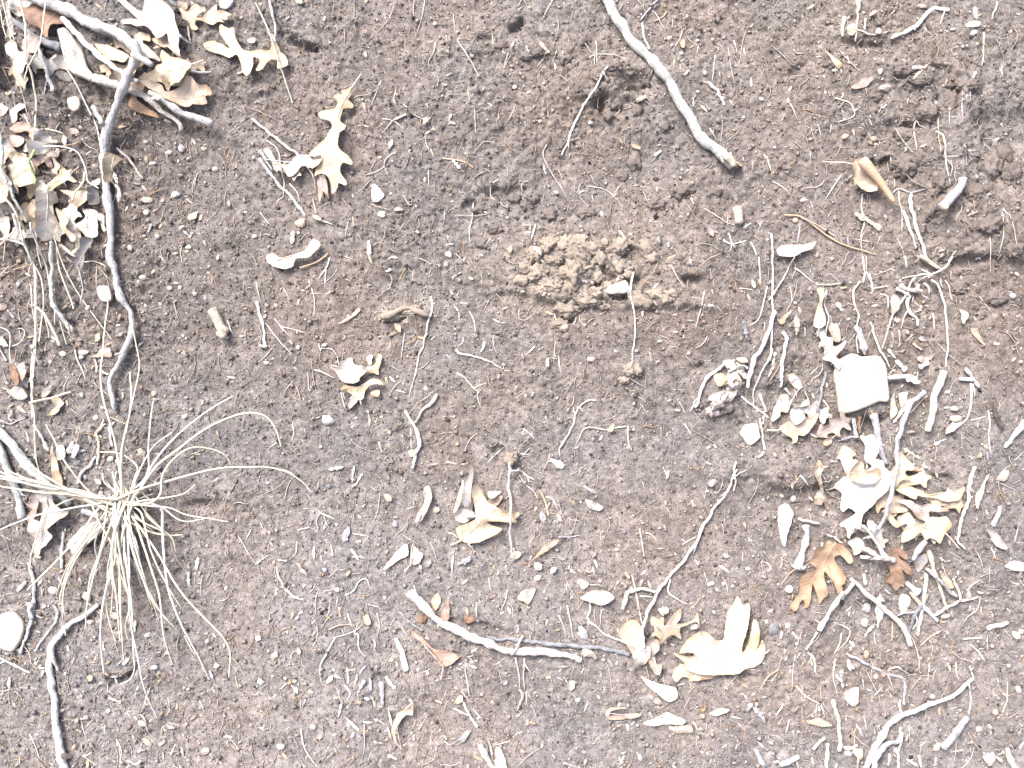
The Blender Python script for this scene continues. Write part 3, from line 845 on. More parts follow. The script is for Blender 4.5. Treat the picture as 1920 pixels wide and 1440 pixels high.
# ---- root hairs: fine pale strands all through the surface
def strands(n, name, lmin, lmax, rad, cols, dens=None, lean=90.0, spread=55.0, curl=0.5):
    P = scatter(n, dens); x0, y0 = P[:, 0], P[:, 1]
    K = 5
    L = lmin + (lmax - lmin) * rng.random(n) ** 2
    a = np.radians(lean + rng.normal(0, spread, n)); cv = rng.normal(0, curl, n); cv2 = rng.normal(0, curl * 0.8, n)
    X = [x0]; Y = [y0]
    for i in range(1, K):
        t = i / (K - 1)
        ang = a + cv * t * 1.4 + cv2 * math.sin(6.28 * t)
        X.append(X[-1] + np.cos(ang) * L / (K - 1)); Y.append(Y[-1] + np.sin(ang) * L / (K - 1))
    X = np.array(X).T; Y = np.array(Y).T
    lift = rng.uniform(0.2, 1.0, n) * np.minimum(L * 0.12, 3.5)
    Nn = samp(CHG, X, Y); Nn = np.maximum(Nn, 0.5 * Nn + 0.5 * Nn.max(1, keepdims=True))
    Nn = Nn + 0.4 + lift[:, None] * np.sin(np.linspace(0, 1, K) * math.pi)[None]; Nn[:, 0] -= 1.6; Nn[:, -1] -= 0.8
    r = rad * rng.uniform(0.6, 1.3, n)
    tx = np.gradient(X, axis=1); ty = np.gradient(Y, axis=1); q = np.hypot(tx, ty) + 1e-6; ox, oy = -ty / q, tx / q
    tp = np.array([0.7, 1, 1, 0.9, 0.45])[None] * r[:, None]
    V = np.stack([np.stack([X + ox * tp, Y + oy * tp, Nn - tp * 0.5], -1), np.stack([X - ox * tp, Y - oy * tp, Nn - tp * 0.5], -1), np.stack([X, Y, Nn + tp], -1)], 2)   # n,K,3,3
    V = W(V[..., 0], V[..., 1], V[..., 2]).reshape(-1, 3)
    f = []
    for i in range(K - 1):
        for j in range(3):
            f.append((i * 3 + j, i * 3 + (j + 1) % 3, (i + 1) * 3 + (j + 1) % 3, (i + 1) * 3 + j))
    F = (np.array(f)[None] + (np.arange(n) * K * 3)[:, None, None]).reshape(-1, 4)
    pal = np.array(cols); c = pal[rng.integers(0, len(pal), n)] * rng.uniform(0.7, 1.15, (n, 1))
    return big_mesh(name, V, F, FLECK, np.repeat(c, K * 3, 0), True, 'stuff')
strands(15000, 'root_hairs', 8, 32, 0.6, [(0.28, 0.235, 0.205), (0.36, 0.31, 0.27), (0.24, 0.20, 0.17), (0.44, 0.39, 0.34)], None, 80, 55)
strands(1500, 'straw_fibres', 14, 46, 0.8, [(0.46, 0.38, 0.29), (0.52, 0.46, 0.39), (0.34, 0.28, 0.23), (0.40, 0.26, 0.15)], litter_density, 80, 50, 0.35)

strands(650, 'fine_roots', 26, 80, 0.85, [(0.50, 0.44, 0.38), (0.44, 0.37, 0.31), (0.56, 0.50, 0.45)], None, 85, 38, 0.35)
# ================================================================ things lying on and growing out of the bank
def rt(c, t, p, r0, r1=None, label=None, **k): return stick('rootlet', c, t, p, r0, r1, label, **k)
def ro(c, t, p, r0, r1=None, label=None, **k):
    k.setdefault('mat', fibre(c))
    return stick('root', c, t, p, r0, r1, label, **k)
def tw(c, t, p, r0, r1=None, label=None, **k): return stick('twig', c, t, p, r0, r1, label, **k)
def ch(c, t, p, r0, r1=None, label=None, **k):
    k.setdefault('squash', 0.55); k.setdefault('sides', 6); k.setdefault('knob', 0.14); k.setdefault('mat', wood(c))
    return stick('wood_chip', c, t, p, r0, r1, label, **k)
def pn(c, t, p, r0, r1=None, label=None, **k): return stick('pine_needle', c, t, p, r0, r1, label, knob=0.03, wig=0.1, **k)
def gs(c, t, p, r0, r1=None, label=None, **k):
    k.setdefault('mat', fibre(c)); k.setdefault('knob', 0.05); k.setdefault('wig', 0.15); k.setdefault('stiff', 12); k.setdefault('lift', 3)
    return stick('dry_straw', c, t, p, r0, r1, label, **k)

# ---------------------------------------------------------------- soil clods of the tan heap and round the holes
def clodmat(c):
    if ('c', c) in MATS: return MATS['c', c]
    m, t, new, link, b = nt('clod_' + c)
    tc = new('ShaderNodeTexCoord')
    n1 = setv(new('ShaderNodeTexNoise'), Scale=700.0, Detail=5.0, Roughness=0.7); link(tc.outputs['Object'], n1.inputs['Vector'])
    n2 = setv(new('ShaderNodeTexNoise'), Scale=150.0, Detail=3.0); link(tc.outputs['Object'], n2.inputs['Vector'])
    base = tinted(new, link, PAL[c], 0.35)
    c1 = mixc(new, link, ramp(new, link, n1.outputs['Fac'], 0.62, 0.32), base, tuple(q * 0.66 for q in PAL[c]))
    c2 = mixc(new, link, ramp(new, link, n2.outputs['Fac'], 0.6, 0.9), c1, (0.17, 0.138, 0.12))
    link(c2, b.inputs['Base Color']); b.inputs['Roughness'].default_value = 0.95; b.inputs['Specular IOR Level'].default_value = 0.1
    bp = setv(new('ShaderNodeBump'), Strength=0.8, Distance=0.0012); link(n1.outputs['Fac'], bp.inputs['Height']); link(bp.outputs[0], b.inputs['Normal'])
    MATS['c', c] = m
    return m

def clod(c, x, y, a, b=None, turn=0, h=None, label=None, sink=0.42):
    return lump('soil_clod', c, x, y, a, b, h, turn, 0.42, label, mat=clodmat(c), sink=sink, cells=2.6)

for row in ['1085,478,24,20,20', '1075,505,20,17,0', '1055,462,17,14,30', '1110,462,16,13,0', '1030,458,14,16,60', '1100,500,17,13,-20', '1125,485,13,12,0', '1062,578,21,15,-10', '1098,560,16,11,10',
            '1115,555,14,10,0', '1130,572,13,10,0', '1150,470,15,12,20', '1165,455,14,9,-15', '1210,465,12,14,0', '1218,480,11,9,0', '1040,530,18,10,10', '1020,545,14,9,0', '1008,510,12,15,0',
            '985,505,15,14,0', '975,525,10,9,0', '1070,535,15,10,-10', '1140,540,12,9,20', '1205,560,16,10,10', '1225,552,11,8,0', '1245,565,13,8,0', '1260,545,10,8,0', '1120,520,10,12,0', '1052,610,15,10,0',
            '1010,480,10,12,0', '1160,500,10,9,0', '1180,515,11,8,0', '1045,490,12,11,0', '1090,448,12,9,0', '1130,450,10,8,0']:
    x_, y_, a_, b_, t_ = map(float, row.split(','))
    clod('clay', x_ + rng.normal(0, 4), y_ + rng.normal(0, 3), a_ * rng.uniform(0.8, 1.55), b_ * rng.uniform(0.75, 1.35), t_ + rng.uniform(-25, 25), sink=0.52)
for row in ['1120,140,20,15,0', '1150,125,18,12,10', '1185,135,14,9,0', '1110,175,13,11,0', '1155,195,14,12,0', '1200,185,13,9,-20', '1085,165,12,14,0', '1215,150,12,12,0', '1140,215,13,14,0', '1195,205,10,14,0',
            '985,105,16,9,0', '1010,98,12,10,0', '1060,110,15,11,0', '940,85,13,8,0', '1090,80,12,10,0', '915,95,11,8,0', '925,378,15,10,0', '965,372,14,9,0', '900,392,14,10,0', '985,385,16,11,0', '1000,372,12,10,0',
            '1190,300,15,20,0', '1245,235,14,10,0', '1280,360,22,15,0', '1230,380,20,14,0', '1340,360,16,12,0', '1165,330,14,10,0', '1100,400,18,12,0', '1030,400,20,13,0', '930,430,17,12,0', '905,455,14,13,0']:
    x_, y_, a_, b_, t_ = map(float, row.split(','))
    clod('earthy', x_, y_, a_ * 0.85, b_ * 0.85, t_, sink=0.55)
clod('clay', 735, 592, 20, 10, -10); clod('clay', 775, 583, 16, 8, -10); clod('clay', 1185, 694, 17, 13, 0); clod('clay', 1170, 712, 10, 8, 0); clod('clay', 958, 860, 12, 14, 0, label='whitish crumb of clay at the top of the root through the cream leaf')
for row in ['1705,250,26,15,10', '1740,210,22,16,0', '1790,190,18,26,0', '1815,160,22,14,0', '1700,310,24,22,0', '1730,300,18,20,0', '1860,310,18,26,0', '1885,290,16,22,0', '1900,330,20,24,0', '1770,340,20,24,0', '1830,360,24,18,0', '1690,130,18,12,0', '1725,150,20,12,0', '1640,180,16,10,0', '1560,120,18,10,0', '1860,420,24,20,0', '1900,470,22,18,0', '1800,540,20,14,0', '1870,560,24,16,0']:
    x_, y_, a_, b_, t_ = map(float, row.split(','))
    clod('earthy', x_, y_, a_ * 0.85, b_ * 0.85, t_, sink=0.55)
rock('stone', 'bone', '21', '530,190 545,172 580,155 640,138 655,180 640,210 600,213 555,215 533,208', 14, 'pale oblong stone lodged in the tan clod heap above the hanging white root')
rock('stone', 'pinkish', 'm', '250,800 300,740 380,690 450,590 520,490 590,480 640,560 645,660 560,760 520,820 470,900 390,930 300,900', 11, 'lump of pinkish clay sloping below the white root fork', mat=clodmat('pinkish'), facets=0.22)
clod('pinkish', 1345, 752, 17, 12, -40); clod('pinkish', 1372, 722, 13, 10, -40); clod('earthy', 1362, 765, 14, 10, -30); clod('pinkish', 1335, 772, 12, 9, 0)

# ---------------------------------------------------------------- stones
rock('stone', 'sand', '31', '390,590 420,568 460,550 490,553 520,566 600,560 636,580 655,610 667,660 671,720 680,770 684,808 668,822 632,820 590,838 530,860 470,880 420,889 400,880 388,820 376,730 365,660', 20,
     'big flat cream stone with a rounded top standing below the hanging roots', facets=0.035, lift=6)
rock('stone', 'cream', 'm', '640,1170 665,1110 700,1060 760,1045 830,1042 855,1110 872,1205 820,1260 770,1298 735,1280 700,1245 668,1205', 15, 'faceted cream stone left of the leaf heap, under thin roots', facets=0.09)
rock('stone', 'sand', '02', '-30,600 0,578 40,565 80,565 110,590 130,620 132,665 120,715 95,760 70,785 30,780 -10,760 -40,700', 13, 'flat white stone cut by the left edge of the photo', facets=0.04)
rock('stone', 'pinkish', 'd', '1085,720 1120,695 1170,692 1220,705 1255,760 1270,830 1260,870 1200,880 1140,865 1110,820 1090,770', 12, 'smooth pinkish-brown oval stone left of the long crooked branch')
rock('stone', 'cream', 'a', '755,1110 810,1085 860,1085 895,1120 905,1190 890,1235 840,1258 790,1235 765,1175', 11, 'small rounded yellow-tan stone below the weathered wood chunk')
rock('stone', 'white', '10', '655,1037 672,1040 692,1055 712,1078 724,1098 708,1120 690,1136 668,1138 654,1128 648,1095 650,1060', 7, 'white teardrop chip of stone on bare soil below the wavy leaf')
rock('stone', 'grey', 'b', '1285,0 1340,-20 1430,-5 1405,60 1345,108 1280,90 1268,60', 9, 'grey-brown stone at the top edge above the lobed leaves')
rock('stone', 'white', '32', '1338,302 1365,282 1400,276 1450,295 1460,320 1430,334 1380,330 1350,318', 8, 'white pebble-like flake at the right edge below the grey leaf scrap')
rock('stone', 'bone', '30', '1112,140 1135,122 1170,118 1196,128 1190,148 1150,155 1120,152', 6, 'small white flake right of the thick white root at top right')
PEB = [('white', '20', 955, 298, 6, 5), ('grey', '20', 1400, 560, 7, 6), ('tan', '20', 885, 215, 9, 7), ('white', '20', 1045, 515, 5, 4), ('white', '20', 440, 690, 8, 6), ('bone', '20', 15, 490, 7, 6),
       ('bone', '21', 445, 580, 12, 8), ('bone', '21', 830, 480, 8, 5), ('tan', '21', 295, 400, 11, 8), ('grey', 'x', 614, 788, 13, 10), ('white', 'p', 620, 1310, 5, 4), ('lilac', '12', 785, 65, 8, 10),
       ('white', '12', 455, 438, 8, 7), ('bone', '12', 725, 482, 4, 6), ('bone', '12', 1215, 845, 6, 6), ('white', '12', 965, 908, 5, 6), ('tan', '12', 765, 830, 8, 8), ('grey', '12', 25, 955, 8, 11),
       ('bone', '12', 165, 935, 6, 5), ('tan', '12', 360, 1265, 8, 7), ('bone', '12', 140, 1320, 12, 9), ('bone', '12', 320, 1210, 9, 9), ('grey', '12', 545, 1255, 7, 9), ('white', '12', 15, 710, 9, 8), ('bone', '22', 375, 1055, 7, 6),
       ('white', '22', 615, 1400, 5, 9), ('grey', '22', 722, 1380, 7, 12), ('slate', '22', 632, 108, 6, 7), ('bone', '22', 1325, 318, 7, 5), ('bone', '22', 1190, 405, 6, 6), ('bone', '22', 1240, 418, 6, 5), ('white', '22', 145, 308, 8, 7),
       ('white', '22', 235, 322, 8, 6), ('bone', '22', 1120, 405, 12, 8), ('white', '02', 610, 1118, 8, 6), ('lilac', '02', 482, 1158, 9, 8), ('bone', '02', 1058, 996, 6, 4), ('bone', '02', 505, 618, 10, 8), ('bone', '02', 248, 528, 6, 6),
       ('tan', '02', 205, 850, 6, 5), ('bone', '02', 945, 788, 6, 6), ('bone', '02', 295, 440, 13, 11), ('white', '02', 870, 872, 9, 7), ('bone', '02', 1272, 428, 5, 7), ('tan', '01', 1500, 600, 8, 6), ('grey', '01', 105, 158, 6, 8),
       ('bone', '01', 285, 595, 5, 7), ('grey', '01', 455, 565, 7, 9), ('tan', '01', 100, 25, 7, 7), ('bone', '01', 955, 180, 8, 6), ('white', '01', 1015, 178, 6, 6), ('bone', '01', 800, 120, 10, 7), ('tan', '01', 865, 775, 8, 8),
       ('bone', '01', 460, 780, 6, 8), ('bone', '01', 540, 910, 7, 8), ('tan', '01', 800, 1105, 11, 13), ('bone', '00', 825, 1195, 9, 8), ('bone', '00', 855, 920, 11, 5), ('lilac', '00', 1020, 835, 10, 11), ('bone', '00', 1210, 950, 9, 7),
       ('bone', '00', 985, 1095, 13, 10), ('tan', '00', 830, 1125, 18, 9), ('grey', '00', 885, 1330, 7, 8), ('bone', '00', 1060, 1390, 9, 6), ('bone', '00', 950, 860, 10, 7), ('tan', '00', 820, 800, 6, 5), ('bone', '00', 1430, 1330, 8, 6),
       ('white', '30', 630, 405, 7, 9), ('pinkish', '30', 665, 492, 19, 11), ('bone', '30', 1090, 262, 5, 5), ('lilac', '30', 1040, 165, 9, 5), ('bone', '30', 200, 1125, 10, 6), ('tan', '30', 155, 1240, 9, 8), ('bone', '30', 1155, 185, 13, 7),
       ('tan', 'x', 1882, 893, 14, 10), ('grey', '31', 1375, 225, 10, 9), ('white', '31', 1010, 765, 8, 5), ('tan', '31', 730, 362, 9, 7), ('bone', '31', 885, 1188, 8, 5), ('bone', '31', 145, 1365, 8, 10), ('lilac', '31', 840, 1085, 12, 7),
       ('lilac', '32', 560, 545, 12, 14), ('bone', '32', 110, 640, 7, 10), ('bone', '32', 160, 740, 5, 5), ('bone', '32', 605, 925, 6, 8), ('grey', '32', 925, 1040, 8, 8), ('tan', '32', 1278, 1125, 8, 9), ('bone', '32', 1350, 865, 6, 6), ('lilac', '32', 1410, 1000, 8, 13),
       ('slate', 'x', 1450, 1180, 9, 12), ('bone', '22', 1430, 618, 5, 7), ('bone', '11', 705, 905, 5, 4), ('bone', '11', 365, 1072, 5, 5), ('tan', '11', 235, 515, 7, 6), ('tan', '11', 115, 280, 7, 6), ('tan', '11', 265, 195, 6, 4), ('slate', '11', 410, 1295, 9, 7), ('bone', '11', 65, 1275, 6, 4)]
for c_, t_, x_, y_, a_, b_ in PEB:
    ox, oy, k_ = TILES[t_]
    lump('pebble', c_, ox + x_ / k_, oy + y_ / k_, a_ * (0.7 if t_ != 'x' else 1), b_ * (0.7 if t_ != 'x' else 1), None, rng.uniform(-25, 25), 0.2, base=ICO1, sink=0.36)

# ---------------------------------------------------------------- matted leaves under the heaps
def oak_outline(x, y, L, turn, wid=0.5, lobes=3):
    pts = []
    for side in (1, -1):
        row = [(0.02, 0.03)]
        for k in range(lobes):
            u = 0.18 + 0.62 * k / max(lobes - 1, 1); w = wid * (0.62, 1.0, 0.86, 0.6)[k % 4] * rng.uniform(0.8, 1.15) * 0.5
            row += [(u - 0.07, 0.10 * wid + 0.06), (u - 0.01, w * 0.8), (u + 0.07, w), (u + 0.09, w * 0.62)]
        row += [(0.9, 0.12 * wid), (1.0, 0.02)]
        pts.append([(a_, b_ * side) for a_, b_ in row])
    seq = pts[0] + pts[1][::-1]
    t = math.radians(turn); c_, s_ = math.cos(t), math.sin(t)
    return ' '.join('%.1f,%.1f' % (x + ((a_ - 0.5) * c_ - b_ * s_) * L, y + ((a_ - 0.5) * s_ + b_ * c_) * L) for a_, b_ in seq), '%.1f,%.1f %.1f,%.1f' % (x - 0.48 * c_ * L, y - 0.48 * s_ * L, x + 0.47 * c_ * L, y + 0.47 * s_ * L)

for row in ['bone,30,300,95,60', 'cream,70,350,90,20', 'white,25,350,100,110', 'pinkish,85,300,70,150', 'bone,100,410,95,80', 'tan,45,400,85,35', 'white,140,400,70,100', 'grey,60,440,80,160', 'cream,110,345,75,-40', 'bone,150,450,60,60',
            'tan,40,130,80,70', 'grey,75,120,80,20', 'tan,250,95,90,30', 'cream,320,150,90,10', 'peach,240,160,80,25', 'bone,300,60,80,70', 'grey,20,40,70,80', 'tan,360,130,60,-30',
            'bone,1590,880,95,80', 'tan,1650,930,100,30', 'cream,1700,900,85,-20', 'bone,1720,985,95,15', 'pinkish,1560,800,70,-25', 'grey,1520,770,75,20', 'bone,1610,960,80,120', 'white,1490,800,60,-30', 'grey,1640,1000,60,50', 'tan,1770,940,70,10', 'bone,1375,700,60,130', 'grey,1545,640,60,70',
            'bone,160,1010,70,-40', 'pinkish,85,960,60,70', 'grey,40,700,60,60', 'tan,1235,1180,60,60', 'grey,880,940,70,-70', 'bone,540,320,60,30']:
    c_, x_, y_, L_, t_ = row.split(',')
    o_, m_ = oak_outline(float(x_), float(y_), float(L_), float(t_) + rng.uniform(-12, 12), rng.uniform(0.5, 0.7), int(rng.integers(2, 4)))
    leaf(c_, 'x', o_, m_, edge=6, wav=4, lift=1)

# ---------------------------------------------------------------- leaf pile and crossed sticks, top left
leaf('grey', 'a', '150,10 260,-10 370,0 372,84 300,110 250,200 180,170 140,90', label='dull grey-tan leaf at the very top left behind the gold stem')
tw('slate', 'a', '200,290 330,350 450,430 600,500 690,560', 6, 8, 'dark slate twig passing behind the gold stem at top left')
leaf('brown', 'a', '250,130 330,120 400,60 480,50 560,90 640,140 700,195 755,235 745,300 660,330 620,385 590,460 540,430 500,350 430,330 370,280 320,220', '550,440 520,250 470,80', 'russet-brown leaf behind the gold stems at top left', edge=8, wav=5, lift=8)
leaf('pinkish', 'a', '300,470 350,420 430,440 525,525 470,600 370,625 290,580', label='pinkish rounded leaf under the slate twig at top left', edge=5)
leaf('grey', 'a', '110,540 200,480 260,600 330,640 420,650 432,790 380,800 335,870 260,875 230,800 190,690 130,640', label='grey-tan scalloped leaf left of the gold stem at top left', edge=5)
leaf('grey', 'a', '640,700 720,640 780,785 690,780', label='grey leaf tip under the weathered wood chunk')
leaf('grey', 'a', '630,840 720,810 810,860 790,915 690,890', label='dull grey leaf scrap below the weathered wood chunk')
tw('greenish', 'a', '500,570 560,760 595,900 612,1000 620,1050', 4.5, 5.5, 'short blue-grey twig with a cut end, right of the gold stem', sub=[('lilac', 'a', '530,890 520,960 490,1060', 2.5, 1.8)])
leaf('tan', 'b', '310,400 370,360 420,370 500,410 500,480 440,470 380,460 330,470', label='small tan leaf poking above the long grey branch')
leaf('white', 'b', '240,460 330,480 420,460 470,540 540,590 620,680 620,712 560,692 480,690 440,640 380,580 320,520', label='whitish leaf just behind the long grey branch in the leaf pile', edge=6, lift=5)
leaf('orange', 'b', '270,1200 320,1130 380,1150 480,1230 580,1290 605,1340 520,1320 420,1290 330,1260', label='orange-brown leaf under the crossed sticks', edge=6)
leaf('peach', 'b', '60,720 150,740 250,750 320,690 390,740 380,850 300,880 200,800 120,760', label='orange-tan leaf between the two pale crossed sticks', edge=6, lift=3)
leaf('cream', 'b', '-80,540 0,535 60,540 160,590 280,650 312,690 250,745 160,730 80,712 0,650', label='smooth cream leaf with a rolled lower edge above the pale sticks', fold=0.12, edge=9, lift=5)
leaf('tan', 'a', '1120,740 1200,740 1290,830 1290,880 1240,890 1230,840 1150,820', label='small tan lobe showing between the pale sticks and the wood chunk')
leaf('peach', 'b', '430,930 520,880 560,960 640,980 680,1010 700,1060 800,1050 880,1000 940,900 1000,905 1060,980 1160,990 1215,1060 1200,1090 1140,1110 1150,1180 1080,1200 1000,1200 980,1222 900,1230 830,1200 720,1160 640,1100 570,1060 500,1020 440,980',
     '460,960 700,1100 1000,1120 1200,1070', 'peach oak leaf with a curled lobed right end in the leaf pile', edge=12, wav=6, lift=6)
leaf('cream', 'b', '660,600 760,670 880,700 960,740 1010,775 1010,800 1000,830 960,860 940,900 900,990 880,1000 830,1000 780,1022 770,980 720,960 680,980 660,960 700,900 590,830 620,760 660,740 640,690',
     '1005,785 850,840 650,850', 'cream oak leaf with a pale stalk pointing right on the leaf pile', edge=7, wav=5, lift=7, stalk='1010,780 1070,760 1140,728')
leaf('tan', 'b', '540,470 600,450 660,490 740,440 750,520 780,570 820,640 910,712 860,690 760,600 720,560 690,575 600,530 550,490', label='tan leaf edge tucked under the big curled cream leaf', edge=4)
leaf('white', 'b', '130,0 210,0 330,110 435,168 445,140 460,0 500,-30 600,-30 640,0 700,80 770,140 820,220 855,380 865,460 885,600 900,705 850,660 820,640 780,560 740,440 700,470 640,490 590,450 560,400 490,352 380,336 300,285 190,272 182,240 280,230 360,242 425,292 385,245 300,170 220,90',
     '640,-10 720,300 880,680', 'big curled white oak leaf hanging at the top of the leaf pile', fold=-0.16, edge=12, wav=7, lift=16)
tw('white', 'b', '1000,850 1100,845 1190,820', 4, 3, 'short white twig under the right side of the leaf pile')
tw('greenish', 'b', '655,-5 720,30 795,85', 4.5)
leaf('tan', 'b', '810,30 850,5 910,50 900,100 870,115 830,80')
leaf('tan', 'b', '840,110 900,150 950,160 1000,100 1050,85 1080,110 1130,115 1140,150 1070,190 1040,230 1100,215 1160,160 1200,110 1250,68 1268,150 1330,140 1370,160 1432,190 1380,212 1380,250 1310,245 1350,282 1270,270 1220,302 1170,290 1100,260 1030,250 1010,290 1050,340 1010,360 960,330 940,270 890,240 870,180',
     '850,120 960,210 1100,240 1420,190', 'tan narrow-waisted oak leaf at the top right of the leaf pile', edge=5, wav=4, lift=4)
tw('bone', 'b', '915,290 925,380 940,460', 3, 2.5); tw('lilac', 'b', '880,460 930,490 980,522', 4, 2.5)
leaf('cream', '00', '1152,260 1210,240 1262,262 1300,283 1290,265 1250,200 1258,158 1300,180 1328,174 1340,230 1370,285 1400,300 1440,305 1475,300 1530,300 1540,250 1535,200 1555,230 1580,280 1590,310 1610,320 1625,350 1620,382 1570,397 1570,352 1550,345 1520,362 1480,412 1455,410 1475,355 1440,340 1437,390 1405,440 1378,422 1366,365 1340,318 1300,337 1250,312 1180,292',
     '1165,270 1350,310 1620,360', 'cream oak leaf with long split lobes pinned by a grey stem', edge=6, wav=4, lift=4)
tw('grey', '10', '80,-10 100,100 115,190 120,255', 4, 3, 'thin grey stem standing on the split cream leaf', lift=6)
gs('bone', '10', '0,20 50,120 95,220 135,340 170,460 208,585', 2.3, 2, 'pale straight grass stem crossing the split cream leaf')
rock('wood_chunk', 'bone', 'a', '660,345 700,332 745,330 830,420 862,470 930,560 982,720 1040,830 1110,908 1050,948 950,905 850,850 780,780 720,640 690,520 672,420', 17, 'weathered pale chunk of split wood beside the brown leaf', mat=wood('bone'), facets=0.07, lift=4)
tw('grey', 'b', '540,1090 680,1160 800,1240 900,1300 1000,1330 1100,1370 1195,1415', 5.5, 7, 'right-hand knobbly pale stick poking out below the leaf pile', lift=6)
stick('branch', 'bone', 'a', '1120,925 1220,950 1310,975 1400,1005 1470,1035 1600,1075 1720,1155 1820,1250 1930,1320 2010,1380 2050,1420 2065,1490', 8, 4.5, 'thick pale branch running right from the weathered wood chunk', lift=4, sub=[('grey', 'b', '600,1200 640,1190 690,1210', 5, 4, 'bark_knot', 3)])
stick('stick', 'white', 'a', '750,258 900,420 1000,510 1100,600 1300,780 1400,850 1520,930 1640,1010', 6, 5.5, 'straight whitish stick slanting across the orange-tan leaf', lift=8)
stick('branch', 'grey', '00', '150,-30 230,0 330,45 400,75 480,125 575,165 690,215 760,275 815,340 812,385 785,440 735,535 675,650 625,725 594,800 588,860 592,950 600,1050 612,1150 620,1300 624,1440 640,1500 665,1600 690,1690 738,1760 748,1840 735,1915 700,1975 655,2055 625,2125 622,2180 632,2230 645,2305',
      11.5, 5, 'long crooked grey branch snaking down the left side from the top', lift=8, knob=0.11, stiff=10,
      sub=[('grey', '00', '822,355 860,380 900,405 930,425', 8, 6, 'side_twig', 6), ('greenish', '00', '555,620 580,665 622,712', 5, 6.5, 'side_twig', 4), ('grey', '00', '660,2000 690,1990 705,1985', 3, 2, 'bark_knot')])
gs('white', 'a', '805,810 900,990 990,1200 1110,1440 1150,1600', 2.6, 1.6, 'white flat grass leaf slanting to the crooked grey branch', squash=0.5)

# gold stems at top left
gs('straw', 'a', '335,-20 395,300 432,630 468,900 455,1050 440,1440 430,1600 438,1790', 3, 2.4, 'thick straw-gold stem standing upright at the top left', lift=14)
gs('straw', 'a', '700,-20 650,240 580,510 540,690 490,870 458,1010', 2, 1.6, 'thin gold stem leaning into the thick gold one', lift=16)
gs('straw', 'a', '90,-10 155,210 195,380 240,500', 1.8, 1.4, lift=12); gs('bone', 'a', '30,110 90,300 170,500', 1.6, 1.2, lift=12); gs('tan', 'a', '270,900 300,1080 325,1290', 1.5, 1.2, lift=6)
tw('bone', 'a', '50,300 90,250 150,210', 2.5, 2)
for p_ in ['0,735 80,745 150,755', '270,1280 300,1340 350,1440']: rt('bone', 'a', p_, 2)

# ---------------------------------------------------------------- heap of curled leaves, left edge
leaf('white', 'c', '110,20 210,-42 310,-5 210,72 222,168 162,192 120,120', label='small white leaf above the reddish leaf at the left edge', edge=6)
leaf('white', 'c', '0,-30 60,-10 105,30 40,90 0,110 -30,40', label='whitish leaf scrap on the left edge above the heap of curled leaves')
leaf('russet', 'c', '138,258 220,190 320,190 390,230 420,310 390,372 350,342 340,290 200,302', label='reddish-brown leaf topping the heap of curled leaves', edge=6, lift=6)
leaf('orange', 'c', '-30,310 66,345 60,410 -30,432', label='orange leaf tip at the left edge beside the heap of curled leaves')
leaf('pinkish', 'c', '-20,500 130,540 110,620 -20,650', label='pink leaf at the left edge in the heap of curled leaves', edge=5)
leaf('grey', 'c', '430,260 520,290 580,350 550,410 470,420 430,340', label='grey-lilac leaf right of the gold stem above the heap of curled leaves')
leaf('pinkish', 'c', '130,330 250,340 290,400 240,470 150,440', label='pinkish leaf between the green blade and the left edge', edge=5)
leaf('tan', 'c', '360,420 430,410 420,560 380,590 340,540', label='tan fold of leaf under the gold stem foot')
leaf('white', 'c', '270,490 330,400 380,420 340,520 300,520', label='small white curled leaf left of the gold stem foot')
leaf('bone', 'c', '-30,640 120,640 160,760 200,860 230,960 222,1100 100,1112 -20,1050', label='large pale leaf at the left edge under the heap of curled leaves', edge=10, wav=8, lift=6)
leaf('tan', 'c', '0,900 140,900 230,980 215,1110 100,1125 0,1060', label='tan lower fold of the large pale leaf at the left edge', edge=8, lift=8)
leaf('white', 'c', '430,425 580,430 560,525 500,562 450,590 420,520', label='bright white leaf at the foot of the gold stem', edge=7, lift=6)
leaf('pinkish', 'c', '545,545 620,510 672,562 600,592', edge=4)
leaf('cream', 'c', '200,590 300,558 370,600 480,660 500,740 460,800 450,900 370,962 290,900 250,800 260,690', label='big cream curled leaf in the middle of the heap', fold=0.15, edge=12, wav=8, lift=10)
leaf('bone', 'c', '630,590 690,640 702,700 640,770 570,700 620,680', label='small curled pale leaf right of the green blade', edge=6)
leaf('pinkish', 'c', '540,600 600,610 610,680 560,690', edge=4)
leaf('tan', 'c', '715,955 850,960 1000,960 1025,1060 960,1142 860,1112 845,1040', label='tan curled leaf with a cream stick stuck in it', fold=0.15, edge=10, lift=6)
stick('stick', 'cream', 'c', '978,742 950,880 890,1085', 3.2, 2.8, 'cream stick end standing in the tan curled leaf', lift=8)
leaf('slate', 'c', '1030,920 1090,915 1122,1090 1040,1110', label='slate-grey leaf tip beside the crooked grey branch')
leaf('grey', 'c', '0,1150 60,1200 50,1250 -30,1275', edge=4)
leaf('grey', 'c', '70,1140 240,1150 230,1210 90,1200', label='dull tan leaf edge below the large pale leaf')
leaf('tan', 'c', '360,1110 460,1060 560,1090 590,1200 560,1310 430,1262 350,1180', label='tan-orange cupped leaf above the hanging straws', fold=0.2, edge=10, lift=6)
leaf('bone', 'c', '560,1060 590,900 640,930 660,1000 730,1000 722,1100 650,1150 700,1340 680,1400 640,1500 560,1530 530,1450 550,1320', label='bone-pale curled leaf over the top of the hanging straws', edge=10, wav=6, lift=10)
leaf('tan', 'c', '690,1160 830,1290 830,1400 945,1480 930,1542 880,1540 820,1450 740,1360', label='tan leaf running down right of the hanging straws', edge=7, lift=5)
leaf('white', 'd', '955,-150 1070,-160 1115,-120 1112,140 1000,152 970,112 900,20 960,-20 1000,-80', label='bright white torn leaf beside the crooked grey branch', edge=5, lift=6)
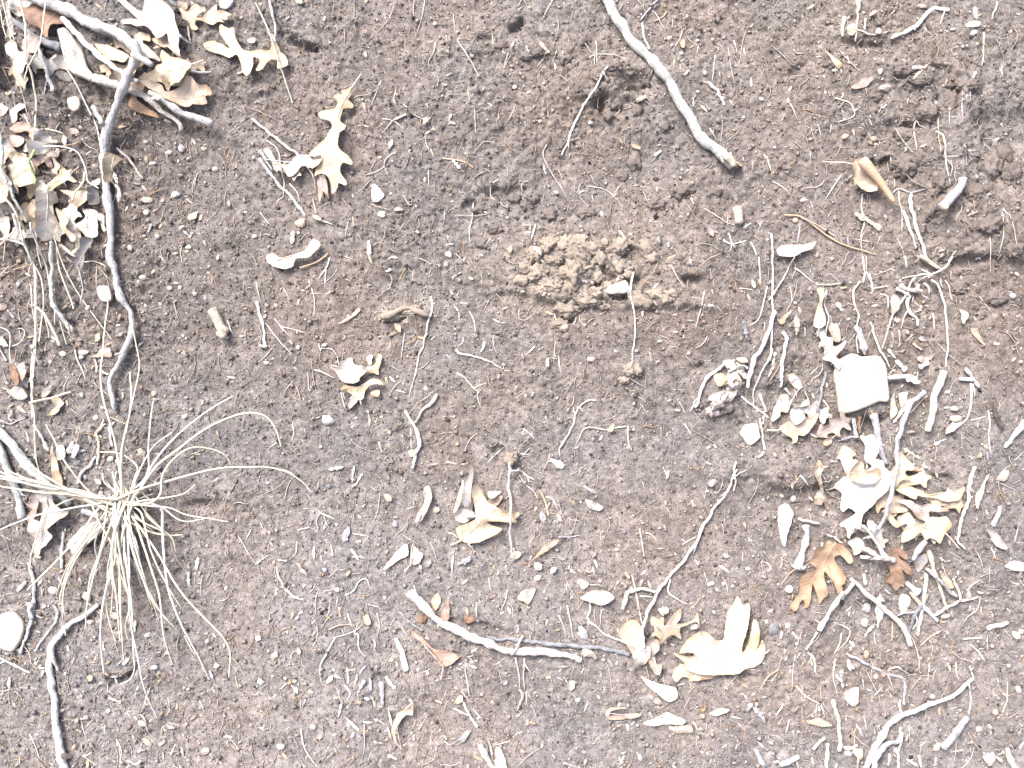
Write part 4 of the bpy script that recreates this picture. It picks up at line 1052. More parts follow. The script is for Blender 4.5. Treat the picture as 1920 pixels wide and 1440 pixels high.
leaf('white', 'd', '1120,-100 1205,-90 1212,80 1170,90 1140,-20', label='white leaf piece touching the crooked grey branch')
leaf('lilac', 'd', '980,180 1090,175 1050,260 1000,330 960,470 910,512 880,450 900,330 950,290', label='lilac-grey leaf hanging by a thin stalk left of the crooked branch', edge=6, stalk='915,505 945,640 960,740 930,900')
leaf('greenish', 'c', '-10,1290 130,1245 138,1400 105,1540 60,1450', label='greenish folded leaf at the left edge left of the hanging straws', fold=0.3)
leaf('tan', 'c', '1250,560 1380,590 1320,700 1300,850 1240,880', label='tan leaf strip behind the crooked grey branch', edge=5)
leaf('grey', 'c', '1050,830 1160,820 1170,880 1100,900 1010,870')
tw('greenish', 'c', '-20,20 30,150 60,280 120,430 170,600 170,740 230,900 300,1060 360,1200 400,1330', 5.5, 3.5, 'greenish-grey twig running down through the heap of curled leaves', lift=14)
tw('cream', 'c', '200,1010 280,1130 370,1260 385,1440', 3, 3, 'cream twig leading into the hanging straws', lift=14)
stick('dry_straw', 'green', 'c', '512,560 508,650 508,740 520,930', 3.6, 2.2, 'green grass blade standing in the heap of curled leaves', lift=18, mat=fibre('green'))
gs('white', 'c', '560,480 750,475 890,520 960,620 1020,760 1050,870 1180,950', 2.3, 1.5, 'white arching grass leaf right of the gold stem foot', lift=10, squash=0.6)
pn('orange', 'c', '760,470 890,400', 2.2, 1.8); rt('tan', 'c', '735,340 740,440', 2); tw('bone', 'c', '510,250 600,270 700,290', 3, 2); rt('bone', 'c', '960,540 1030,490', 2)
tw('pinkish', 'c', '1310,480 1440,570 1500,660 1610,810', 4, 3, 'pinkish twig right of the crooked grey branch'); ch('bone', 'c', '1320,760 1350,880', 4); ch('bone', 'c', '1310,860 1360,960 1340,1080', 6, 4)
rt('bone', 'c', '580,800 560,900 640,870', 1.6); rt('tan', 'c', '880,680 820,800', 1.8); rt('tan', 'c', '740,850 760,910', 1.6)
ch('cream', 'c', '560,400 665,400', 4); tw('bone', 'd', '700,240 800,320 900,370', 5, 3, 'short whitish twig under the lilac leaf')

# hanging bunch of straws
HANG = [('bone', '370,-40 390,350 425,600 430,1000 420,1440 405,1800 390,1980 390,2180', 4.2, 3, 'thickest hanging straw, running far down the left side'), ('straw', '400,60 440,420 500,650 520,900 490,1150 470,1330', 2.4, 2, None), ('greenish', '430,200 470,400 480,500', 2.4, 2, None),
        ('bone', '510,40 540,400 570,600 610,830 640,970 640,1150', 3.4, 2, None), ('bone', '680,160 710,320 760,500 880,740 960,860 1120,1080 1280,1300', 2.2, 1.7, 'long thin straw slanting down right to the grass blade'), ('straw', '660,250 690,480 770,720 830,860 860,960', 2.2, 1.8, None),
        ('bone', '440,920 560,1020 640,1180 710,1370', 3.2, 4.2, 'hanging straw with a thick pale lower end'), ('bone', '700,1100 740,1240 775,1360', 1.8, 1.8, None), ('greenish', '480,80 500,350 530,520', 2.2, 1.6, None), ('straw', '440,1450 430,1700 430,2200 432,2600 490,2850', 2, 1.6, 'thin straw reaching down to the grass clump'),
        ('straw', '420,700 450,900 470,1100 480,1250', 1.8, 1.2, None), ('bone', '600,1050 640,1200 650,1290', 1.8, 1.4, None), ('straw', '450,1450 500,1590', 1.8, 1.2, None)]
for c_, p_, a_, b_, l_ in HANG: gs(c_, 'd', p_, a_, b_, l_, lift=9)
tw('greenish', 'd', '650,210 620,500 610,740 640,880 700,1020 790,1140 805,1200', 4.6, 5, 'greenish twig with a broken orange end among the hanging straws', lift=5, sub=[('peach', 'd', '785,1130 810,1180 815,1240', 4, 2.5, 'broken_end')])
ch('white', 'd', '380,1400 420,1370', 5, 4)
gs('white', 'd', '-20,175 200,205 350,255', 2.8, 3.2, 'white straw lying level at the left edge below the heap of curled leaves'); gs('cream', 'd', '300,0 150,180 -20,300', 2.2, 2, 'cream straw slanting down to the left edge'); gs('cream', 'd', '150,170 100,340 70,430', 1.7, 1.4)
pn('orange', 'd', '-20,610 150,520 312,458', 2.2, 1.6, 'orange needle at the left edge beside the hanging straws'); pn('tan', 'd', '-10,600 110,470', 1.8, 1.4)
rt('bone', 'd', '290,290 340,380 380,460', 2.4); rt('tan', 'd', '340,450 320,560', 1.8); rt('straw', 'd', '990,440 1060,420 1180,470', 1.8); rt('tan', 'd', '1080,480 1085,690', 1.6)
gs('bone', 'd', '215,1175 270,1185 292,1240 230,1340 140,1375 60,1360', 1.7, 1.4, 'curled white tendril at the left edge'); gs('bone', 'd', '-20,1150 120,1230 135,1440 160,1570', 2.2, 1.8)
leaf('white', 'd', '-20,1260 60,1280 115,1370 60,1378 -20,1340'); tw('greenish', 'j', '-10,190 30,270 60,330', 3.5)
leaf('pinkish', 'j', '225,420 300,355 335,480 300,570 250,520', edge=4); leaf('brown', 'j', '108,440 150,378 200,378 250,450 290,565 262,612 220,602 150,540', label='smooth mauve-brown leaf shaped like a slipper at the left edge', fold=-0.25, edge=2, stalk='185,385 195,300 200,210')
leaf('white', 'j', '40,615 120,680 200,632 240,630 300,650 350,735 290,772 220,776 150,740 110,680', label='white pointed leaf at the left edge below the slipper-shaped leaf', edge=4)
stick('stick', 'cream', 'j', '400,812 600,750 820,688', 3.6, 2.6, 'cream straight stick lying across the thickest hanging straw', lift=6)
leaf('cream', 'j', '610,770 660,742 722,800 692,880 640,932 545,952 600,882 635,835', label='white-tan curled leaf under the cream straight stick', fold=0.2, edge=8)
leaf('grey', 'j', '500,670 600,608 582,680 530,742 480,742'); leaf('pinkish', 'j', '1000,290 1060,275 1180,180 1245,200 1272,280 1230,302 1180,292 1090,300', label='pinkish-white leaf touching the crooked branch near its lower end', edge=5, wav=4)
tw('bone', 'j', '1060,320 1085,400 1100,465', 2.8); rt('bone', 'j', '828,180 870,330 930,450 960,550', 2.4); rt('bone', 'j', '940,380 990,480', 1.6); tw('greenish', 'j', '1140,440 1190,480 1250,490', 3.4, 2.4); rt('cream', 'j', '520,130 505,250', 2)
ch('tan', 'j', '190,860 295,925', 5, 4); pn('orange', 'j', '100,860 145,830', 3); rt('pinkish', 'j', '0,1010 120,1050 200,1010 290,980', 2.6); ch('bone', 'j', '100,990 165,1000', 5); ch('bone', 'j', '655,260 750,265', 6); lump('pebble', 'bone', 157, 661, 10, 6, base=ICO2)
tw('bone', 'i', '415,100 500,260 545,400', 3.4, 5, 'short greenish-cream twig at the foot of the thickest straw')
# ---------------------------------------------------------------- sticks and leaves round the grass clump, left
stick('stick', 'greenish', 'i', '-60,120 0,170 150,320 300,520 420,640 560,780 680,900 790,1000', 9, 6.5, 'thick pale green stick slanting down from the left edge to the grass clump', lift=3)
stick('stick', 'greenish', 'i', '-40,250 0,340 60,500 130,700 200,930 250,1130', 8, 8.5, 'thick greenish stick standing upright at the left edge', lift=2)
stick('stick', 'grey', 'i', '940,1090 1100,1130 1250,1185 1340,1210', 6.5, 6, 'short grey stick end lying just under the grass clump')
leaf('pinkish', 'i', '280,905 320,970 400,965 420,880 492,905 470,1050 420,1140 340,1205 328,1130 395,1040 340,990', label='pinkish curled leaf left of the white oak leaf at the clump', edge=6)
leaf('white', 'i', '470,870 620,860 665,960 760,1040 822,1060 780,1120 700,1160 590,1260 642,1340 590,1400 540,1450 480,1490 455,1560 405,1530 395,1440 440,1370 372,1260 420,1150 520,1170 545,1060 520,960',
     '600,880 560,1200 440,1540', 'white oak leaf under the grass clump blades at the left', edge=6, wav=5, lift=3, stalk='435,1540 415,1690')
leaf('tan', 'i', '595,350 640,450 700,640 722,765 635,765 608,600', label='tan pointed leaf blade standing above the grass clump', fold=0.1, stalk='610,380 600,345')
ch('bone', 'i', '820,290 770,430', 5, 6); ch('white', 'i', '880,330 820,460', 8, 6, label='whitish split wood chip upper left of the grass clump'); leaf('lilac', 'i', '650,340 730,330 750,470 670,480')
tw('tan', 'i', '1170,70 1120,150 1075,200 1105,300 1115,400 1100,545', 4, 3.6, 'tan kinked twig standing above the grass clump'); tw('white', 'i', '1270,60 1225,130 1245,200 1260,340', 3.6, 3.2, 'white kinked twiglet between the tan twig and the grass blades')
tw('grey', 'i', '1080,460 1000,560 920,640 870,770', 4, 4.5); ch('bone', 'i', '1190,500 1260,480', 6); ch('bone', 'i', '1290,510 1400,540', 5); leaf('greenish', 'i', '1060,700 1140,720 1160,760 1090,760')
rock('wood_chunk', 'bone', '02', '380,182 420,130 455,90 540,50 590,76 570,120 520,165 460,220 425,232 400,205', 8, 'pale fibrous wood flake under the lower left blades of the clump', mat=wood('bone'), facets=0.08)
tw('grey', '02', '160,280 180,370 190,490 178,600 150,700 125,795', 5, 4, 'grey twig standing left of the bent pale stick', sub=[('grey', '02', '185,520 175,560 180,600', 6, 5, 'bark_knot')])
tw('grey', '02', '352,110 345,310', 4, 4); tw('grey', '02', '305,520 322,590 262,690 198,785', 4, 3, 'grey crooked twig crossing above the bent pale stick'); ch('bone', '02', '95,450 145,390', 6, 4)
gs('white', '02', '-20,805 90,860 172,902', 2.6, 3, 'white straw end at the left edge below the flat white stone'); rt('white', '02', '0,850 40,835', 2.4)
stick('branch', 'white', '02', '552,520 490,570 400,630 320,710 290,760 285,850 296,960 305,1050 328,1200 345,1320 362,1440 380,1560', 5.5, 8.5, 'bent pale stick with a knobbly top and smooth green lower end', lift=3, knob=0.09, sub=[('bone', '02', '300,780 320,840 335,890', 5, 3), ('bone', '02', '378,650 385,690', 3.5, 2)])
ch('bone', '02', '55,925 52,1000', 5, 3); ch('grey', '02', '1115,258 1100,330', 4); ch('bone', '02', '885,1315 935,1290', 4); ch('bone', '02', '1260,1265 1310,1270', 4); rt('cream', '02', '652,1275 680,1335 672,1440', 2.4, 2); rt('bone', '02', '780,1130 815,1170 830,1250', 2.6)
rt('tan', '02', '830,1010 800,1110', 2); rt('tan', '02', '600,960 620,1040 690,1080', 1.6); rt('bone', '02', '640,920 655,975', 3); rt('bone', '02', '165,1250 200,1320 222,1395', 2); rt('grey', '02', '450,1160 490,1290', 1.6); rt('bone', '02', '590,1200 590,1250', 1.8)
rt('tan', '02', '460,1370 550,1430', 1.6); rt('bone', '02', '790,1340 800,1300 830,1300', 2); rt('cream', '02', '1035,700 1098,810', 1.8); rt('tan', '02', '640,710 670,805', 1.6); rt('tan', '02', '540,800 525,860', 1.8); rt('tan', '02', '1330,120 1380,200 1440,300', 2); rt('bone', '02', '1410,100 1380,165', 1.8); rt('tan', '02', '1320,920 1340,990', 1.6)
rt('tan', '02', '945,1050 955,1110 930,1150', 1.8); ch('bone', '02', '985,1310 960,1370', 3); ch('bone', '02', '1020,1320 1030,1380', 3); ch('bone', '02', '1120,1060 1145,1105', 3); ch('grey', '02', '1055,340 1062,430', 5, 3); ch('bone', '02', '760,610 755,680', 4); ch('bone', '02', '480,450 500,500', 6)

# dry grass clump: one plant, every blade a part of it
gx_, gy_ = seen(np.array([238.0]), np.array([938.0]))
clump = empty('grass_clump', W(gx_[0], gy_[0], samp(HSOFT, gx_[0], gy_[0])))
BLADES = ['x|213,545 217,578 215,620 217,660 215,687 218,728 225,767 230,795 235,833 239,890 240,935', 'x|260,603 270,647 277,687 272,733 260,790 250,840 243,900 240,935', 'x|248,697 260,740 260,780 247,847 240,913 239,938', 'x|293,747 293,797 293,840 293,877 275,915 250,938',
          'x|440,743 400,770 350,813 310,857 283,897 258,932', 'x|531,837 523,803 507,780 480,773 447,780 400,803 350,840 310,870 277,910 250,938', 'x|437,873 430,853 407,840 373,837 343,857 323,887 317,923 290,940 250,945', 'x|587,923 573,903 547,883 513,873 480,872 433,873 383,883 333,897 287,910 245,938',
          'x|370,907 353,923 320,930 273,937 240,942', 'x|327,810 300,833 283,863 267,897 245,935', 'x|190,847 227,847 253,857 270,875 262,905 245,935', 'x|92,795 117,823 143,863 183,920 215,945', 'x|33,833 83,870 150,917 205,948',
          'x|-20,868 50,887 110,900 170,922 225,950', 'x|-20,882 50,892 100,905 160,918 225,940', 'x|-20,888 60,897 120,912 200,945', 'x|-20,902 40,909 90,915 150,925 215,945', 'x|18,875 80,893 140,912 210,955', 'x|60,900 120,908 180,928 228,960', 'x|80,918 140,912 190,925 232,940', 'x|40,886 110,908 175,930 225,962', 'x|50,915 120,918 185,928 228,945', 'x|100,905 150,920 200,945 225,966',
          'x|108,952 150,932 200,928 235,935', 'x|-20,1003 40,980 67,970 110,955 165,945 200,940 235,938', '02|175,430 260,360 400,240 520,110 570,0 640,-50', '02|330,470 400,340 490,200 560,90 640,-40', '02|350,500 400,380 470,250 560,130 660,-40', '02|380,580 395,470 420,380 480,260 560,130 650,-20', '02|580,320 572,200 590,120 660,0 690,-40',
          '02|730,440 710,330 690,230 660,90 680,-30', '02|755,560 750,420 720,300 670,60 690,-40', '02|740,720 742,620 782,480 740,250 700,30 700,-50', '02|690,960 760,920 795,850 800,700 800,500 770,300 720,40 710,-50', '02|900,1150 860,1000 830,800 790,550 780,300 740,30 715,-50', '02|995,640 940,540 850,330 760,100 720,-40',
          '02|910,610 890,450 840,250 770,40 730,-50', '02|990,850 965,700 960,600 950,430 880,230 800,60 740,-40', '02|1035,535 970,370 900,200 830,0 760,-60', '02|1195,935 1140,760 1070,600 1000,400 960,180 935,0 900,-50', '02|1298,920 1320,770 1290,680 1200,570 1060,400 950,230 850,100 760,-30', '02|1042,125 950,120 850,90 700,20',
          '02|1000,230 990,140 930,80 840,10 760,-40', 'x|433,977 400,968 363,960 333,947 287,943 245,945', 'x|387,972 350,973 313,947 270,938 240,942', 'x|300,980 283,960 253,913 240,938', '02|770,540 760,400 745,200 715,0', '02|880,520 850,400 800,200 750,0', '02|715,400 700,250 690,120 700,-20', '02|810,420 790,260 760,120 730,-20',
          '02|1000,160 920,90 820,40 740,-20', '02|620,60 640,10 690,-30', 'x|262,880 255,905 243,936', 'x|225,900 232,920 238,938', 'x|290,925 270,932 245,940', 'x|205,905 220,920 236,936', 'x|320,880 290,905 262,925 240,938']
gcols = ['straw', 'cream', 'straw', 'straw', 'white']
for k_ in range(30):                                    # the dense drooping skirt of the tuft, and short blades at its heart
    e_ = (rng.uniform(165, 350), rng.uniform(1000, 1270)) if k_ < 18 else (238 + rng.uniform(-70, 70), 938 + rng.uniform(-70, 40))
    m1 = (238 + (e_[0] - 238) * 0.35 + rng.normal(0, 4), 940 + (e_[1] - 940) * 0.32); m2 = (238 + (e_[0] - 238) * 0.72 + rng.normal(0, 5), 940 + (e_[1] - 940) * 0.68)
    BLADES.append('x|%.0f,%.0f %.0f,%.0f %.0f,%.0f %.0f,%.0f' % (e_ + m2 + m1 + (238 + rng.normal(0, 6), 938 + rng.normal(0, 4))))
for i_, b_ in enumerate(BLADES):
    t_, p_ = b_.split('|')
    pp = Z(t_, p_)
    e0_ = 0 if np.hypot(pp[0, 0] - 238, pp[0, 1] - 938) < np.hypot(pp[-1, 0] - 238, pp[-1, 1] - 938) else len(pp) - 1
    pp[e0_] += rng.normal(0, (17, 8)); L_ = float(np.sum(np.hypot(*np.diff(pp, axis=0).T)))
    wide = 4.2 if b_.startswith('02|1195') else float(rng.uniform(3.0, 4.2))
    stick('blade', gcols[i_ % 5], t_, pp, wide * 0.55, wide * 0.95, parent=clump, part='blade', mat=fibre(gcols[i_ % 5]), knob=0.03, wig=0.1, lift=3 + min(L_ * 0.03, 9), arch=min(L_ * 0.15, 38), stiff=14, sides=4, squash=0.6, dip=False)
ITEMS.append(dict(o=clump, kind='grass_clump', colour='straw', label='dry grass clump with straw blades fanning out over the lower left', cat='grass', group=None, x=238., y=938., length=400, width=300, bend=1, ang=0, forked=True))
ch('white', '02', '1180,900 1195,945', 6, 4, label='white nub at the end of the straightest lower grass blade'); ch('bone', '02', '1215,850 1222,880', 5)

# ---------------------------------------------------------------- bare soil, upper middle
leaf('cream', '10', '545,497 528,555 520,563 548,590 545,612 500,620 486,650 480,690 511,712 505,735 476,760 470,830 490,860 525,885 551,922 540,937 500,925 480,950 485,985 516,1032 510,1050 470,1035 465,1060 445,1096 430,1090 430,1050 410,1000 375,985 340,1000 345,965 380,920 375,885 340,890 308,886 320,860 390,800 415,760 435,720 420,690 370,672 353,652 370,635 430,625 460,610 465,580 444,556 455,545 490,540 486,520 510,510',
     '540,500 490,600 450,720 420,860 440,1080', 'pale cream wavy oak leaf with its orange stalk pointing up, on bare soil', edge=7, wav=5, lift=4, stalk='542,500 565,460 592,420')
leaf('pinkish', '10', '350,1010 390,990 405,1040 412,1122 380,1080 360,1142 348,1080', label='pinkish lobe tips under the foot of the wavy oak leaf')
stick('stick', 'bone', '10', '-20,665 100,770 240,880 290,920', 3.6, 4, 'straight pale stick slanting to the grey leaf beside the wavy oak leaf', lift=4)
leaf('grey', '10', '50,850 80,838 130,920 190,930 230,890 300,880 330,910 385,900 370,932 330,960 270,942 230,992 190,1002 165,960 130,930 105,930', label='grey ragged leaf at the lower end of the straight pale stick', edge=5)
tw('grey', '10', '20,900 80,980 140,1050 200,1110 260,1190 275,1215', 4.5, 4, 'grey crumbling twig under the grey ragged leaf', sub=[('grey', '10', '30,860 60,900 90,960', 5, 3)]); rt('bone', '10', '60,790 120,840 150,960 155,1100 112,1130', 2.2); rt('bone', '10', '185,1030 230,1080 248,1140', 2.2); rt('bone', '10', '300,950 330,1000 335,1080', 1.8)
pn('russet', '10', '318,1118 342,1205', 2.4); rt('bone', '10', '340,1235 435,1262', 2.2); lump('pebble', 'tan', 565, 418, 12, 9, base=ICO2); ch('bone', '10', '205,1300 200,1370', 5)
UP = ['785,20 745,110 672,195|1.7', '890,-10 885,60 895,122|2', '952,-10 930,110 900,198|1.6', '1012,240 1000,290 970,350 982,382|2', '1205,222 1135,225 1180,300 1225,370 1268,455|2.4', '1420,290 1395,390|2.2', '702,455 670,540 648,595|1.7', '790,490 775,560 790,605|1.6', '710,665 770,680 835,725|2.2', '842,642 780,672 705,752|2',
      '600,705 645,716|3', '792,850 735,890 720,930 732,968|2', '720,937 680,965 608,986|1.8', '645,1010 600,1060 553,1092|1.6', '830,1100 862,1152 892,1132|2', '1230,610 1237,762|1.6', '1102,630 1090,685|1.8', '1340,800 1280,800 1222,862|1.7', '1365,1010 1325,1040 1320,1100 1352,1132|2.6', '1222,1138 1215,1230 1200,1300 1206,1372|2.3', '950,760 960,820 987,862|1.7',
      '1190,500 1207,585|1.6', '970,960 972,1050|1.6', '910,1205 920,1270|1.6', '830,1255 805,1300|1.6', '545,1220 548,1280|1.6', '1320,1340 1280,1395|1.7', '60,780 110,750 160,725|1.5', '20,1190 75,1262|2', '1330,190 1335,280|1.7', '1285,945 1340,980|1.5', '1395,390 1440,300|1', '370,95 390,55|1.5', '1110,80 1118,150|1.5', '1070,200 1072,235|1.6', '960,580 965,610|2']
for q_ in UP:
    p_, r_ = q_.split('|'); rt(['bone', 'tan', 'pinkish', 'bone'][len(p_) % 4], '10', p_, float(r_), float(r_) * 0.8)
pn('orange', '10', '1050,890 1130,900 1180,915 1222,942', 2.6, 1.8, 'orange bent needle on bare soil right of the wavy oak leaf'); ch('white', '10', '1105,900 1150,950', 4); ch('bone', '10', '745,830 765,785', 5, label='small tan curl of bark on bare soil right of the wavy oak leaf')
ch('bone', '10', '632,1355 640,1445', 4.5, 4); tw('bone', '10', '830,655 790,672 840,645', 3)
# the big pale branch from the top edge
stick('branch', 'greenish', '20', '495,-60 525,-10 560,60 620,150 680,240 760,320 840,410 890,480 930,560 980,640 1030,720 1080,800 1150,850 1210,900 1238,930', 9, 9.5, 'long pale green branch slanting down from the top edge with a broken end', lift=4, knob=0.07, stiff=16, sub=[('bone', '20', '1150,880 1165,900 1180,915', 4, 3, 'bark_knot'), ('cream', '20', '1200,895 1225,920 1240,945', 7.5, 6, 'broken_end')])
tw('lilac', '20', '825,-10 770,50 722,108', 3.2, 2.6); tw('white', '20', '735,130 745,210 768,298', 3.4, 3, 'white twig leaning on the long pale green branch')
ro('white', '20', '540,375 510,412 470,500 420,570 370,660 330,740 310,810 278,872', 2.4, 3.8, 'white root hanging left of the long pale branch', sub=[('bone', '20', '512,420 530,450 548,492', 2, 1.4), ('bone', '20', '315,800 320,830', 3, 1.5)])
rt('bone', '20', '430,325 480,305 580,310 640,330', 1.8)
UM = ['195,810 175,870 210,950 260,1030 312,1112|2.2', '430,1045 520,1065 580,1110 632,1172|1.8', '1147,308 1135,380 1127,457|2.8', '1215,262 1230,370 1252,475|2', '1250,225 1268,292|2', '475,230 478,370|1.8', '200,590 203,662|1.8', '908,985 932,1058|2', '1190,1350 1240,1372 1322,1352|2.6', '1240,1370 1228,1412|2', '1220,1308 1240,1370 1268,1412|2.2', '132,1260 108,1355|3', '1348,1358 1382,1445|3',
      '1420,870 1445,912|2.4', '1300,880 1305,910|2', '1215,1215 1213,1265|2', '75,260 105,310|1.8', '180,325 140,372|1.8', '250,285 232,340|1.8', '290,280 280,330|1.6', '110,1265 95,1330|2', '780,450 795,490|1.6', '1110,720 1150,785|2', '1050,250 1040,300|2.2', '1305,270 1310,310|2', '945,360 950,395|1.5', '60,1080 55,1040 95,1010|2', '195,1010 210,1072|1.6', '260,950 290,1020|1.6', '450,1100 460,1130|1.6', '35,60 55,35|2', '290,10 295,50|2', '905,110 905,155|2', '1380,1240 1408,1285|1.8', '1300,1280 1352,1250|2', '430,1330 480,1440|1.8']
for q_ in UM:
    p_, r_ = q_.split('|'); rt(['bone', 'pinkish', 'bone', 'tan', 'white'][len(p_) % 5], '20', p_, float(r_), float(r_) * 0.8)
stick('stick', 'white', '20', '1100,458 1120,482 1150,510 1172,545 1192,588', 4.2, 3.4, 'short white crooked stick on the soil right of the pale branch'); pn('orange', '20', '872,62 850,92 800,116', 3, 2); ch('tan', '20', '152,240 215,302', 5, 4, label='tan splinter on the crumbly soil left of the pale branch')
stick('stick', 'tan', '20', '1262,1165 1292,1255', 8.5, 8.5, 'stubby tan stick end near the middle right', knob=0.04); ch('white', '20', '805,872 842,848', 4.5); ch('bone', '20', '120,1390 165,1440', 5, label='white woody chip left of the tan clod heap'); ch('tan', '20', '700,570 750,545', 6); ch('tan', '20', '1060,590 1100,625', 4); ch('white', '20', '600,1295 640,1350', 4, 2)
# ---------------------------------------------------------------- upper right
ro('white', '30', '1015,48 985,52 940,48 880,95 820,150 760,185 700,220', 4.2, 5.4, 'thick white root lying across the soil at top right', sub=[('bone', '30', '992,58 980,100 968,135', 2.4, 1.8), ('white', '30', '815,150 822,175', 3, 2)])
tw('bone', '30', '525,-10 515,40 500,68', 7, 3, 'bone-pale twig stub at the top edge, top right'); tw('bone', '30', '506,75 498,160 490,235', 3, 2.6); tw('bone', '30', '432,90 420,140 412,205', 5, 4); tw('bone', '30', '543,110 542,172', 3.2); leaf('bone', '30', '440,150 480,142 490,180 470,205 445,190')
ro('pinkish', '30', '500,175 570,198 640,188 712,168', 3.4, 2.6); ch('bone', '30', '600,190 640,172', 6); ch('bone', '30', '1158,38 1172,102', 5, 4); tw('bone', '30', '1292,10 1265,105', 3); rt('bone', '30', '1218,180 1215,290 1205,372', 3, 2.4, 'straight bone-pale rootlet upright near the right edge, top right')
leaf('cream', '30', '322,290 345,305 372,332 412,362 395,388 352,342', label='small cream leaf scrap beside the dark cleft at top right'); ch('bone', '30', '445,320 462,358', 4); leaf('pinkish', '30', '465,490 530,440 592,430 560,482 490,502'); leaf('grey', '30', '700,490 780,442 770,470 715,495')
ch('tan', '30', '890,368 810,448', 4, 3); ch('bone', '30', '800,385 870,380', 5, 4); ch('bone', '30', '1165,405 1150,450', 4)
UR = ['370,545 450,575 480,610 480,655 388,692|2.4', '872,618 830,690 825,760 842,842|2.6', '960,660 962,740 968,880|1.8', '948,738 990,760 1000,900 1030,1042|2.8', '1135,510 1120,612|2.6', '690,870 710,960 714,1055|2', '535,1090 525,1170 542,1250 525,1330 532,1442|2.4', '415,980 370,1050 322,1125|2.4', '735,1060 740,1140 755,1180 755,1305|2', '1315,1180 1322,1300 1290,1442|2',
      '240,840 238,892|3', '112,555 165,662|2', '0,480 5,525|2', '-5,880 25,990|3', '30,1020 80,1050 130,1100|2', '1105,840 1118,935|1.8', '1110,840 1165,912|1.5', '1000,890 1035,940 1020,1010|1.8', '565,670 585,705|2', '1318,370 1308,440|1.5', '1085,450 1108,500|1.6', '1088,520 1085,710|2', '1060,1400 1030,1440|2.4', '960,1415 1000,1405 1015,1440|2', '280,700 300,760|1.8', '360,700 350,750|2', '640,590 625,640|2', '240,1130 260,1200|1.7', '600,1390 570,1430|1.8', '635,1330 615,1380|2.4', '180,1260 170,1370|3', '730,1340 770,1440|2', '450,1330 452,1390|1.8', '1020,600 1020,720|2']
for q_ in UR:
    p_, r_ = q_.split('|'); rt(['bone', 'pinkish', 'lilac', 'tan', 'bone'][len(p_) % 5], '30', p_, float(r_), float(r_) * 0.8)
rolled = leaf('peach', '30', '463,935 480,905 510,900 530,960 560,1010 592,1050 590,1082 545,1087 500,1072 470,1032 464,990', '480,920 520,1000 560,1080', 'curled peach leaf rolled into a tube on the upper right soil', fold=0.1, edge=7, wav=4, lift=6, stalk='470,930 420,920 380,920 300,913')
stick('oak_leaf', 'peach', '30', '505,915 535,950 590,1015 640,1080 690,1145', 11.5, 5.5, parent=rolled, part='rolled_edge', mat=leafmat('peach'), knob=0.04, sides=14, lift=8, wig=0.1)
stick('stick', 'lilac', '30', '1080,1012 1070,1060 1010,1120 938,1192', 8, 8, 'bent grey stub with a cut cream end at the right', sub=[('cream', '30', '955,1172 936,1194', 7.6, 7.6, 'cut_end')], knob=0.06, lift=8)
pn('orange', '30', '92,1210 180,1220 270,1280 350,1340 430,1380 530,1410 602,1432', 3, 2.2, 'long orange twig arching across the right side of the soil', lift=3); pn('tan', '30', '180,1225 300,1280 380,1330', 2.2)
ch('tan', '30', '488,1205 560,1240 642,1287', 5, 5, label='tan flat stick chip just below the curled peach leaf')
ro('lilac', '30', '700,1085 735,1062 800,1082 885,1062', 2.4, 2); ro('bone', '30', '795,1085 802,1160 830,1290 860,1370 880,1430 930,1490 962,1522', 4.5, 4.5, 'long pale root hanging below the bent grey stub', lift=3); ro('bone', '30', '768,1188 790,1260 812,1330 835,1395', 4.6, 3.6)
leaf('white', '30', '45,1400 90,1382 180,1380 255,1363 240,1402 180,1422 140,1446 90,1448 50,1436', label='white rolled leaf beside the long straight white root on the right', fold=0.2, edge=6)
ro('white', 'x', '1445,438 1447,480 1447,560 1446,620 1443,667 1427,695 1413,727 1414,760', 2.8, 2.4, 'long straight white root hanging from under the white rolled leaf', lift=6)
# ---------------------------------------------------------------- middle
leaf('white', '11', '62,15 75,-8 110,-8 150,15 190,8 230,-10 270,-20 300,-52 332,-92 372,-60 342,-20 302,12 230,20 215,60 170,77 110,62 75,42', label='white torn leaf crossed by an orange needle, upper middle', edge=6, lift=3)
pn('orange', '11', '405,-15 388,5 330,40 248,68', 3, 2.2, 'orange needle lying over the white torn leaf', lift=3)
MM = ['415,5 400,60 345,132|3', '395,70 385,178|2.4', '295,135 320,205 330,270 325,345|2.6', '315,212 362,210|2', '50,375 100,440 150,500 202,552|2.3', '103,350 150,410 192,457|2.6', '148,400 220,415 285,437|2.2', '835,430 825,520 815,585|2.2', '912,470 888,515|2', '1165,458 1160,490 1130,505|2', '1140,308 1145,378|2.3', '1200,310 1225,360 1236,432|2.3', '1230,742 1302,708|1.7', '870,970 875,1088|2', '985,470 1010,450|2', '790,755 850,770|2', '630,870 640,960|1.8', '640,1290 690,1340|1.5',
      '500,0 550,20|3', '635,0 650,40|5', '0,150 25,260|2.5', '490,120 535,145|2', '150,175 190,240|2.2', '1100,122 1165,85|2', '1130,225 1145,190|2', '320,120 330,105|2', '885,80 880,130|1.6', '290,660 300,760 330,680|1.8', '205,940 210,1000 195,1050|2', '1350,210 1400,260|1.5', '1390,600 1400,645 1440,640|1.8', '1070,555 1090,575|2', '1380,1090 1290,1168|1.5', '300,1420 250,1425|1.6', '1070,1160 1130,1170|3', '120,1050 60,1090|1.5', '690,1045 712,1115|3.2', '740,1040 750,1075|2.4', '350,640 440,688|2.4', '150,1200 210,1225|1.6']
for q_ in MM:
    p_, r_ = q_.split('|'); rt(['bone', 'bone', 'tan', 'pinkish', 'bone'][len(p_) % 5], '11', p_, float(r_), float(r_) * 0.8)
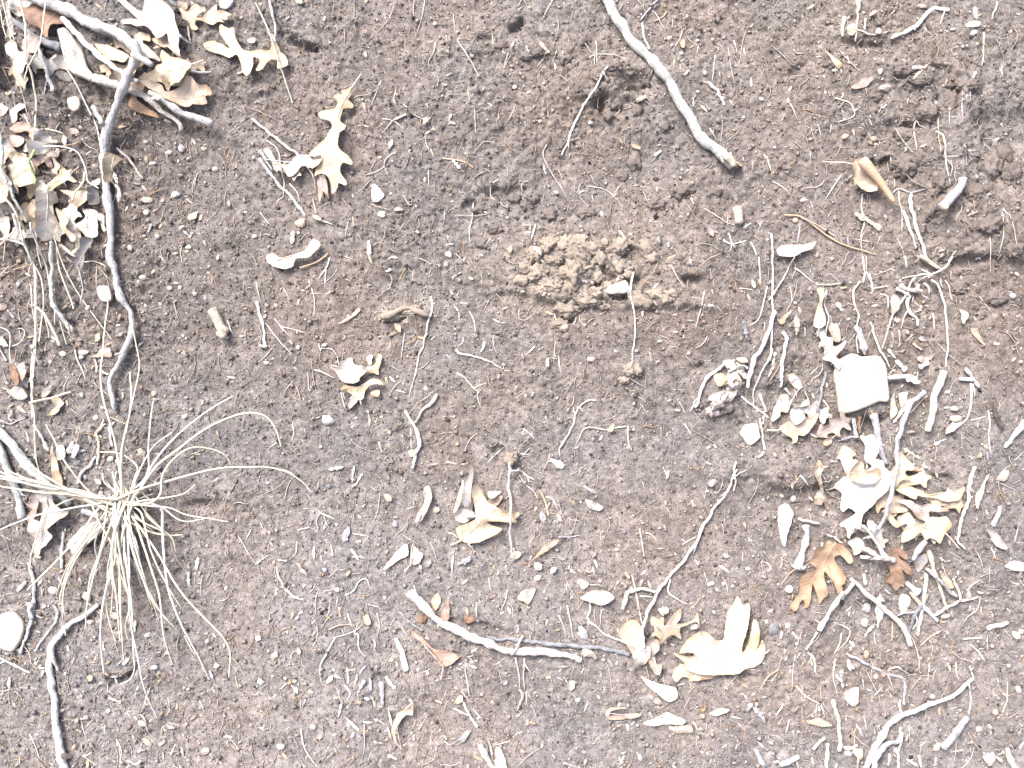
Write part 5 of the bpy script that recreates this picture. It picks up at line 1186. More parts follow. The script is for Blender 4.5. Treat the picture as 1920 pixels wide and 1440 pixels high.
stick('stick', 'white', '11', '3,250 20,330 40,400 50,480 52,515', 4.2, 4, 'short white stick upright on the soil left of middle', sub=[('bone', '11', '25,500 52,510 70,505', 4, 3, 'bark_knot')])
ch('tan', '11', '585,300 520,350 462,382', 4.2, 3.4); ch('bone', '11', '410,1200 495,1185', 4); ch('bone', '11', '550,1180 540,1270', 4, 3); ch('white', '11', '595,1225 550,1300', 4, 3, label='white flake pair on the soil below the crumpled white leaf'); pn('russet', '11', '312,918 362,905', 3, 2)
stick('stick', 'tan', 'x', '397,583 408,603 421,627', 9.5, 8.5, 'cut tan stub with a pale end, left of middle', knob=0.04, sub=[('cream', 'x', '418,620 424,632', 8, 7.5, 'cut_end')]); rt('bone', 'x', '425,600 437,622 440,635', 1.8)
ro('rose', '11', '985,230 992,290 970,370 945,470 940,512 915,570 890,680 858,803', 3, 2, 'long thin brown root trailing down from a soil-coated root in the middle', dip=True)
ro('clay', '11', '975,348 900,312 850,302 780,322 718,352', 6, 7.5, 'soil-coated root lying sideways in the middle, ending in a tan crumb', mat=clodmat('clay'), knob=0.2)
ro('bone', '11', '1128,520 1140,542 1200,560 1270,575 1330,600 1392,642', 3.6, 2.8, 'bone-pale root bent on the soil left of the hanging white root', dip=True); rt('bone', '11', '1285,478 1278,520 1252,542', 4.2, 2.5)
ro('bone', '11', '1125,655 1180,690 1222,745 1245,762 1250,810 1285,882', 2.8, 2, dip=True)
stick('stick', 'white', '11', '838,870 870,920 910,985 922,1050 900,1110 886,1195', 4.2, 4.2, 'knobbly white stick bent like an elbow in the middle of the soil', knob=0.16, lift=2)
stick('stick', 'bone', '11', '1025,783 970,842 925,882 900,938', 5.4, 2.4, 'tapering pale twig slanting above the knobbly white stick', knob=0.06)
# crumpled white leaf
leaf('grey', 'p', '560,980 650,1040 600,1110 530,1172 513,1100', label='small grey-white leaf under the crumpled white leaf')
leaf('cream', 'p', '400,890 450,820 550,830 640,840 720,820 780,780 850,730 930,718 1000,740 1055,812 960,800 860,812 780,880 750,960 740,1022 690,1042 640,1020 560,952 485,910 540,862 420,892', '690,1030 650,880 850,760 1040,800', 'lower cream half of the crumpled white leaf with a curled horn', edge=8, wav=6, lift=4, stalk='695,1040 710,1115')
leaf('cream', 'p', '770,560 850,520 920,490 930,420 955,348 1010,370 1002,480 972,560 960,662 900,640 800,622', label='upright cream lobe at the right of the crumpled white leaf', fold=0.2, edge=9, lift=4)
leaf('bone', 'p', '790,470 780,400 840,355 880,380 860,440 880,490 830,520', label='pale thin lobe at the top of the crumpled white leaf')
leaf('white', 'p', '345,640 240,535 330,560 390,560 400,470 470,440 480,415 560,400 580,460 640,520 740,520 800,560 765,640 700,700 680,762 600,792 460,772 400,722', label='crumpled white leaf with a torn hole, left of middle', edge=10, wav=9, lift=5)
rt('bone', 'p', '60,190 90,300 100,270 250,275 320,350 390,515', 2.4, 1.8, 'pale stalk arching into the top of the crumpled white leaf', dip=False); rt('bone', 'p', '-10,588 130,630 300,718', 2.6); rt('bone', 'p', '400,930 420,1050 478,1195', 2.2); rt('grey', 'p', '430,930 450,1040', 1.8); rt('tan', 'p', '780,1200 830,1330 820,1440', 1.7); ch('lilac', 'p', '130,230 205,200', 5)
leaf('bone', 'x', '795,915 805,910 811,930 803,952 790,976 779,977 785,958 797,940', label='bone-pale curled leaf strip left of the skewered cream leaf', fold=0.2)
# ---------------------------------------------------------------- centre right
ro('white', '21', '680,100 665,180 675,270 690,350 690,450 676,560 660,622', 3, 2.4, 'white root hanging straight down from the tan clod heap', lift=3, sub=[('white', '21', '690,355 715,352', 1.6, 1), ('bone', '21', '655,180 650,215', 3, 2)])
CR = ['640,740 660,755 705,757|1.8', '1080,200 1060,300 1033,412|3', '895,50 930,120 972,178|2.4', '40,298 40,350 80,360 137,310|1.8', '362,330 355,370 328,397|2.4', '233,308 252,372|2.4', '263,555 272,658|2.4', '130,510 73,562|2.4', '245,480 235,600|1.8', '940,818 982,892|1.8', '970,945 1012,1012|2.2', '820,40 795,95|2', '1115,70 1122,130|1.8', '1130,210 1125,180|1.8', '930,265 925,300|2', '1085,270 1092,300|2', '775,540 782,590|1.8', '845,640 850,660|2', '30,720 20,760|1.6', '70,765 25,800|2', '60,970 100,1000 130,1030|2', '55,1000 70,970|2', '850,1185 882,1260|2', '400,1295 470,1335|3', '838,960 842,1030|1.6', '705,380 740,370|1', '1390,0 1395,100 1405,150|2.4', '1440,160 1415,260 1385,360 1335,392|2.6', '1420,370 1420,420|2', '1280,180 1360,190|2', '1145,420 1135,440|2', '190,900 195,930|2', '160,20 185,40|4', '0,1105 105,1120|2.2', '865,795 880,830|1.8']
for q_ in CR:
    p_, r_ = q_.split('|'); rt(['bone', 'pinkish', 'bone', 'tan', 'white'][len(p_) % 5], '21', p_, float(r_), float(r_) * 0.8)
ch('slate', '21', '1305,368 1325,465', 5, 3, label='slate-blue splinter standing left of the long straight white root')
ro('bone', '21', '480,815 432,815 370,860 350,930 310,1010 270,1080 263,1132', 2.6, 3.2, 'bone-pale crooked root right of centre, bent at its top', sub=[('bone', '21', '355,900 345,850', 2, 1.4), ('bone', '21', '295,1040 270,1080', 2.4, 2)])
ro('bone', '21', '645,955 580,968 520,980 460,965 410,970 382,1020 368,1052', 3, 2.2, 'bone-pale root arching sideways right of centre'); rt('bone', '21', '650,960 655,1020 662,1090', 3, 2.2)
ch('white', '21', '225,1150 285,1190', 6, 5, label='white wood chip on the soil right of the skewered leaf'); leaf('lilac', '21', '410,1370 460,1380 512,1410 490,1432 440,1422'); ch('lilac', '21', '400,1295 475,1335', 4); leaf('white', '21', '190,580 205,570 208,620 190,628')
# white branch fork and scraps
stick('branch', 'white', 'm', '570,330 500,360 440,392 350,470 270,530 222,620 190,700 165,790 145,860', 4.5, 4.4, 'white knobbly root-like stick arching beside the lump of pinkish clay', knob=0.15, sub=[('bone', 'm', '165,760 125,800 90,905', 3, 2.4)], lift=4)
leaf('white', 'm', '445,345 530,330 572,390 550,432 480,412', edge=5); leaf('white', 'm', '590,450 660,450 722,500 720,545 655,520'); leaf('tan', 'm', '348,500 420,478 470,540 420,622 380,620 350,560', label='tan cupped leaf piece under the white knobbly stick', fold=0.2); leaf('bone', 'm', '590,310 700,300 722,350 640,362'); tw('lilac', 'm', '500,460 600,400 680,400 740,425', 3.4, 3)
ro('rose', 'x', '1450,585 1445,608 1432,645 1424,660 1411,668 1408,687 1403,703 1397,727', 5, 6, 'thick pinkish root curving down beside the long straight white root', knob=0.1)
stick('stick', 'white', 'm', '668,738 800,850 960,972', 3.2, 2.8, 'white straight twig slanting above the faceted cream stone'); tw('bone', 'm', '868,985 890,1150 930,1345', 3, 3); tw('tan', 'm', '875,735 905,830 945,915', 4.4, 3.4); tw('bone', 'm', '840,1425 930,1372', 4)
ro('white', 'm', '1148,15 1168,75 1145,200 1130,300 1112,450 1108,540 1098,630', 4.4, 4.6, 'straight white root with knobbed ends right of the long straight white root', sub=[('white', 'm', '1110,500 1085,570', 4, 3)])
rt('pinkish', 'm', '1050,370 1000,430 965,500', 1.8); leaf('grey', 'm', '1180,530 1250,500 1322,560 1332,632 1280,662 1220,602', label='lilac-grey leaf above the grey oak leaf at the leaf heap')
leaf('grey', 'm', '1015,880 1060,800 1080,740 1120,715 1185,722 1190,800 1240,770 1200,852 1170,922 1090,910 1080,962 1005,1022 980,990', '1240,770 1120,850 1000,1000', 'grey scalloped oak leaf left of the big flat stone', edge=6, wav=4, stalk='1240,768 1280,690 1345,628')
leaf('greenish', 'm', '1210,842 1300,810 1392,765 1400,830 1330,852 1230,862'); leaf('tan', 'm', '1060,1090 1110,1045 1170,1010 1260,1040 1400,990 1500,925 1480,1012 1420,1092 1340,1180 1282,1170 1270,1240 1212,1272 1210,1210 1130,1160', '1065,1110 1300,1100 1490,950', 'pinkish-tan broad leaf below the big flat stone', edge=6, wav=4, stalk='1060,1112 1000,1118 938,1118')
leaf('white', 'm', '1180,930 1212,868 1280,880 1342,960 1312,1002 1240,1052 1190,1002', label='bright white rounded leaf on the pinkish-tan broad leaf', lift=4)
# ---------------------------------------------------------------- hanging roots and leaf heap on the right
ro('bone', '31', '515,143 480,200 480,250 505,330 496,400 496,470 496,548', 3.4, 2.6, 'bone-pale root hanging down onto the big flat stone', lift=2); ch('lilac', '31', '482,395 505,420 522,480 538,552', 8, 4.5, label='flat lilac-grey root standing on top of the big flat stone')
leaf('cream', '31', '258,190 300,183 306,225 292,262 312,350 305,392 270,410 244,392 264,310 276,240', '280,195 278,400', 'cream spoon-shaped leaf hanging left of the big flat stone', fold=-0.1, lift=5)
leaf('pinkish', '31', '330,330 360,380 390,378 402,440 395,480 360,482 335,432', label='pinkish scalloped leaf piece beside the spoon-shaped leaf'); leaf('grey', '31', '290,580 340,530 422,478 402,520 360,562 392,602 370,642 340,600', label='grey dry leaf strip at the upper left of the big flat stone', edge=6)
tw('slate', '31', '330,655 300,760 263,872', 4, 3.6, 'dark slate twig standing left of the big flat stone'); leaf('tan', '31', '60,380 75,340 132,302 100,350 85,382')
RR = ['540,0 545,90 530,152|2.2', '555,88 580,150 590,213|2.2', '155,65 210,110 262,152|3', '350,98 412,152|1.8', '318,195 315,270 330,350 315,430 314,545|2.8', '0,250 50,180 100,100 142,5|3', '130,168 137,265|2.4', '280,160 340,162 418,152|3.2', '1240,870 1250,940 1240,1010 1252,1102|2.2', '1140,925 1232,903|2.2', '960,1062 968,1045 1012,1030|2.6', '240,665 290,615|2.2', '5,680 40,610|2', '175,290 182,330|3.5', '210,400 215,450|2', '265,410 270,460|1.8', '1230,1100 1240,1150|2', '1090,1000 1098,1070|1.6', '1380,450 1410,490 1340,520|1.5', '0,160 10,140|1.8', '850,10 835,40|2', '20,520 5,590|2', '330,70 345,30|1.8', '0,980 50,990|2', '310,810 340,860|2.4', '390,740 350,700|2', '720,340 705,380|2', '205,760 225,870|1.6', '1440,1100 1380,1160|1.8', '1290,1270 1410,1325|2.2', '180,1230 222,1288|3', '290,1210 330,1275|2']
for q_ in RR:
    p_, r_ = q_.split('|'); rt(['bone', 'pinkish', 'bone', 'tan', 'lilac'][len(p_) % 5], '31', p_, float(r_), float(r_) * 0.8)
ch('tan', '31', '160,338 162,442', 5, 3.4); ch('bone', '31', '40,540 25,620', 4)
tw('tan', 'n', '755,-5 860,90 955,162', 5.5, 4, 'tan tapering root end running into the forked roots, right'); ro('bone', 'n', '1110,0 1050,90 1000,150 900,200 820,235', 3.2, 3.6, 'pale root forming the top of the forked roots on the right', lift=6)
ro('white', 'n', '830,220 750,215 680,240 622,320 590,420 500,550 440,640 390,760 340,920 298,1042', 3, 2.6, 'long white root arching down to the left from the forked roots', lift=9); ro('white', 'n', '860,262 930,330 980,430 1010,560 1025,700 1030,900 1035,1060 1015,1245', 3.4, 3, 'long white root arching straight down from the forked roots', lift=9)
leaf('lilac', 'n', '410,645 402,600 420,480 452,428 500,500 490,582 440,652', label='pale lilac leaf behind the left arching white root'); ro('white', 'n', '612,430 600,500 622,600 690,690 742,785', 4.6, 5, 'short thick white root under the forked roots', knob=0.12)
NN = ['555,252 640,235 750,215|2.4', '760,150 800,200 800,262|3', '680,430 668,522|2.6', '690,510 730,550 772,572|2.6', '1040,268 1080,350 1092,430 1112,500 1130,440|2.6', '660,262 690,330|2.4', '180,198 215,330 222,400 198,425|2.6', '140,190 110,310|2', '105,0 122,150 145,192|2.2', '150,0 148,160|2', '308,430 380,452 380,592|3', '592,620 560,720 540,822|2.4', '900,640 922,855|2.6', '450,690 452,822|2.4', '240,362 412,335|2.8', '585,0 605,130|3', '690,0 725,75|2.5', '700,320 760,250 830,230|2.4', '530,290 545,250|3', '1200,480 1215,545|2', '1210,220 1232,272|2.6', '1100,170 1095,255|2', '520,830 520,980|2', '440,860 455,960|2', '1040,1170 1100,1275|2.4', '670,880 600,950|2', '730,1300 725,1420|2', '1380,715 1365,665 1400,645 1440,655|2.6']
for q_ in NN:
    p_, r_ = q_.split('|'); rt(['bone', 'white', 'pinkish', 'bone', 'tan'][len(p_) % 5], 'n', p_, float(r_), float(r_) * 0.8)
tw('bone', 'n', '480,370 590,432', 4.4, 4); tw('bone', 'n', '500,330 600,380 720,410', 5, 4); ro('bone', 'n', '800,290 842,345 850,425', 4, 3); tw('lilac', 'n', '720,330 690,380 740,400', 5, 4); ro('tan', 'n', '740,380 780,500', 3.4, 2.6); ch('white', 'n', '480,1180 600,1295', 5, 5, label='white stub of twig right of the big flat stone'); ch('bone', 'n', '390,1050 480,1150', 4.4, 4)
ro('white', 'n', '188,755 230,900 270,1050 320,1130 372,1265', 2.6, 3, 'white root bending over the upper right of the big flat stone', lift=6)
stick('stick', 'white', 'n', '375,1358 560,1362 695,1390', 5, 6, 'whitish flat stick lying level right of the big flat stone'); leaf('lilac', 'n', '735,920 800,895 850,940 830,960 760,955'); leaf('tan', 'n', '730,985 800,970 840,1000 770,1015'); leaf('pinkish', 'n', '700,1150 800,1110 910,1100 880,1160 760,1200'); ch('bone', 'n', '560,1400 720,1420', 4); ch('bone', 'n', '720,1260 840,1200', 5)
leaf('white', 'n', '1188,605 1262,630 1272,700 1230,762 1200,752 1212,680', label='small white leaf standing on the soil right of the arching white root'); leaf('tan', 'n', '1300,820 1380,815 1420,900 1478,1015 1400,952', label='tan cone-shaped husk right of the arching white root')
stick('stick', 'bone', '31', '968,650 960,720 935,810 910,920 900,985', 7.4, 6.6, 'cut cream stick end hanging under the arching white root', knob=0.05, lift=6); tw('lilac', '31', '1108,640 1150,690 1190,732', 5, 4); tw('white', '31', '1078,698 1152,695', 4.6, 4.6, 'small white peg crossing a lilac twig at the right'); rt('white', '31', '1145,710 1145,800 1130,890 1073,967', 3.4, 2.6, 'white root below the small white peg at the right'); rt('bone', '31', '1150,720 1166,805', 2.2)
leaf('grey', '31', '1000,960 1050,920 1080,930 1040,980 990,1000'); leaf('dark', '31', '1255,820 1290,890 1320,962 1300,968 1265,900', label='dark narrow leaf on the soil near the right edge'); tw('greenish', '31', '1445,925 1380,1020 1338,1072', 6, 5, 'greenish-grey twig at the right edge'); leaf('grey', '31', '1020,850 1085,840 1080,860 1030,870')
stick('stick', 'lilac', '31', '575,895 600,980 630,1080 668,1172', 7, 6, 'lilac-grey stick running down into the ragged cream leaves'); tw('brown', '31', '527,900 520,992', 5, 4); ch('lilac', '31', '475,908 486,1012', 6.5, 5); tw('lilac', '31', '410,1032 500,1015', 4, 4)
ch('white', '31', '800,808 752,870 708,935', 5.5, 4, label='white flat splinter along the bluish-grey stick'); pn('tan', '31', '890,788 768,918', 2.2); leaf('bone', '31', '730,780 780,765 770,820 740,850'); leaf('grey', '31', '690,800 705,770 720,880 680,915')
ch('cream', '31', '760,1080 862,1142', 4, 3); leaf('slate', '31', '800,1075 860,1065 860,1110 830,1110')
# ragged cream leaves
leaf('tan', 'e', '258,650 270,550 308,488 362,582 350,612 330,640 350,750 370,850 452,1042 430,1062 380,990 350,880 310,760', '310,500 340,750 440,1050', 'tan narrow twisted leaf left of the ragged cream leaves', fold=0.15, edge=6); leaf('bone', 'e', '288,900 330,800 352,900 350,992 292,992')
leaf('tan', 'f', '60,950 90,920 150,870 300,900 322,935 150,965', label='dull tan leaf edge behind the large lower cream leaf'); ch('orange', 'f', '400,470 520,495', 5, 4, label='small orange chip right of the ragged cream leaves')
leaf('cream', 'f', '140,480 180,400 200,300 290,278 332,330 412,430 380,482 300,480 280,520 372,572 250,590 150,660', '150,620 280,320', 'cream leaf with a brown-stained tip at the right of the ragged cream leaves', edge=9, wav=6, lift=4)
leaf('white', 'e', '760,208 830,222 900,200 930,260 950,380 922,470 992,490 1012,560 1092,640 1062,790 1000,870 940,922 900,980 790,1090 750,1240 700,1242 670,1230 600,1352 588,1330 590,1240 518,1212 560,1160 640,1110 700,1070 620,1020 560,1062 528,1020 550,860 470,790 540,700 600,660 610,600 640,520 700,478 752,520 760,590 830,592 882,550 800,480 820,330 768,240',
     '860,220 900,500 900,800 640,1300', 'largest ragged cream oak leaf, folded, with the bluish stick across it', edge=11, wav=9, lift=6)
leaf('peach', 'e', '610,600 640,520 700,480 752,520 760,590 830,592 882,550 930,600 935,680 860,740 740,740 640,700', '620,620 920,660', 'orange-tinted lobe curling up on the largest ragged cream leaf', edge=9, fold=0.12, lift=4)
leaf('cream', 'f', '180,690 350,660 500,722 560,762 650,760 740,730 785,675 800,720 860,720 962,668 985,690 900,800 820,822 720,822 640,792 540,782 430,762 400,802 300,762', '190,700 500,760 970,690', 'narrow cream leaf lying level at the right of the ragged cream leaves', edge=7, wav=4, lift=5)
leaf('pinkish', 'f', '180,820 260,800 340,812 440,862 560,850 742,850 680,882 772,922 680,942 560,942 552,1052 500,1040 420,1002 350,922 260,850', '190,820 450,900 760,900', 'pinkish-white oak leaf between the narrow and the large cream leaf', edge=8, wav=6, lift=6)
leaf('cream', 'f', '48,960 140,970 200,1042 270,960 330,950 400,1052 480,1072 560,1000 650,1000 732,990 782,1050 792,1100 732,1182 680,1292 640,1262 570,1232 510,1252 470,1170 400,1222 272,1292 268,1200 310,1080 250,1092 210,1122 130,1072', '740,1180 500,1110 280,1020', 'large smooth cream oak leaf at the bottom of the ragged heap, stalk to the right', edge=7, wav=5, lift=6, stalk='745,1182 820,1260 892,1350')
stick('branch', 'lilac', '31', '862,765 800,810 770,870 740,950 705,1040 690,1100 680,1180 660,1270 640,1360 620,1440 590,1530', 5.6, 4.6, 'bluish-grey stick standing across the ragged cream leaves', lift=12, knob=0.08)
ro('white', 'f', '1120,450 1090,600 1050,720 1040,850 990,950 960,1150 945,1280 985,1330 1032,1368', 4.6, 4, 'crooked white root standing near the right edge', knob=0.1); leaf('white', 'f', '1250,538 1262,560 1210,650 1150,860 1120,915 1100,870 1110,750 1180,660', '1250,550 1120,900', 'white pointed flake beside the crooked white root near the right edge', fold=0.12)
tw('grey', '32', '1312,-20 1300,10 1268,82', 5, 5); leaf('grey', '32', '1212,90 1270,108 1300,150 1332,190 1330,208 1280,192 1250,150', label='grey crumpled leaf scrap near the right edge', edge=6)
# ---------------------------------------------------------------- lower right
leaf('white', 'x', '1459,950 1475,944 1485,962 1481,980 1473,1003 1468,1024 1461,1010 1457,978', label='white tapering leaf left of the knobbly grey stick', fold=-0.1, lift=3)
stick('stick', 'grey', '32', '215,85 228,130 205,210 185,270 168,325', 6.5, 7.5, 'knobbly grey stick above the orange lobed oak leaf', knob=0.14, sub=[('bone', '32', '160,42 215,48 272,62', 4, 4, 'side_twig', 3), ('bone', '32', '170,320 200,300', 5, 3, 'bark_knot')])
pn('orange', '32', '152,300 110,360 73,412', 2.2, 1.8); ch('bone', '32', '330,395 395,385', 4)
leaf('orange', 'g', '460,282 500,250 600,240 640,188 690,208 770,220 830,250 900,340 912,410 870,442 820,380 780,350 730,370 740,430 790,510 840,590 832,670 800,682 810,742 750,782 730,722 700,650 640,560 620,535 606,580 620,690 642,790 610,832 560,902 545,872 520,780 480,672 470,740 462,840 440,942 400,952 400,890 370,858 330,962 290,992 238,942 280,880 340,780 340,640 370,570 430,532 520,502 440,432 460,362 480,322',
     '720,200 660,330 600,480 480,620 400,820', 'orange lobed oak leaf with long fingers, lower right', edge=9, wav=7, lift=5)
leaf('brown', 'h', '350,258 430,310 462,360 450,402 400,382 365,355 390,402 460,450 500,530 515,572 450,560 385,505 410,580 432,640 422,712 390,702 360,742 330,752 280,702 270,670 220,650 218,612 270,525 240,470 240,422 230,400 270,340 300,288', '350,265 330,420 325,560 345,720', 'small brown oak leaf with a pale midrib, lower right', edge=5, wav=4, lift=5, stalk='352,262 362,235 372,208')
leaf('white', '32', '450,165 500,140 530,165 525,215 480,240 465,200', edge=5); leaf('grey', '32', '740,460 782,468 792,522 760,572 728,540', label='grey-lilac leaf among the crossed twigs'); leaf('grey', '32', '820,270 880,230 900,270 850,340')
tw('greenish', '32', '520,65 560,120 600,180 650,250 682,262', 4, 6.5, 'greenish twig pointing at the small brown oak leaf'); tw('bone', '32', '515,188 600,240 648,248', 6, 5); tw('bone', '32', '513,252 632,240', 4.4, 4); tw('bone', '32', '852,168 800,245', 6, 5); tw('cream', '32', '908,228 930,310 960,400 990,480 1022,562', 5.5, 3.6, 'cream twig upright in the crossed twigs'); tw('greenish', '32', '900,340 885,430 870,520 860,600 840,692', 5.4, 4, 'pale greenish twig standing at the centre of the crossed twigs', sub=[('greenish', '32', '870,530 905,570 942,612', 5, 4.6)])
tw('lilac', '32', '878,318 950,380 1010,440 1062,472', 4.4, 4.6, 'lilac twig slanting over the top of the crossed twigs', lift=4); tw('bone', '32', '928,582 1010,530 1090,500 1182,478', 4.6, 3.6, 'pale twig pointing right at the foot of the crossed twigs', lift=3); tw('bone', '32', '1048,370 1070,440 1080,492', 4, 3.4); tw('bone', '32', '780,408 815,425 848,445', 5, 7); tw('tan', '32', '790,450 820,490 850,530', 4.6, 4.6); tw('slate', '32', '850,530 820,600 788,690', 5.6, 4); rt('bone', '32', '825,585 832,620 812,660', 2.4); tw('lilac', '32', '720,582 765,565 822,553', 3, 2.4); leaf('tan', '32', '960,330 1010,360 1040,420 990,420'); leaf('lilac', '32', '1100,470 1130,430 1130,480', edge=3)
ch('white', '32', '632,440 628,540 622,660', 6, 6, label='crumbly white bark strip below the orange lobed leaf', knob=0.25); ch('bone', '32', '600,630 540,702', 4.4, 4); tw('bone', '32', '540,360 548,420', 5); pn('orange', '32', '700,618 697,722', 2.4); pn('russet', '32', '972,668 910,705 858,752', 2.2); rt('tan', '32', '1110,440 1190,378', 1.8)
stick('stick', 'bone', '32', '462,370 520,420 600,500 680,580 750,650 775,690 792,735', 4.8, 6.4, 'straight pale stick slanting down right below the two coloured oak leaves', knob=0.06, lift=6)
stick('stick', 'bone', '32', '412,428 360,500 310,590 285,655', 4.6, 6.5, 'pale stick slanting down left from under the orange lobed leaf', sub=[('grey', '32', '270,672 245,720 218,775', 3.6, 2.6)], lift=5); tw('bone', '32', '472,388 432,440 408,492', 5, 4.4)
ch('white', '32', '220,790 258,825 265,902', 3, 2.6); rt('bone', '32', '372,622 440,648 475,680', 1.8); rt('bone', '32', '430,620 425,645 450,650', 1.4); rt('bone', '32', '415,680 405,740 378,795', 2.4); rt('bone', '32', '382,830 368,930 392,1022', 2.4)
stick('twig', 'lilac', '32', '438,798 550,850 650,900 760,940 772,1000 765,1085', 4, 4, 'lilac twig bent at a right angle above the forked pale stick'); rt('bone', '32', '700,885 735,875 800,918', 3, 3); ch('lilac', '32', '415,895 420,1000', 5, 4); ch('bone', '32', '448,825 465,895', 4.4)
leaf('white', '32', '428,1012 465,985 502,980 502,1060 480,1092 440,1062', label='white crumpled leaf scrap left of the bent lilac twig', edge=6)
stick('branch', 'white', '32', '1132,930 1100,975 1060,1010 960,1062 860,1100 770,1130 700,1162 640,1240 590,1330 540,1430 510,1500', 4.6, 7, 'forked pale stick bending down to the bottom edge, lower right', lift=5, sub=[('bone', '32', '745,1140 735,1090 740,1070', 3.5, 2.5)])
stick('stick', 'lilac', '32', '752,1215 735,1268 670,1302 612,1370 580,1440 560,1490', 5, 6.5, 'lilac stick lying alongside the forked pale stick at the bottom edge', sub=[('bone', '32', '748,1225 742,1290 728,1345', 4, 3)]); tw('lilac', '32', '1130,1150 1060,1240 983,1335', 6, 7, 'lilac-grey peg of stick right of the forked pale stick'); tw('lilac', '32', '1120,960 1142,1050 1125,1132', 3, 3); rt('bone', '32', '1060,848 1062,900 1078,952', 2.4)
tw('bone', '32', '372,1058 395,1160 408,1280 400,1345', 5, 5, 'upright bone-pale twig left of the forked pale stick'); tw('bone', '32', '322,1268 263,1342', 4.4, 4); tw('bone', '32', '342,1298 338,1370 330,1450', 5, 5); tw('bone', '32', '428,1332 512,1315', 5, 4.6); leaf('bone', '32', '470,1330 530,1320 520,1390 490,1370')
pn('tan', '32', '160,980 200,1025 245,1055 292,1082', 3.4, 2.4, 'tan curved stem left of the upright bone-pale twig'); rt('bone', '32', '300,1085 322,1152', 2.4); leaf('cream', '32', '218,1182 245,1160 285,1155 352,1192 290,1202'); tw('white', '32', '70,1425 162,1378', 6, 5); pn('tan', '32', '122,1168 103,1245', 2.4)
tw('bone', '32', '1098,712 1202,710', 3.2); tw('bone', '32', '1138,740 1185,785 1222,832', 3.2, 2.4); tw('grey', '32', '1240,652 1352,622', 5, 5); tw('bone', '32', '1340,1335 1368,1398 1405,1450', 6, 6); pn('russet', '32', '1125,1240 1160,1300 1195,1340', 2); leaf('lilac', '32', '1200,1360 1260,1345 1270,1390 1230,1420'); ch('bone', '32', '1275,1370 1320,1410', 4); tw('bone', '32', '720,1330 740,1440', 4); tw('bone', '32', '855,1370 862,1440', 4); ch('bone', '32', '780,1390 840,1425', 4)
LR = ['500,1200 540,1265|3', '540,1150 555,1230|1.8', '600,1030 645,985|2.4', '535,940 542,1010|2.4', '670,910 705,990|2', '910,850 900,950|2.4', '850,840 845,890|1.8', '1205,530 1200,580|2', '1255,560 1275,600|3', '1030,560 1045,600|2', '440,560 470,535|3', '500,1370 505,1440|3', '1350,960 1340,1090|2', '1320,1020 1345,1045 1310,1150|2.4', '1140,870 1150,940|2.6', '1410,80 1385,185|2', '1255,200 1290,275|1.8', '890,1290 850,1320|1.8', '140,1230 150,1280|2.4', '85,1080 45,1155|3.4', '1000,690 995,720|2.4', '945,1380 940,1440|2.4', '300,640 262,600|3', '560,1000 600,1010|2', '1100,1340 1030,1350|2', '1430,810 1440,815|3', '820,1390 790,1400|2', '690,1370 680,1440|4', '250,1380 260,1440|2.4', '160,1400 175,1440|3']
for q_ in LR:
    p_, r_ = q_.split('|'); rt(['bone', 'lilac', 'bone', 'tan', 'bone'][len(p_) % 5], '32', p_, float(r_), float(r_) * 0.8)
# ---------------------------------------------------------------- lower middle
leaf('russet', '12', '878,660 930,690 1000,762 1060,772 1142,812 1080,862 1040,862 1010,802 960,742 890,692', '890,670 1010,780 1060,850', 'reddish-pink leaf under the left end of the tan stringy stick', edge=5, stalk='1055,860 1050,900 1038,942')
leaf('russet', '12', '1035,592 1082,488 1088,590 1070,612'); leaf('tan', '12', '985,500 1020,458 1042,500 1010,552'); leaf('brown', '12', '908,580 962,570 950,612 920,622'); leaf('brown', '12', '1168,602 1200,568 1240,605 1190,622')
tw('slate', '12', '808,568 870,620 935,672', 3.6, 3, 'slate twig end left of the tan stringy stick'); tw('slate', 'x', '915,1198 960,1200 1027,1207 1093,1213 1160,1220 1182,1228', 4.4, 5.4, 'slate-grey twig running behind the tan stringy stick')
stick('branch', 'rose', 'x', '768,1112 790,1130 813,1157 840,1173 880,1190 920,1207 960,1223 993,1221 1027,1222 1060,1230 1095,1240', 9.5, 6.5, 'tan stringy stick curving along the lower middle', lift=4, knob=0.13, sub=[('tan', '22', '60,690 35,740 -5,785', 3.6, 3, 'side_twig', 4), ('tan', '22', '400,800 440,795 480,815', 7, 5, 'broken_end'), ('bone', '12', '1030,620 1022,660', 2, 1.4), ('bone', '22', '145,760 142,740', 2, 1.2)])
stick('stick', 'white', '12', '792,712 815,770 838,840 850,898', 5, 7, 'white flat peg of wood below the left end of the tan stringy stick', squash=0.6, knob=0.05)
leaf('white', '12', '718,318 750,270 800,210 850,178 857,240 810,266 760,302', '725,312 850,190', 'left one of the pair of white leaf halves', edge=4); leaf('white', '12', '870,272 880,178 910,210 942,232 920,282 890,296', '880,185 890,290', 'right one of the pair of white leaf halves', edge=4, stalk='872,290 835,342')
rock('wood_chip', 'bone', '22', '738,1190 770,1172 800,1160 870,1128 930,1150 972,1170 960,1192 870,1195 780,1203', 6, 'pale fibrous wood flake below the white leaf right of lower middle', mat=wood('bone'), facets=0.1)
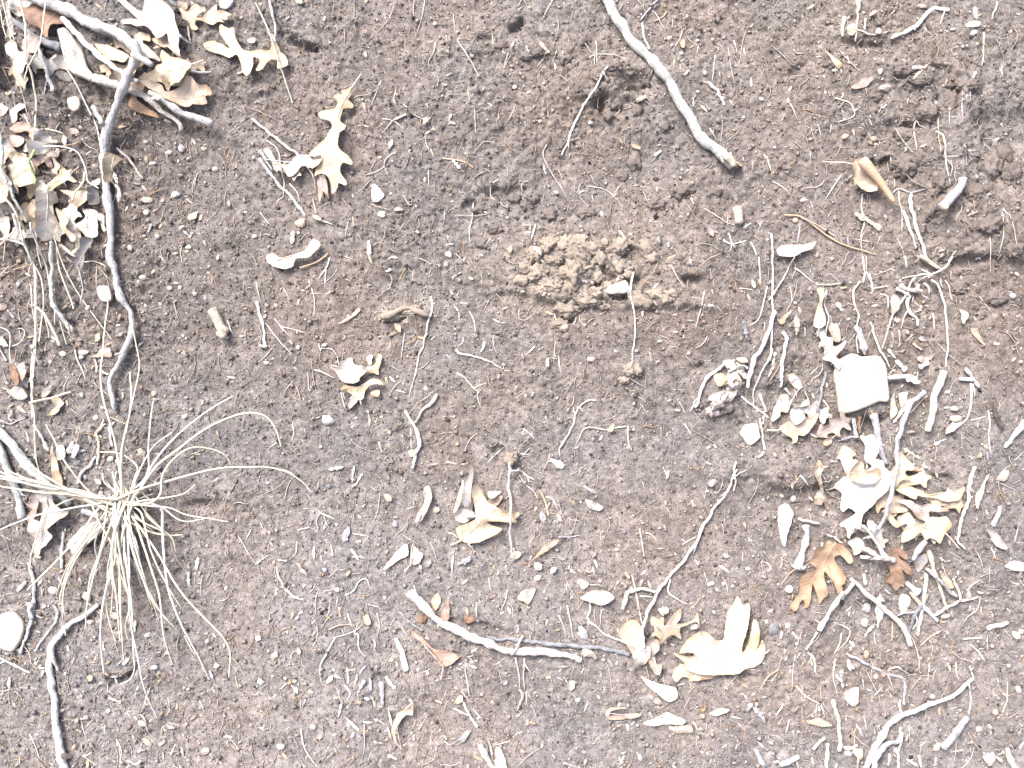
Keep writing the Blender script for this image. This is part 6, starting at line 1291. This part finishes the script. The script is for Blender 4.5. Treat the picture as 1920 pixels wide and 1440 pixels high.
# the leaf skewered by a root
leaf('white', 'k', '60,612 110,420 172,230 182,330 130,520', '70,600 170,240', 'white thin leaf blade left of the skewered cream leaf', fold=0.1); leaf('lilac', 'k', '160,440 200,250 262,88 292,130 270,300 262,470 200,522', '270,110 190,500', 'lilac-white leaf standing behind the skewered cream leaf', fold=0.15, edge=5)
leaf('white', 'k', '78,660 120,560 200,528 240,570 300,600 312,642 180,718 100,690', label='white crumpled scrap left of the skewered cream leaf', edge=8, wav=6)
leaf('pinkish', 'k', '450,470 500,430 602,408 612,442 560,522 500,530', label='pink tip behind the skewered cream leaf'); leaf('white', 'k', '455,370 590,368 520,432 460,432')
leaf('cream', 'k', '268,340 300,270 340,262 392,370 450,470 560,530 600,560 800,598 804,620 760,670 772,712 640,702 560,692 440,702 520,752 612,772 560,832 430,892 330,932 240,947 150,920 110,870 98,770 200,720 310,660 310,560 290,450', '150,910 330,740 430,620 780,620', 'cream oak leaf skewered by a thin root, lower middle', edge=8, wav=5, lift=6, stalk='140,920 85,950 28,978')
leaf('tan', 'k', '430,885 560,830 620,775 600,850 560,870', label='tan underside showing below the skewered cream leaf')
ro('bone', 'k', '690,20 700,120 685,320 705,450 702,640 690,800 705,1000 730,1142', 3.8, 3.4, 'pale root passing down through the skewered cream leaf', lift=10, sub=[('bone', 'k', '720,132 820,140 900,210 922,272', 3, 2.2, 'side_root'), ('bone', 'k', '800,180 870,290 960,360 1012,452', 1.9, 1.4, 'side_root'), ('bone', 'k', '735,1000 755,1060 765,1120', 2.4, 2, 'side_root')])
rt('bone', 'k', '905,205 940,220 972,248', 2.4); pn('orange', 'k', '1050,380 1100,500 1130,642', 3.2, 3.4, 'orange splinter right of the skewered cream leaf'); rt('bone', 'k', '1100,430 1180,460 1242,582', 2.2); ch('lilac', 'k', '1060,600 1082,730', 7, 4, label='lilac-grey flake right of the skewered cream leaf')
leaf('tan', 'k', '1250,902 1220,888 1100,950 1030,1030 905,1168 950,1132 1052,1070 1160,1000 1240,932', '1240,905 1060,1040 910,1160', 'tan spatula-shaped leaf right of the skewered cream leaf', fold=0.05); rt('lilac', 'k', '1238,870 1360,882 1485,862', 2.2); ch('white', 'k', '975,1185 1045,1240', 8, 7); ch('white', 'k', '1160,1225 1220,1270', 7, 6); ch('lilac', 'k', '120,1195 260,1110', 5, 5); rt('bone', 'k', '0,838 60,845 110,880', 2.4); rt('cream', 'k', '225,950 270,1000 305,1062', 2.4); rt('bone', 'k', '60,1080 40,1200 55,1315', 2); rt('bone', 'k', '455,1340 470,1440', 2)
leaf('cream', '12', '885,1048 885,1130 850,1130 820,1160 786,1220 800,1290 826,1336 780,1270 768,1200 800,1130 840,1100 870,1095', '880,1060 800,1170 820,1330', 'cream ribbon-like curled leaf at the bottom, left of middle', edge=6)
leaf('lilac', '12', '1088,1302 1130,1260 1206,1218 1190,1262 1140,1312', label='lilac-grey leaf at the bottom, left of middle'); stick('stick', 'white', '12', '1160,1068 1200,1140 1237,1202', 3.4, 4, 'white little stick above the lilac-grey leaf at the bottom'); rt('lilac', '12', '1220,1108 1282,1180', 2.4)
tw('white', '12', '1258,1325 1290,1380 1342,1450', 6, 6); leaf('white', '12', '1345,1342 1370,1318 1396,1370 1412,1450 1350,1450', label='white leaf at the bottom edge left of middle'); tw('tan', '12', '1308,1288 1332,1362', 2.6)
ro('pinkish', '12', '113,308 125,360 150,410 200,468 272,502', 3, 4.5, 'mauve curved twig below the grass clump tips', dip=True); ro('russet', '12', '413,662 470,637 556,637', 2.8, 2.6); rt('cream', '12', '513,573 540,645', 3); rt('bone', '12', '550,680 575,700 580,770 622,828', 3.4, 2); leaf('cream', '12', '602,590 625,568 648,620 635,632 612,622'); ch('orange', '12', '468,535 472,588', 4, 3)
rt('bone', '12', '445,708 400,790 360,870 363,962', 3.4, 2.4); ch('lilac', '12', '520,80 495,168', 6, 5); ch('tan', '12', '228,290 288,358', 5, 4)
CHIPS = ['538,210 577,275|5|bone', '420,180 432,250|4|bone', '512,880 520,965|4|bone', '575,908 553,972|4|bone', '608,938 572,1025|6|grey', '642,928 640,1002|6|lilac', '705,958 714,1105|7|lilac', '728,928 782,992|6|white', '650,1040 675,1102|6|pinkish', '432,918 398,962|6|bone', '440,920 480,938|5|bone', '482,1070 463,1155|4|bone', '508,1158 578,1232|5|white', '1150,290 1210,260|6|lilac', '745,1110 770,1190|4|bone', '740,1210 762,1275|3.5|bone', '740,1370 795,1395|6|pinkish', '0,290 72,240|4|lilac', '295,1000 325,1020|6|bone', '660,1290 710,1305|3|bone', '230,760 240,800|6|bone', '370,320 395,340|7|lilac', '120,265 180,275|4|bone', '1110,1105 1200,1145|4|grey', '600,1185 655,1183|4|bone', '925,0 905,50|6|white', '560,935 575,905|3|bone', '610,1040 640,1050|6|grey', '260,965 290,968|3|bone', '230,100 300,85|4|bone', '790,840 800,880|5|lilac', '1130,880 1165,895|3|bone', '440,60 460,75|5|bone', '430,1250 445,1275|5|bone', '440,1325 455,1355|3|bone', '950,750 990,800|3|bone', '1010,950 1030,940|3|bone']
for q_ in CHIPS:
    p_, r_, c_ = q_.split('|'); ch(c_, '12', p_, float(r_) * 0.85, float(r_) * 0.65)
LM = ['500,975 530,1020 508,1062|3', '610,1198 610,1300 598,1392|2.6', '500,470 550,440 580,390 622,380 642,442|2.6', '230,170 225,230 188,272|2.6', '250,1220 270,1320 310,1390 352,1445|2.6', '1175,880 1190,970 1200,1042|2.4', '1110,250 1100,362|1.8', '1310,380 1320,445|1.8', '1415,438 1405,490 1373,575|2.4', '1242,510 1240,585|2.4', '890,410 910,450|2.4', '680,570 695,640 680,710|1.8', '185,740 210,710|1.8', '200,850 200,800 240,770|2', '135,1000 180,965 215,1000 210,1045|2.6', '350,0 440,40|3', '1155,1010 1200,1062|2', '540,120 625,135|1.8', '380,150 410,190|2', '325,200 325,280|4', '360,240 370,280|3', '380,220 405,245|3', '280,1050 255,1110|1.8', '1430,1290 1340,1310|2', '630,520 710,540|1.5', '820,650 850,700|2', '480,650 495,695|1.8', '250,1060 250,1110|1.6', '20,60 40,105|2', '650,1350 630,1400|1.5', '460,1010 480,1070|2.4', '1060,1290 1100,1310|2', '780,600 750,650|2', '1360,840 1385,880|1.6', '600,180 640,130|1.6']
for q_ in LM:
    p_, r_ = q_.split('|'); rt(['bone', 'lilac', 'bone', 'tan', 'bone'][len(p_) % 5], '12', p_, float(r_), float(r_) * 0.8)
# long pinkish root and the bright fingered leaf
leaf('peach', '22', '595,680 620,622 690,600 722,640 742,740 692,792 680,802 640,742', label='pink-orange leaf piece at the foot of the long pinkish root', edge=5); leaf('pinkish', '22', '750,722 812,708 822,760 790,802 802,842 838,850 830,902 798,902 760,822', label='pink narrow leaf under the foot of the long pinkish root', edge=5)
leaf('grey', '22', '680,770 760,740 772,800 740,852 690,872 678,840', label='grey-lilac crumbly leaf where the roots meet', edge=6)
ro('bone', '22', '435,488 440,550 430,600 480,650 530,690 620,722 702,762', 3.4, 2.8, 'bone-pale bent root running into the pink-orange leaf piece')
ro('rose', 'x', '1381,880 1375,893 1360,923 1333,960 1326,972 1313,993 1307,1013 1287,1040 1267,1067 1243,1093 1227,1120 1213,1147 1205,1177 1204,1205', 2.6, 5.6, 'long pinkish root slanting down to the bright fingered leaf', lift=4, stiff=8, sub=[('rose', '21', '1238,1245 1258,1275 1248,1325', 3.2, 2.4, 'side_root'), ('bone', '21', '1235,1248 1280,1222 1322,1203', 2, 1.4, 'side_root'), ('bone', '21', '1262,1150 1248,1190 1246,1240', 3.4, 3, 'side_root'), ('bone', '22', '1030,140 960,185', 2, 1.4, 'side_root'), ('bone', '22', '1030,170 1020,240', 2, 1.4, 'side_root'), ('bone', '22', '805,437 740,432 655,450 640,490 625,548', 4, 5, 'side_root', 2)])
rt('bone', '22', '678,358 700,470 727,615', 2.6); rt('white', '22', '888,378 880,450 930,490 987,522', 3.2, 2, 'white forked rootlet right of the long pinkish root'); rt('bone', '22', '720,475 790,475', 2); leaf('lilac', '22', '700,420 722,378 732,400 715,430'); rt('bone', '22', '770,390 765,425', 2)
leaf('tan', '22', '790,622 842,578 850,632 890,580 946,538 942,590 922,620 1000,608 1042,562 1050,642 1030,612 942,642 948,708 900,682 870,692 840,712 828,650', '800,620 930,640 1040,600', 'grey-tan small oak leaf above the bright fingered leaf', edge=5); leaf('grey', '22', '820,545 870,530 880,560 840,572')
leaf('peach', 'l', '115,1005 150,920 220,855 300,900 450,942 592,982 560,1022 440,1032 330,1052 270,1002 220,1022 160,1062', '130,1000 560,1000', 'orange-tan leaf under the bright cream fingered leaf', edge=4); ro('russet', 'l', '780,980 830,1005 882,1042', 2.8); tw('pinkish', 'l', '910,920 1052,930', 3); leaf('greenish', 'l', '280,510 310,430 380,410 400,450')
leaf('cream', 'l', '115,708 180,730 250,740 330,740 338,712 270,697 178,702 200,650 260,580 330,510 420,458 500,480 560,540 600,570 680,576 700,480 720,350 750,250 800,190 830,92 872,120 900,190 935,182 965,182 978,230 960,350 930,480 900,600 888,705 905,722 940,640 970,520 992,400 1010,338 1062,390 1082,480 1075,600 1058,692 1090,620 1118,578 1152,640 1167,740 1130,820 1040,882 940,902 860,952 750,972 620,967 500,947 370,932 270,902 222,850 230,810 170,760',
     '1160,745 900,830 600,820 300,780 130,715', 'bright cream fingered oak leaf with upright lobes, lower right of middle', edge=12, wav=4, lift=5, stalk='1162,748 1185,735 1212,718', tilt=(0, 0.02))
pn('orange', 'l', '1322,930 1200,1020 1115,1155', 2.6, 2, 'orange needle right of the bright fingered leaf'); leaf('white', '22', '722,918 770,940 850,968 920,990 927,1040 880,1062 820,1022 760,972', '730,925 920,1040', 'white smooth leaf below the foot of the long pinkish root', edge=3)
leaf('pinkish', '22', '523,1122 560,1093 642,1088 560,1112 545,1138 620,1128 722,1130 700,1152 600,1157 538,1162', label='pinkish folded leaf below the tan stringy stick', edge=4); leaf('orange', '22', '1058,1110 1086,1063 1082,1118'); leaf('white', '22', '1105,1130 1180,1098 1222,1110 1150,1142'); leaf('bone', '22', '880,1200 1000,1195 1010,1240 920,1240'); leaf('lilac', '22', '760,1020 820,1040 850,1080 800,1070'); leaf('bone', '22', '1040,1140 1075,1130 1080,1155 1050,1162')
leaf('white', '22', '382,480 440,438 520,440 572,470 552,495 490,517 420,492', '395,480 560,470', 'white scalloped leaf scrap right of lower middle', edge=7, wav=4); leaf('white', '22', '363,372 400,375 432,402 400,432 372,402', label='small white leaf tip above the white scalloped scrap'); rt('bone', '22', '438,407 520,417', 2.4); leaf('bone', '22', '28,490 60,440 132,424 115,482 85,522 70,500', label='grey-white leaf scrap above the tan stringy stick'); ch('lilac', '22', '382,648 405,685 430,722', 7, 5)
LM2 = ['20,818 40,920 45,1002|3.2', '70,820 65,940 75,1012|3.2', '70,848 103,905|2.6', '80,1018 85,1092|2.6', '90,1028 117,1062|2.4', '45,1002 60,1040 20,1140|4', '310,528 330,620 347,722|3', '263,583 290,640 307,712|3', '718,93 735,200 752,293|2.6', '752,120 780,125 832,182|2.4', '290,1413 382,1442|2.4', '405,880 385,920|2.4', '540,830 570,870|1.8', '455,310 465,360|3', '370,320 385,340|2', '310,400 305,440|1.8', '30,700 50,690|2', '580,1185 660,1170|2', '650,1200 660,1240|4', '775,1125 790,1165|2', '1240,1155 1300,1170|3', '1275,1190 1310,1235|2.4', '1300,230 1295,280|1.6', '790,810 835,930|2.4', '1020,1180 1050,1235|3', '90,1230 95,1260|1.8', '1170,310 1230,345|4', '1080,340 1100,400|1.6', '820,205 860,205|2', '40,1250 65,1235|3', '0,1275 40,1235|2']
for q_ in LM2:
    p_, r_ = q_.split('|'); rt(['bone', 'pinkish', 'bone', 'tan', 'bone'][len(p_) % 5], '22', p_, float(r_), float(r_) * 0.8)
ch('lilac', '22', '1318,1080 1380,1120 1422,1192', 5, 5); tw('lilac', '22', '1365,1348 1432,1432', 6, 5); ch('white', '22', '700,1355 722,1390', 5)
# ---------------------------------------------------------------- unnamed small litter, denser at the left and in the leaf heap
def bare(n):
    P = scatter(n * 3, litter_density, 0)
    ok = samp(HOCC, P[:, 0], P[:, 1]) - samp(HSOFT, P[:, 0], P[:, 1]) < 7
    return P[ok][:n]
SM = bare(140)
for i_, (x_, y_) in enumerate(SM):
    a_ = rng.uniform(0, math.pi); L_ = rng.uniform(9, 24)
    c_ = ['bone', 'tan', 'lilac', 'bone', 'grey', 'cream', 'pinkish', 'earthy'][int(rng.integers(0, 8))]
    dx, dy = math.cos(a_) * L_ / 2, math.sin(a_) * L_ / 2
    w_ = rng.uniform(1.8, 3.8)
    ch(c_, 'x', np.array([[x_ - dx, y_ - dy], [x_ + rng.normal(0, 1.5), y_ + rng.normal(0, 1.5)], [x_ + dx, y_ + dy]]), w_, w_ * rng.uniform(0.5, 0.95), squash=rng.uniform(0.3, 0.6))
for x_, y_ in bare(20):
    a_ = rng.uniform(5, 8.5)
    lump('pebble', ['bone', 'tan', 'grey', 'bone', 'clay', 'lilac', 'earthy'][int(rng.integers(0, 7))], x_, y_, a_, a_ * rng.uniform(0.6, 0.95), None, rng.uniform(-60, 60), 0.2, base=ICO1, sink=0.35)
for x_, y_ in bare(70):
    a_ = rng.uniform(6, 11); t0 = rng.uniform(0, 6.28); k_ = int(rng.integers(4, 7)); f_ = rng.uniform(0.4, 0.8)
    pts_ = []
    for j_ in range(k_):
        t_ = j_ / k_ * 6.283; r_ = a_ * rng.uniform(0.75, 1.15); u_, v_ = r_ * math.cos(t_), r_ * f_ * math.sin(t_)
        pts_.append('%.1f,%.1f' % (x_ + u_ * math.cos(t0) - v_ * math.sin(t0), y_ + u_ * math.sin(t0) + v_ * math.cos(t0)))
    leaf(['bone', 'tan', 'grey', 'cream', 'pinkish', 'lilac', 'white'][int(rng.integers(0, 7))], 'x', ' '.join(pts_), edge=3, wav=2)

# the smallest rootlets, too fine to pick apart singly
if SMALL:
    vo_, fo_, co_ = [], [], []; off_ = 0
    for V_, F_, c_ in SMALL:
        vo_.append(V_); co_.append(np.tile(np.array(c_) * rng.uniform(0.75, 1.05), (len(V_), 1)))
        for f_ in F_:
            f_ = list(f_)
            fo_.append([q + off_ for q in (f_ if len(f_) == 4 else f_ + [f_[-1]])][:4]) if len(f_) == 4 else None
        off_ += len(V_)
    big_mesh('small_rootlets', np.vstack(vo_), np.array(fo_), FLECK, np.vstack(co_), True, 'stuff')
# ================================================================ labels: say of each thing what sets it apart
MARKS = [(1613, 718, 'big flat cream stone'), (240, 935, 'dry grass clump'), (625, 260, 'pale wavy oak leaf'), (1345, 1200, 'bright cream fingered oak leaf'),
         (1538, 1075, 'orange lobed oak leaf'), (1678, 1065, 'small brown oak leaf'), (1250, 150, 'long pale green branch'), (950, 1200, 'tan stringy stick'),
         (905, 960, 'cream leaf skewered by a root'), (675, 700, 'crumpled white leaf'), (1090, 500, 'tan clod heap'), (15, 1187, 'flat white stone'),
         (208, 400, 'long crooked grey branch'), (110, 1260, 'bent pale stick with smooth green end'), (1630, 340, 'curled peach leaf'), (1405, 818, 'faceted cream stone'),
         (545, 485, 'white torn leaf'), (1270, 1050, 'long pinkish root'), (1735, 1335, 'forked pale stick'), (1730, 960, 'ragged cream leaves'),
         (290, 150, 'leaf pile under the crossed sticks'), (1180, 165, 'dark crumbling hole'), (1805, 492, 'dark slot in the soil'), (70, 340, 'heap of curled leaves'),
         (1350, 740, 'lump of pinkish clay'), (783, 820, 'knobbly white stick'), (795, 655, 'long thin brown root'), (1185, 600, 'hanging white root'), (1440, 60, 'bare upper soil'), (705, 362, 'white chip of stone'),
         (415, 605, 'cut tan stub'), (1735, 40, 'thick white root'), (1745, 745, 'cut cream stick end'), (775, 1045, 'pair of white leaf halves'), (1775, 370, 'bent grey stub')]
CAT = {'rootlet': 'root', 'root': 'root', 'twig': 'twig', 'branch': 'branch', 'stick': 'stick', 'wood_chip': 'wood chip', 'bark_chip': 'bark chip', 'pine_needle': 'pine needle', 'dry_straw': 'grass stem',
       'oak_leaf': 'leaf', 'leaf_scrap': 'leaf', 'pebble': 'pebble', 'stone': 'stone', 'soil_clod': 'soil clod', 'wood_chunk': 'wood chunk', 'grass_clump': 'grass', 'grass_leaf': 'grass stem'}
GROUP = {'rootlet': 'fine roots hanging out of the bank', 'root': 'bare roots on the bank', 'twig': 'twigs lying on the bank', 'wood_chip': 'wood chips strewn on the soil', 'pine_needle': 'pine needles on the soil',
         'dry_straw': 'dry grass stems at the left edge', 'oak_leaf': 'dry oak leaves on the bank', 'leaf_scrap': 'scraps of dry leaf on the bank', 'pebble': 'pebbles in the soil', 'soil_clod': 'clods crumbling out of the bank',
         'stick': 'sticks lying on the bank', 'branch': 'branches lying on the bank', 'stone': 'stones on the bank'}
NOUN = {'rootlet': 'rootlet', 'root': 'root', 'twig': 'twig', 'branch': 'branch', 'stick': 'stick', 'wood_chip': 'wood chip', 'bark_chip': 'bark chip', 'pine_needle': 'pine needle', 'dry_straw': 'dry grass stem',
        'grass_leaf': 'dry grass leaf', 'oak_leaf': 'oak leaf', 'leaf_scrap': 'leaf scrap', 'pebble': 'pebble', 'stone': 'stone', 'soil_clod': 'soil clod', 'wood_chunk': 'wood chunk', 'grass_clump': 'grass clump'}
SIZES = {'rootlet': (28, 70), 'root': (60, 140), 'twig': (40, 100), 'wood_chip': (16, 30), 'pine_needle': (20, 45), 'dry_straw': (60, 150), 'oak_leaf': (70, 120), 'leaf_scrap': (28, 48), 'pebble': (13, 22), 'soil_clod': (22, 44)}

def where(it, m):
    dx = it['x'] - m[0]; dy = it['y'] - m[1]
    d = math.hypot(dx, dy)
    if d < 18: return 'beside'
    v = '' if abs(dy) < 0.4 * abs(dx) else ('above' if dy < 0 else 'below')
    h = '' if abs(dx) < 0.4 * abs(dy) else ('left' if dx < 0 else 'right')
    far = 'just ' if d < 60 else 'well ' if d > 190 else ''
    if v and h: return far + v + ' and ' + h + ' of'
    if v: return far + v
    return far + ('left of' if h == 'left' else 'right of')

used_labels = set(it['label'] for it in ITEMS if it['label'])
CELLW = 100
for it in ITEMS:
    o = it['o']; kd = it['kind']
    if not it['label']:
        s0, s1 = SIZES.get(kd, (40, 100))
        flat_kind = kd in ('pebble', 'soil_clod', 'oak_leaf', 'leaf_scrap', 'stone')
        size = ('small' if flat_kind else 'short') if it['length'] < s0 else ('large' if flat_kind else 'long') if it['length'] > s1 else ''
        shape = '' if flat_kind else ('crooked' if it['bend'] > 1.22 else 'bent' if it['bend'] > 1.07 else 'straight')
        if it['forked']: shape = 'forked'
        slope = '' if flat_kind else ('upright' if it['ang'] > 68 else 'level' if it['ang'] < 22 else 'slanting')
        near = sorted(MARKS, key=lambda m: math.hypot(it['x'] - m[0], it['y'] - m[1]))[:6]
        colw = WORD[it['colour']]; noun = NOUN[kd]
        def phrase(adj, tail): return ' '.join(' '.join(a for a in adj if a).split() + [noun] + tail.split())
        cands = [phrase((size, colw, shape), where(it, near[0]) + ' the ' + near[0][2]), phrase((size, colw, shape, slope), where(it, near[0]) + ' the ' + near[0][2]),
                 phrase((colw, shape, slope), where(it, near[1]) + ' the ' + near[1][2]), phrase((size, colw, shape), 'between the %s and the %s' % (near[0][2], near[1][2])),
                 phrase((size, colw, slope), where(it, near[2]) + ' the ' + near[2][2]), phrase((size, colw, slope), 'between the %s and the %s' % (near[0][2], near[2][2])),
                 phrase((size, colw, shape), 'between the %s and the %s' % (near[1][2], near[2][2])), phrase((size, colw, slope), where(it, near[3]) + ' the ' + near[3][2]),
                 phrase((colw, shape), where(it, near[4]) + ' the ' + near[4][2]), phrase((size, slope, colw), 'between the %s and the %s' % (near[0][2], near[3][2]))]
        cands = [c for c in cands if 4 <= len(c.split()) <= 16]
        lab = next((c for c in cands if c not in used_labels), cands[0])
        used_labels.add(lab); it['label'] = lab
    tag(o, it['label'], it['cat'] or CAT.get(kd, kd.replace('_', ' ')), it['group'] or GROUP.get(kd))
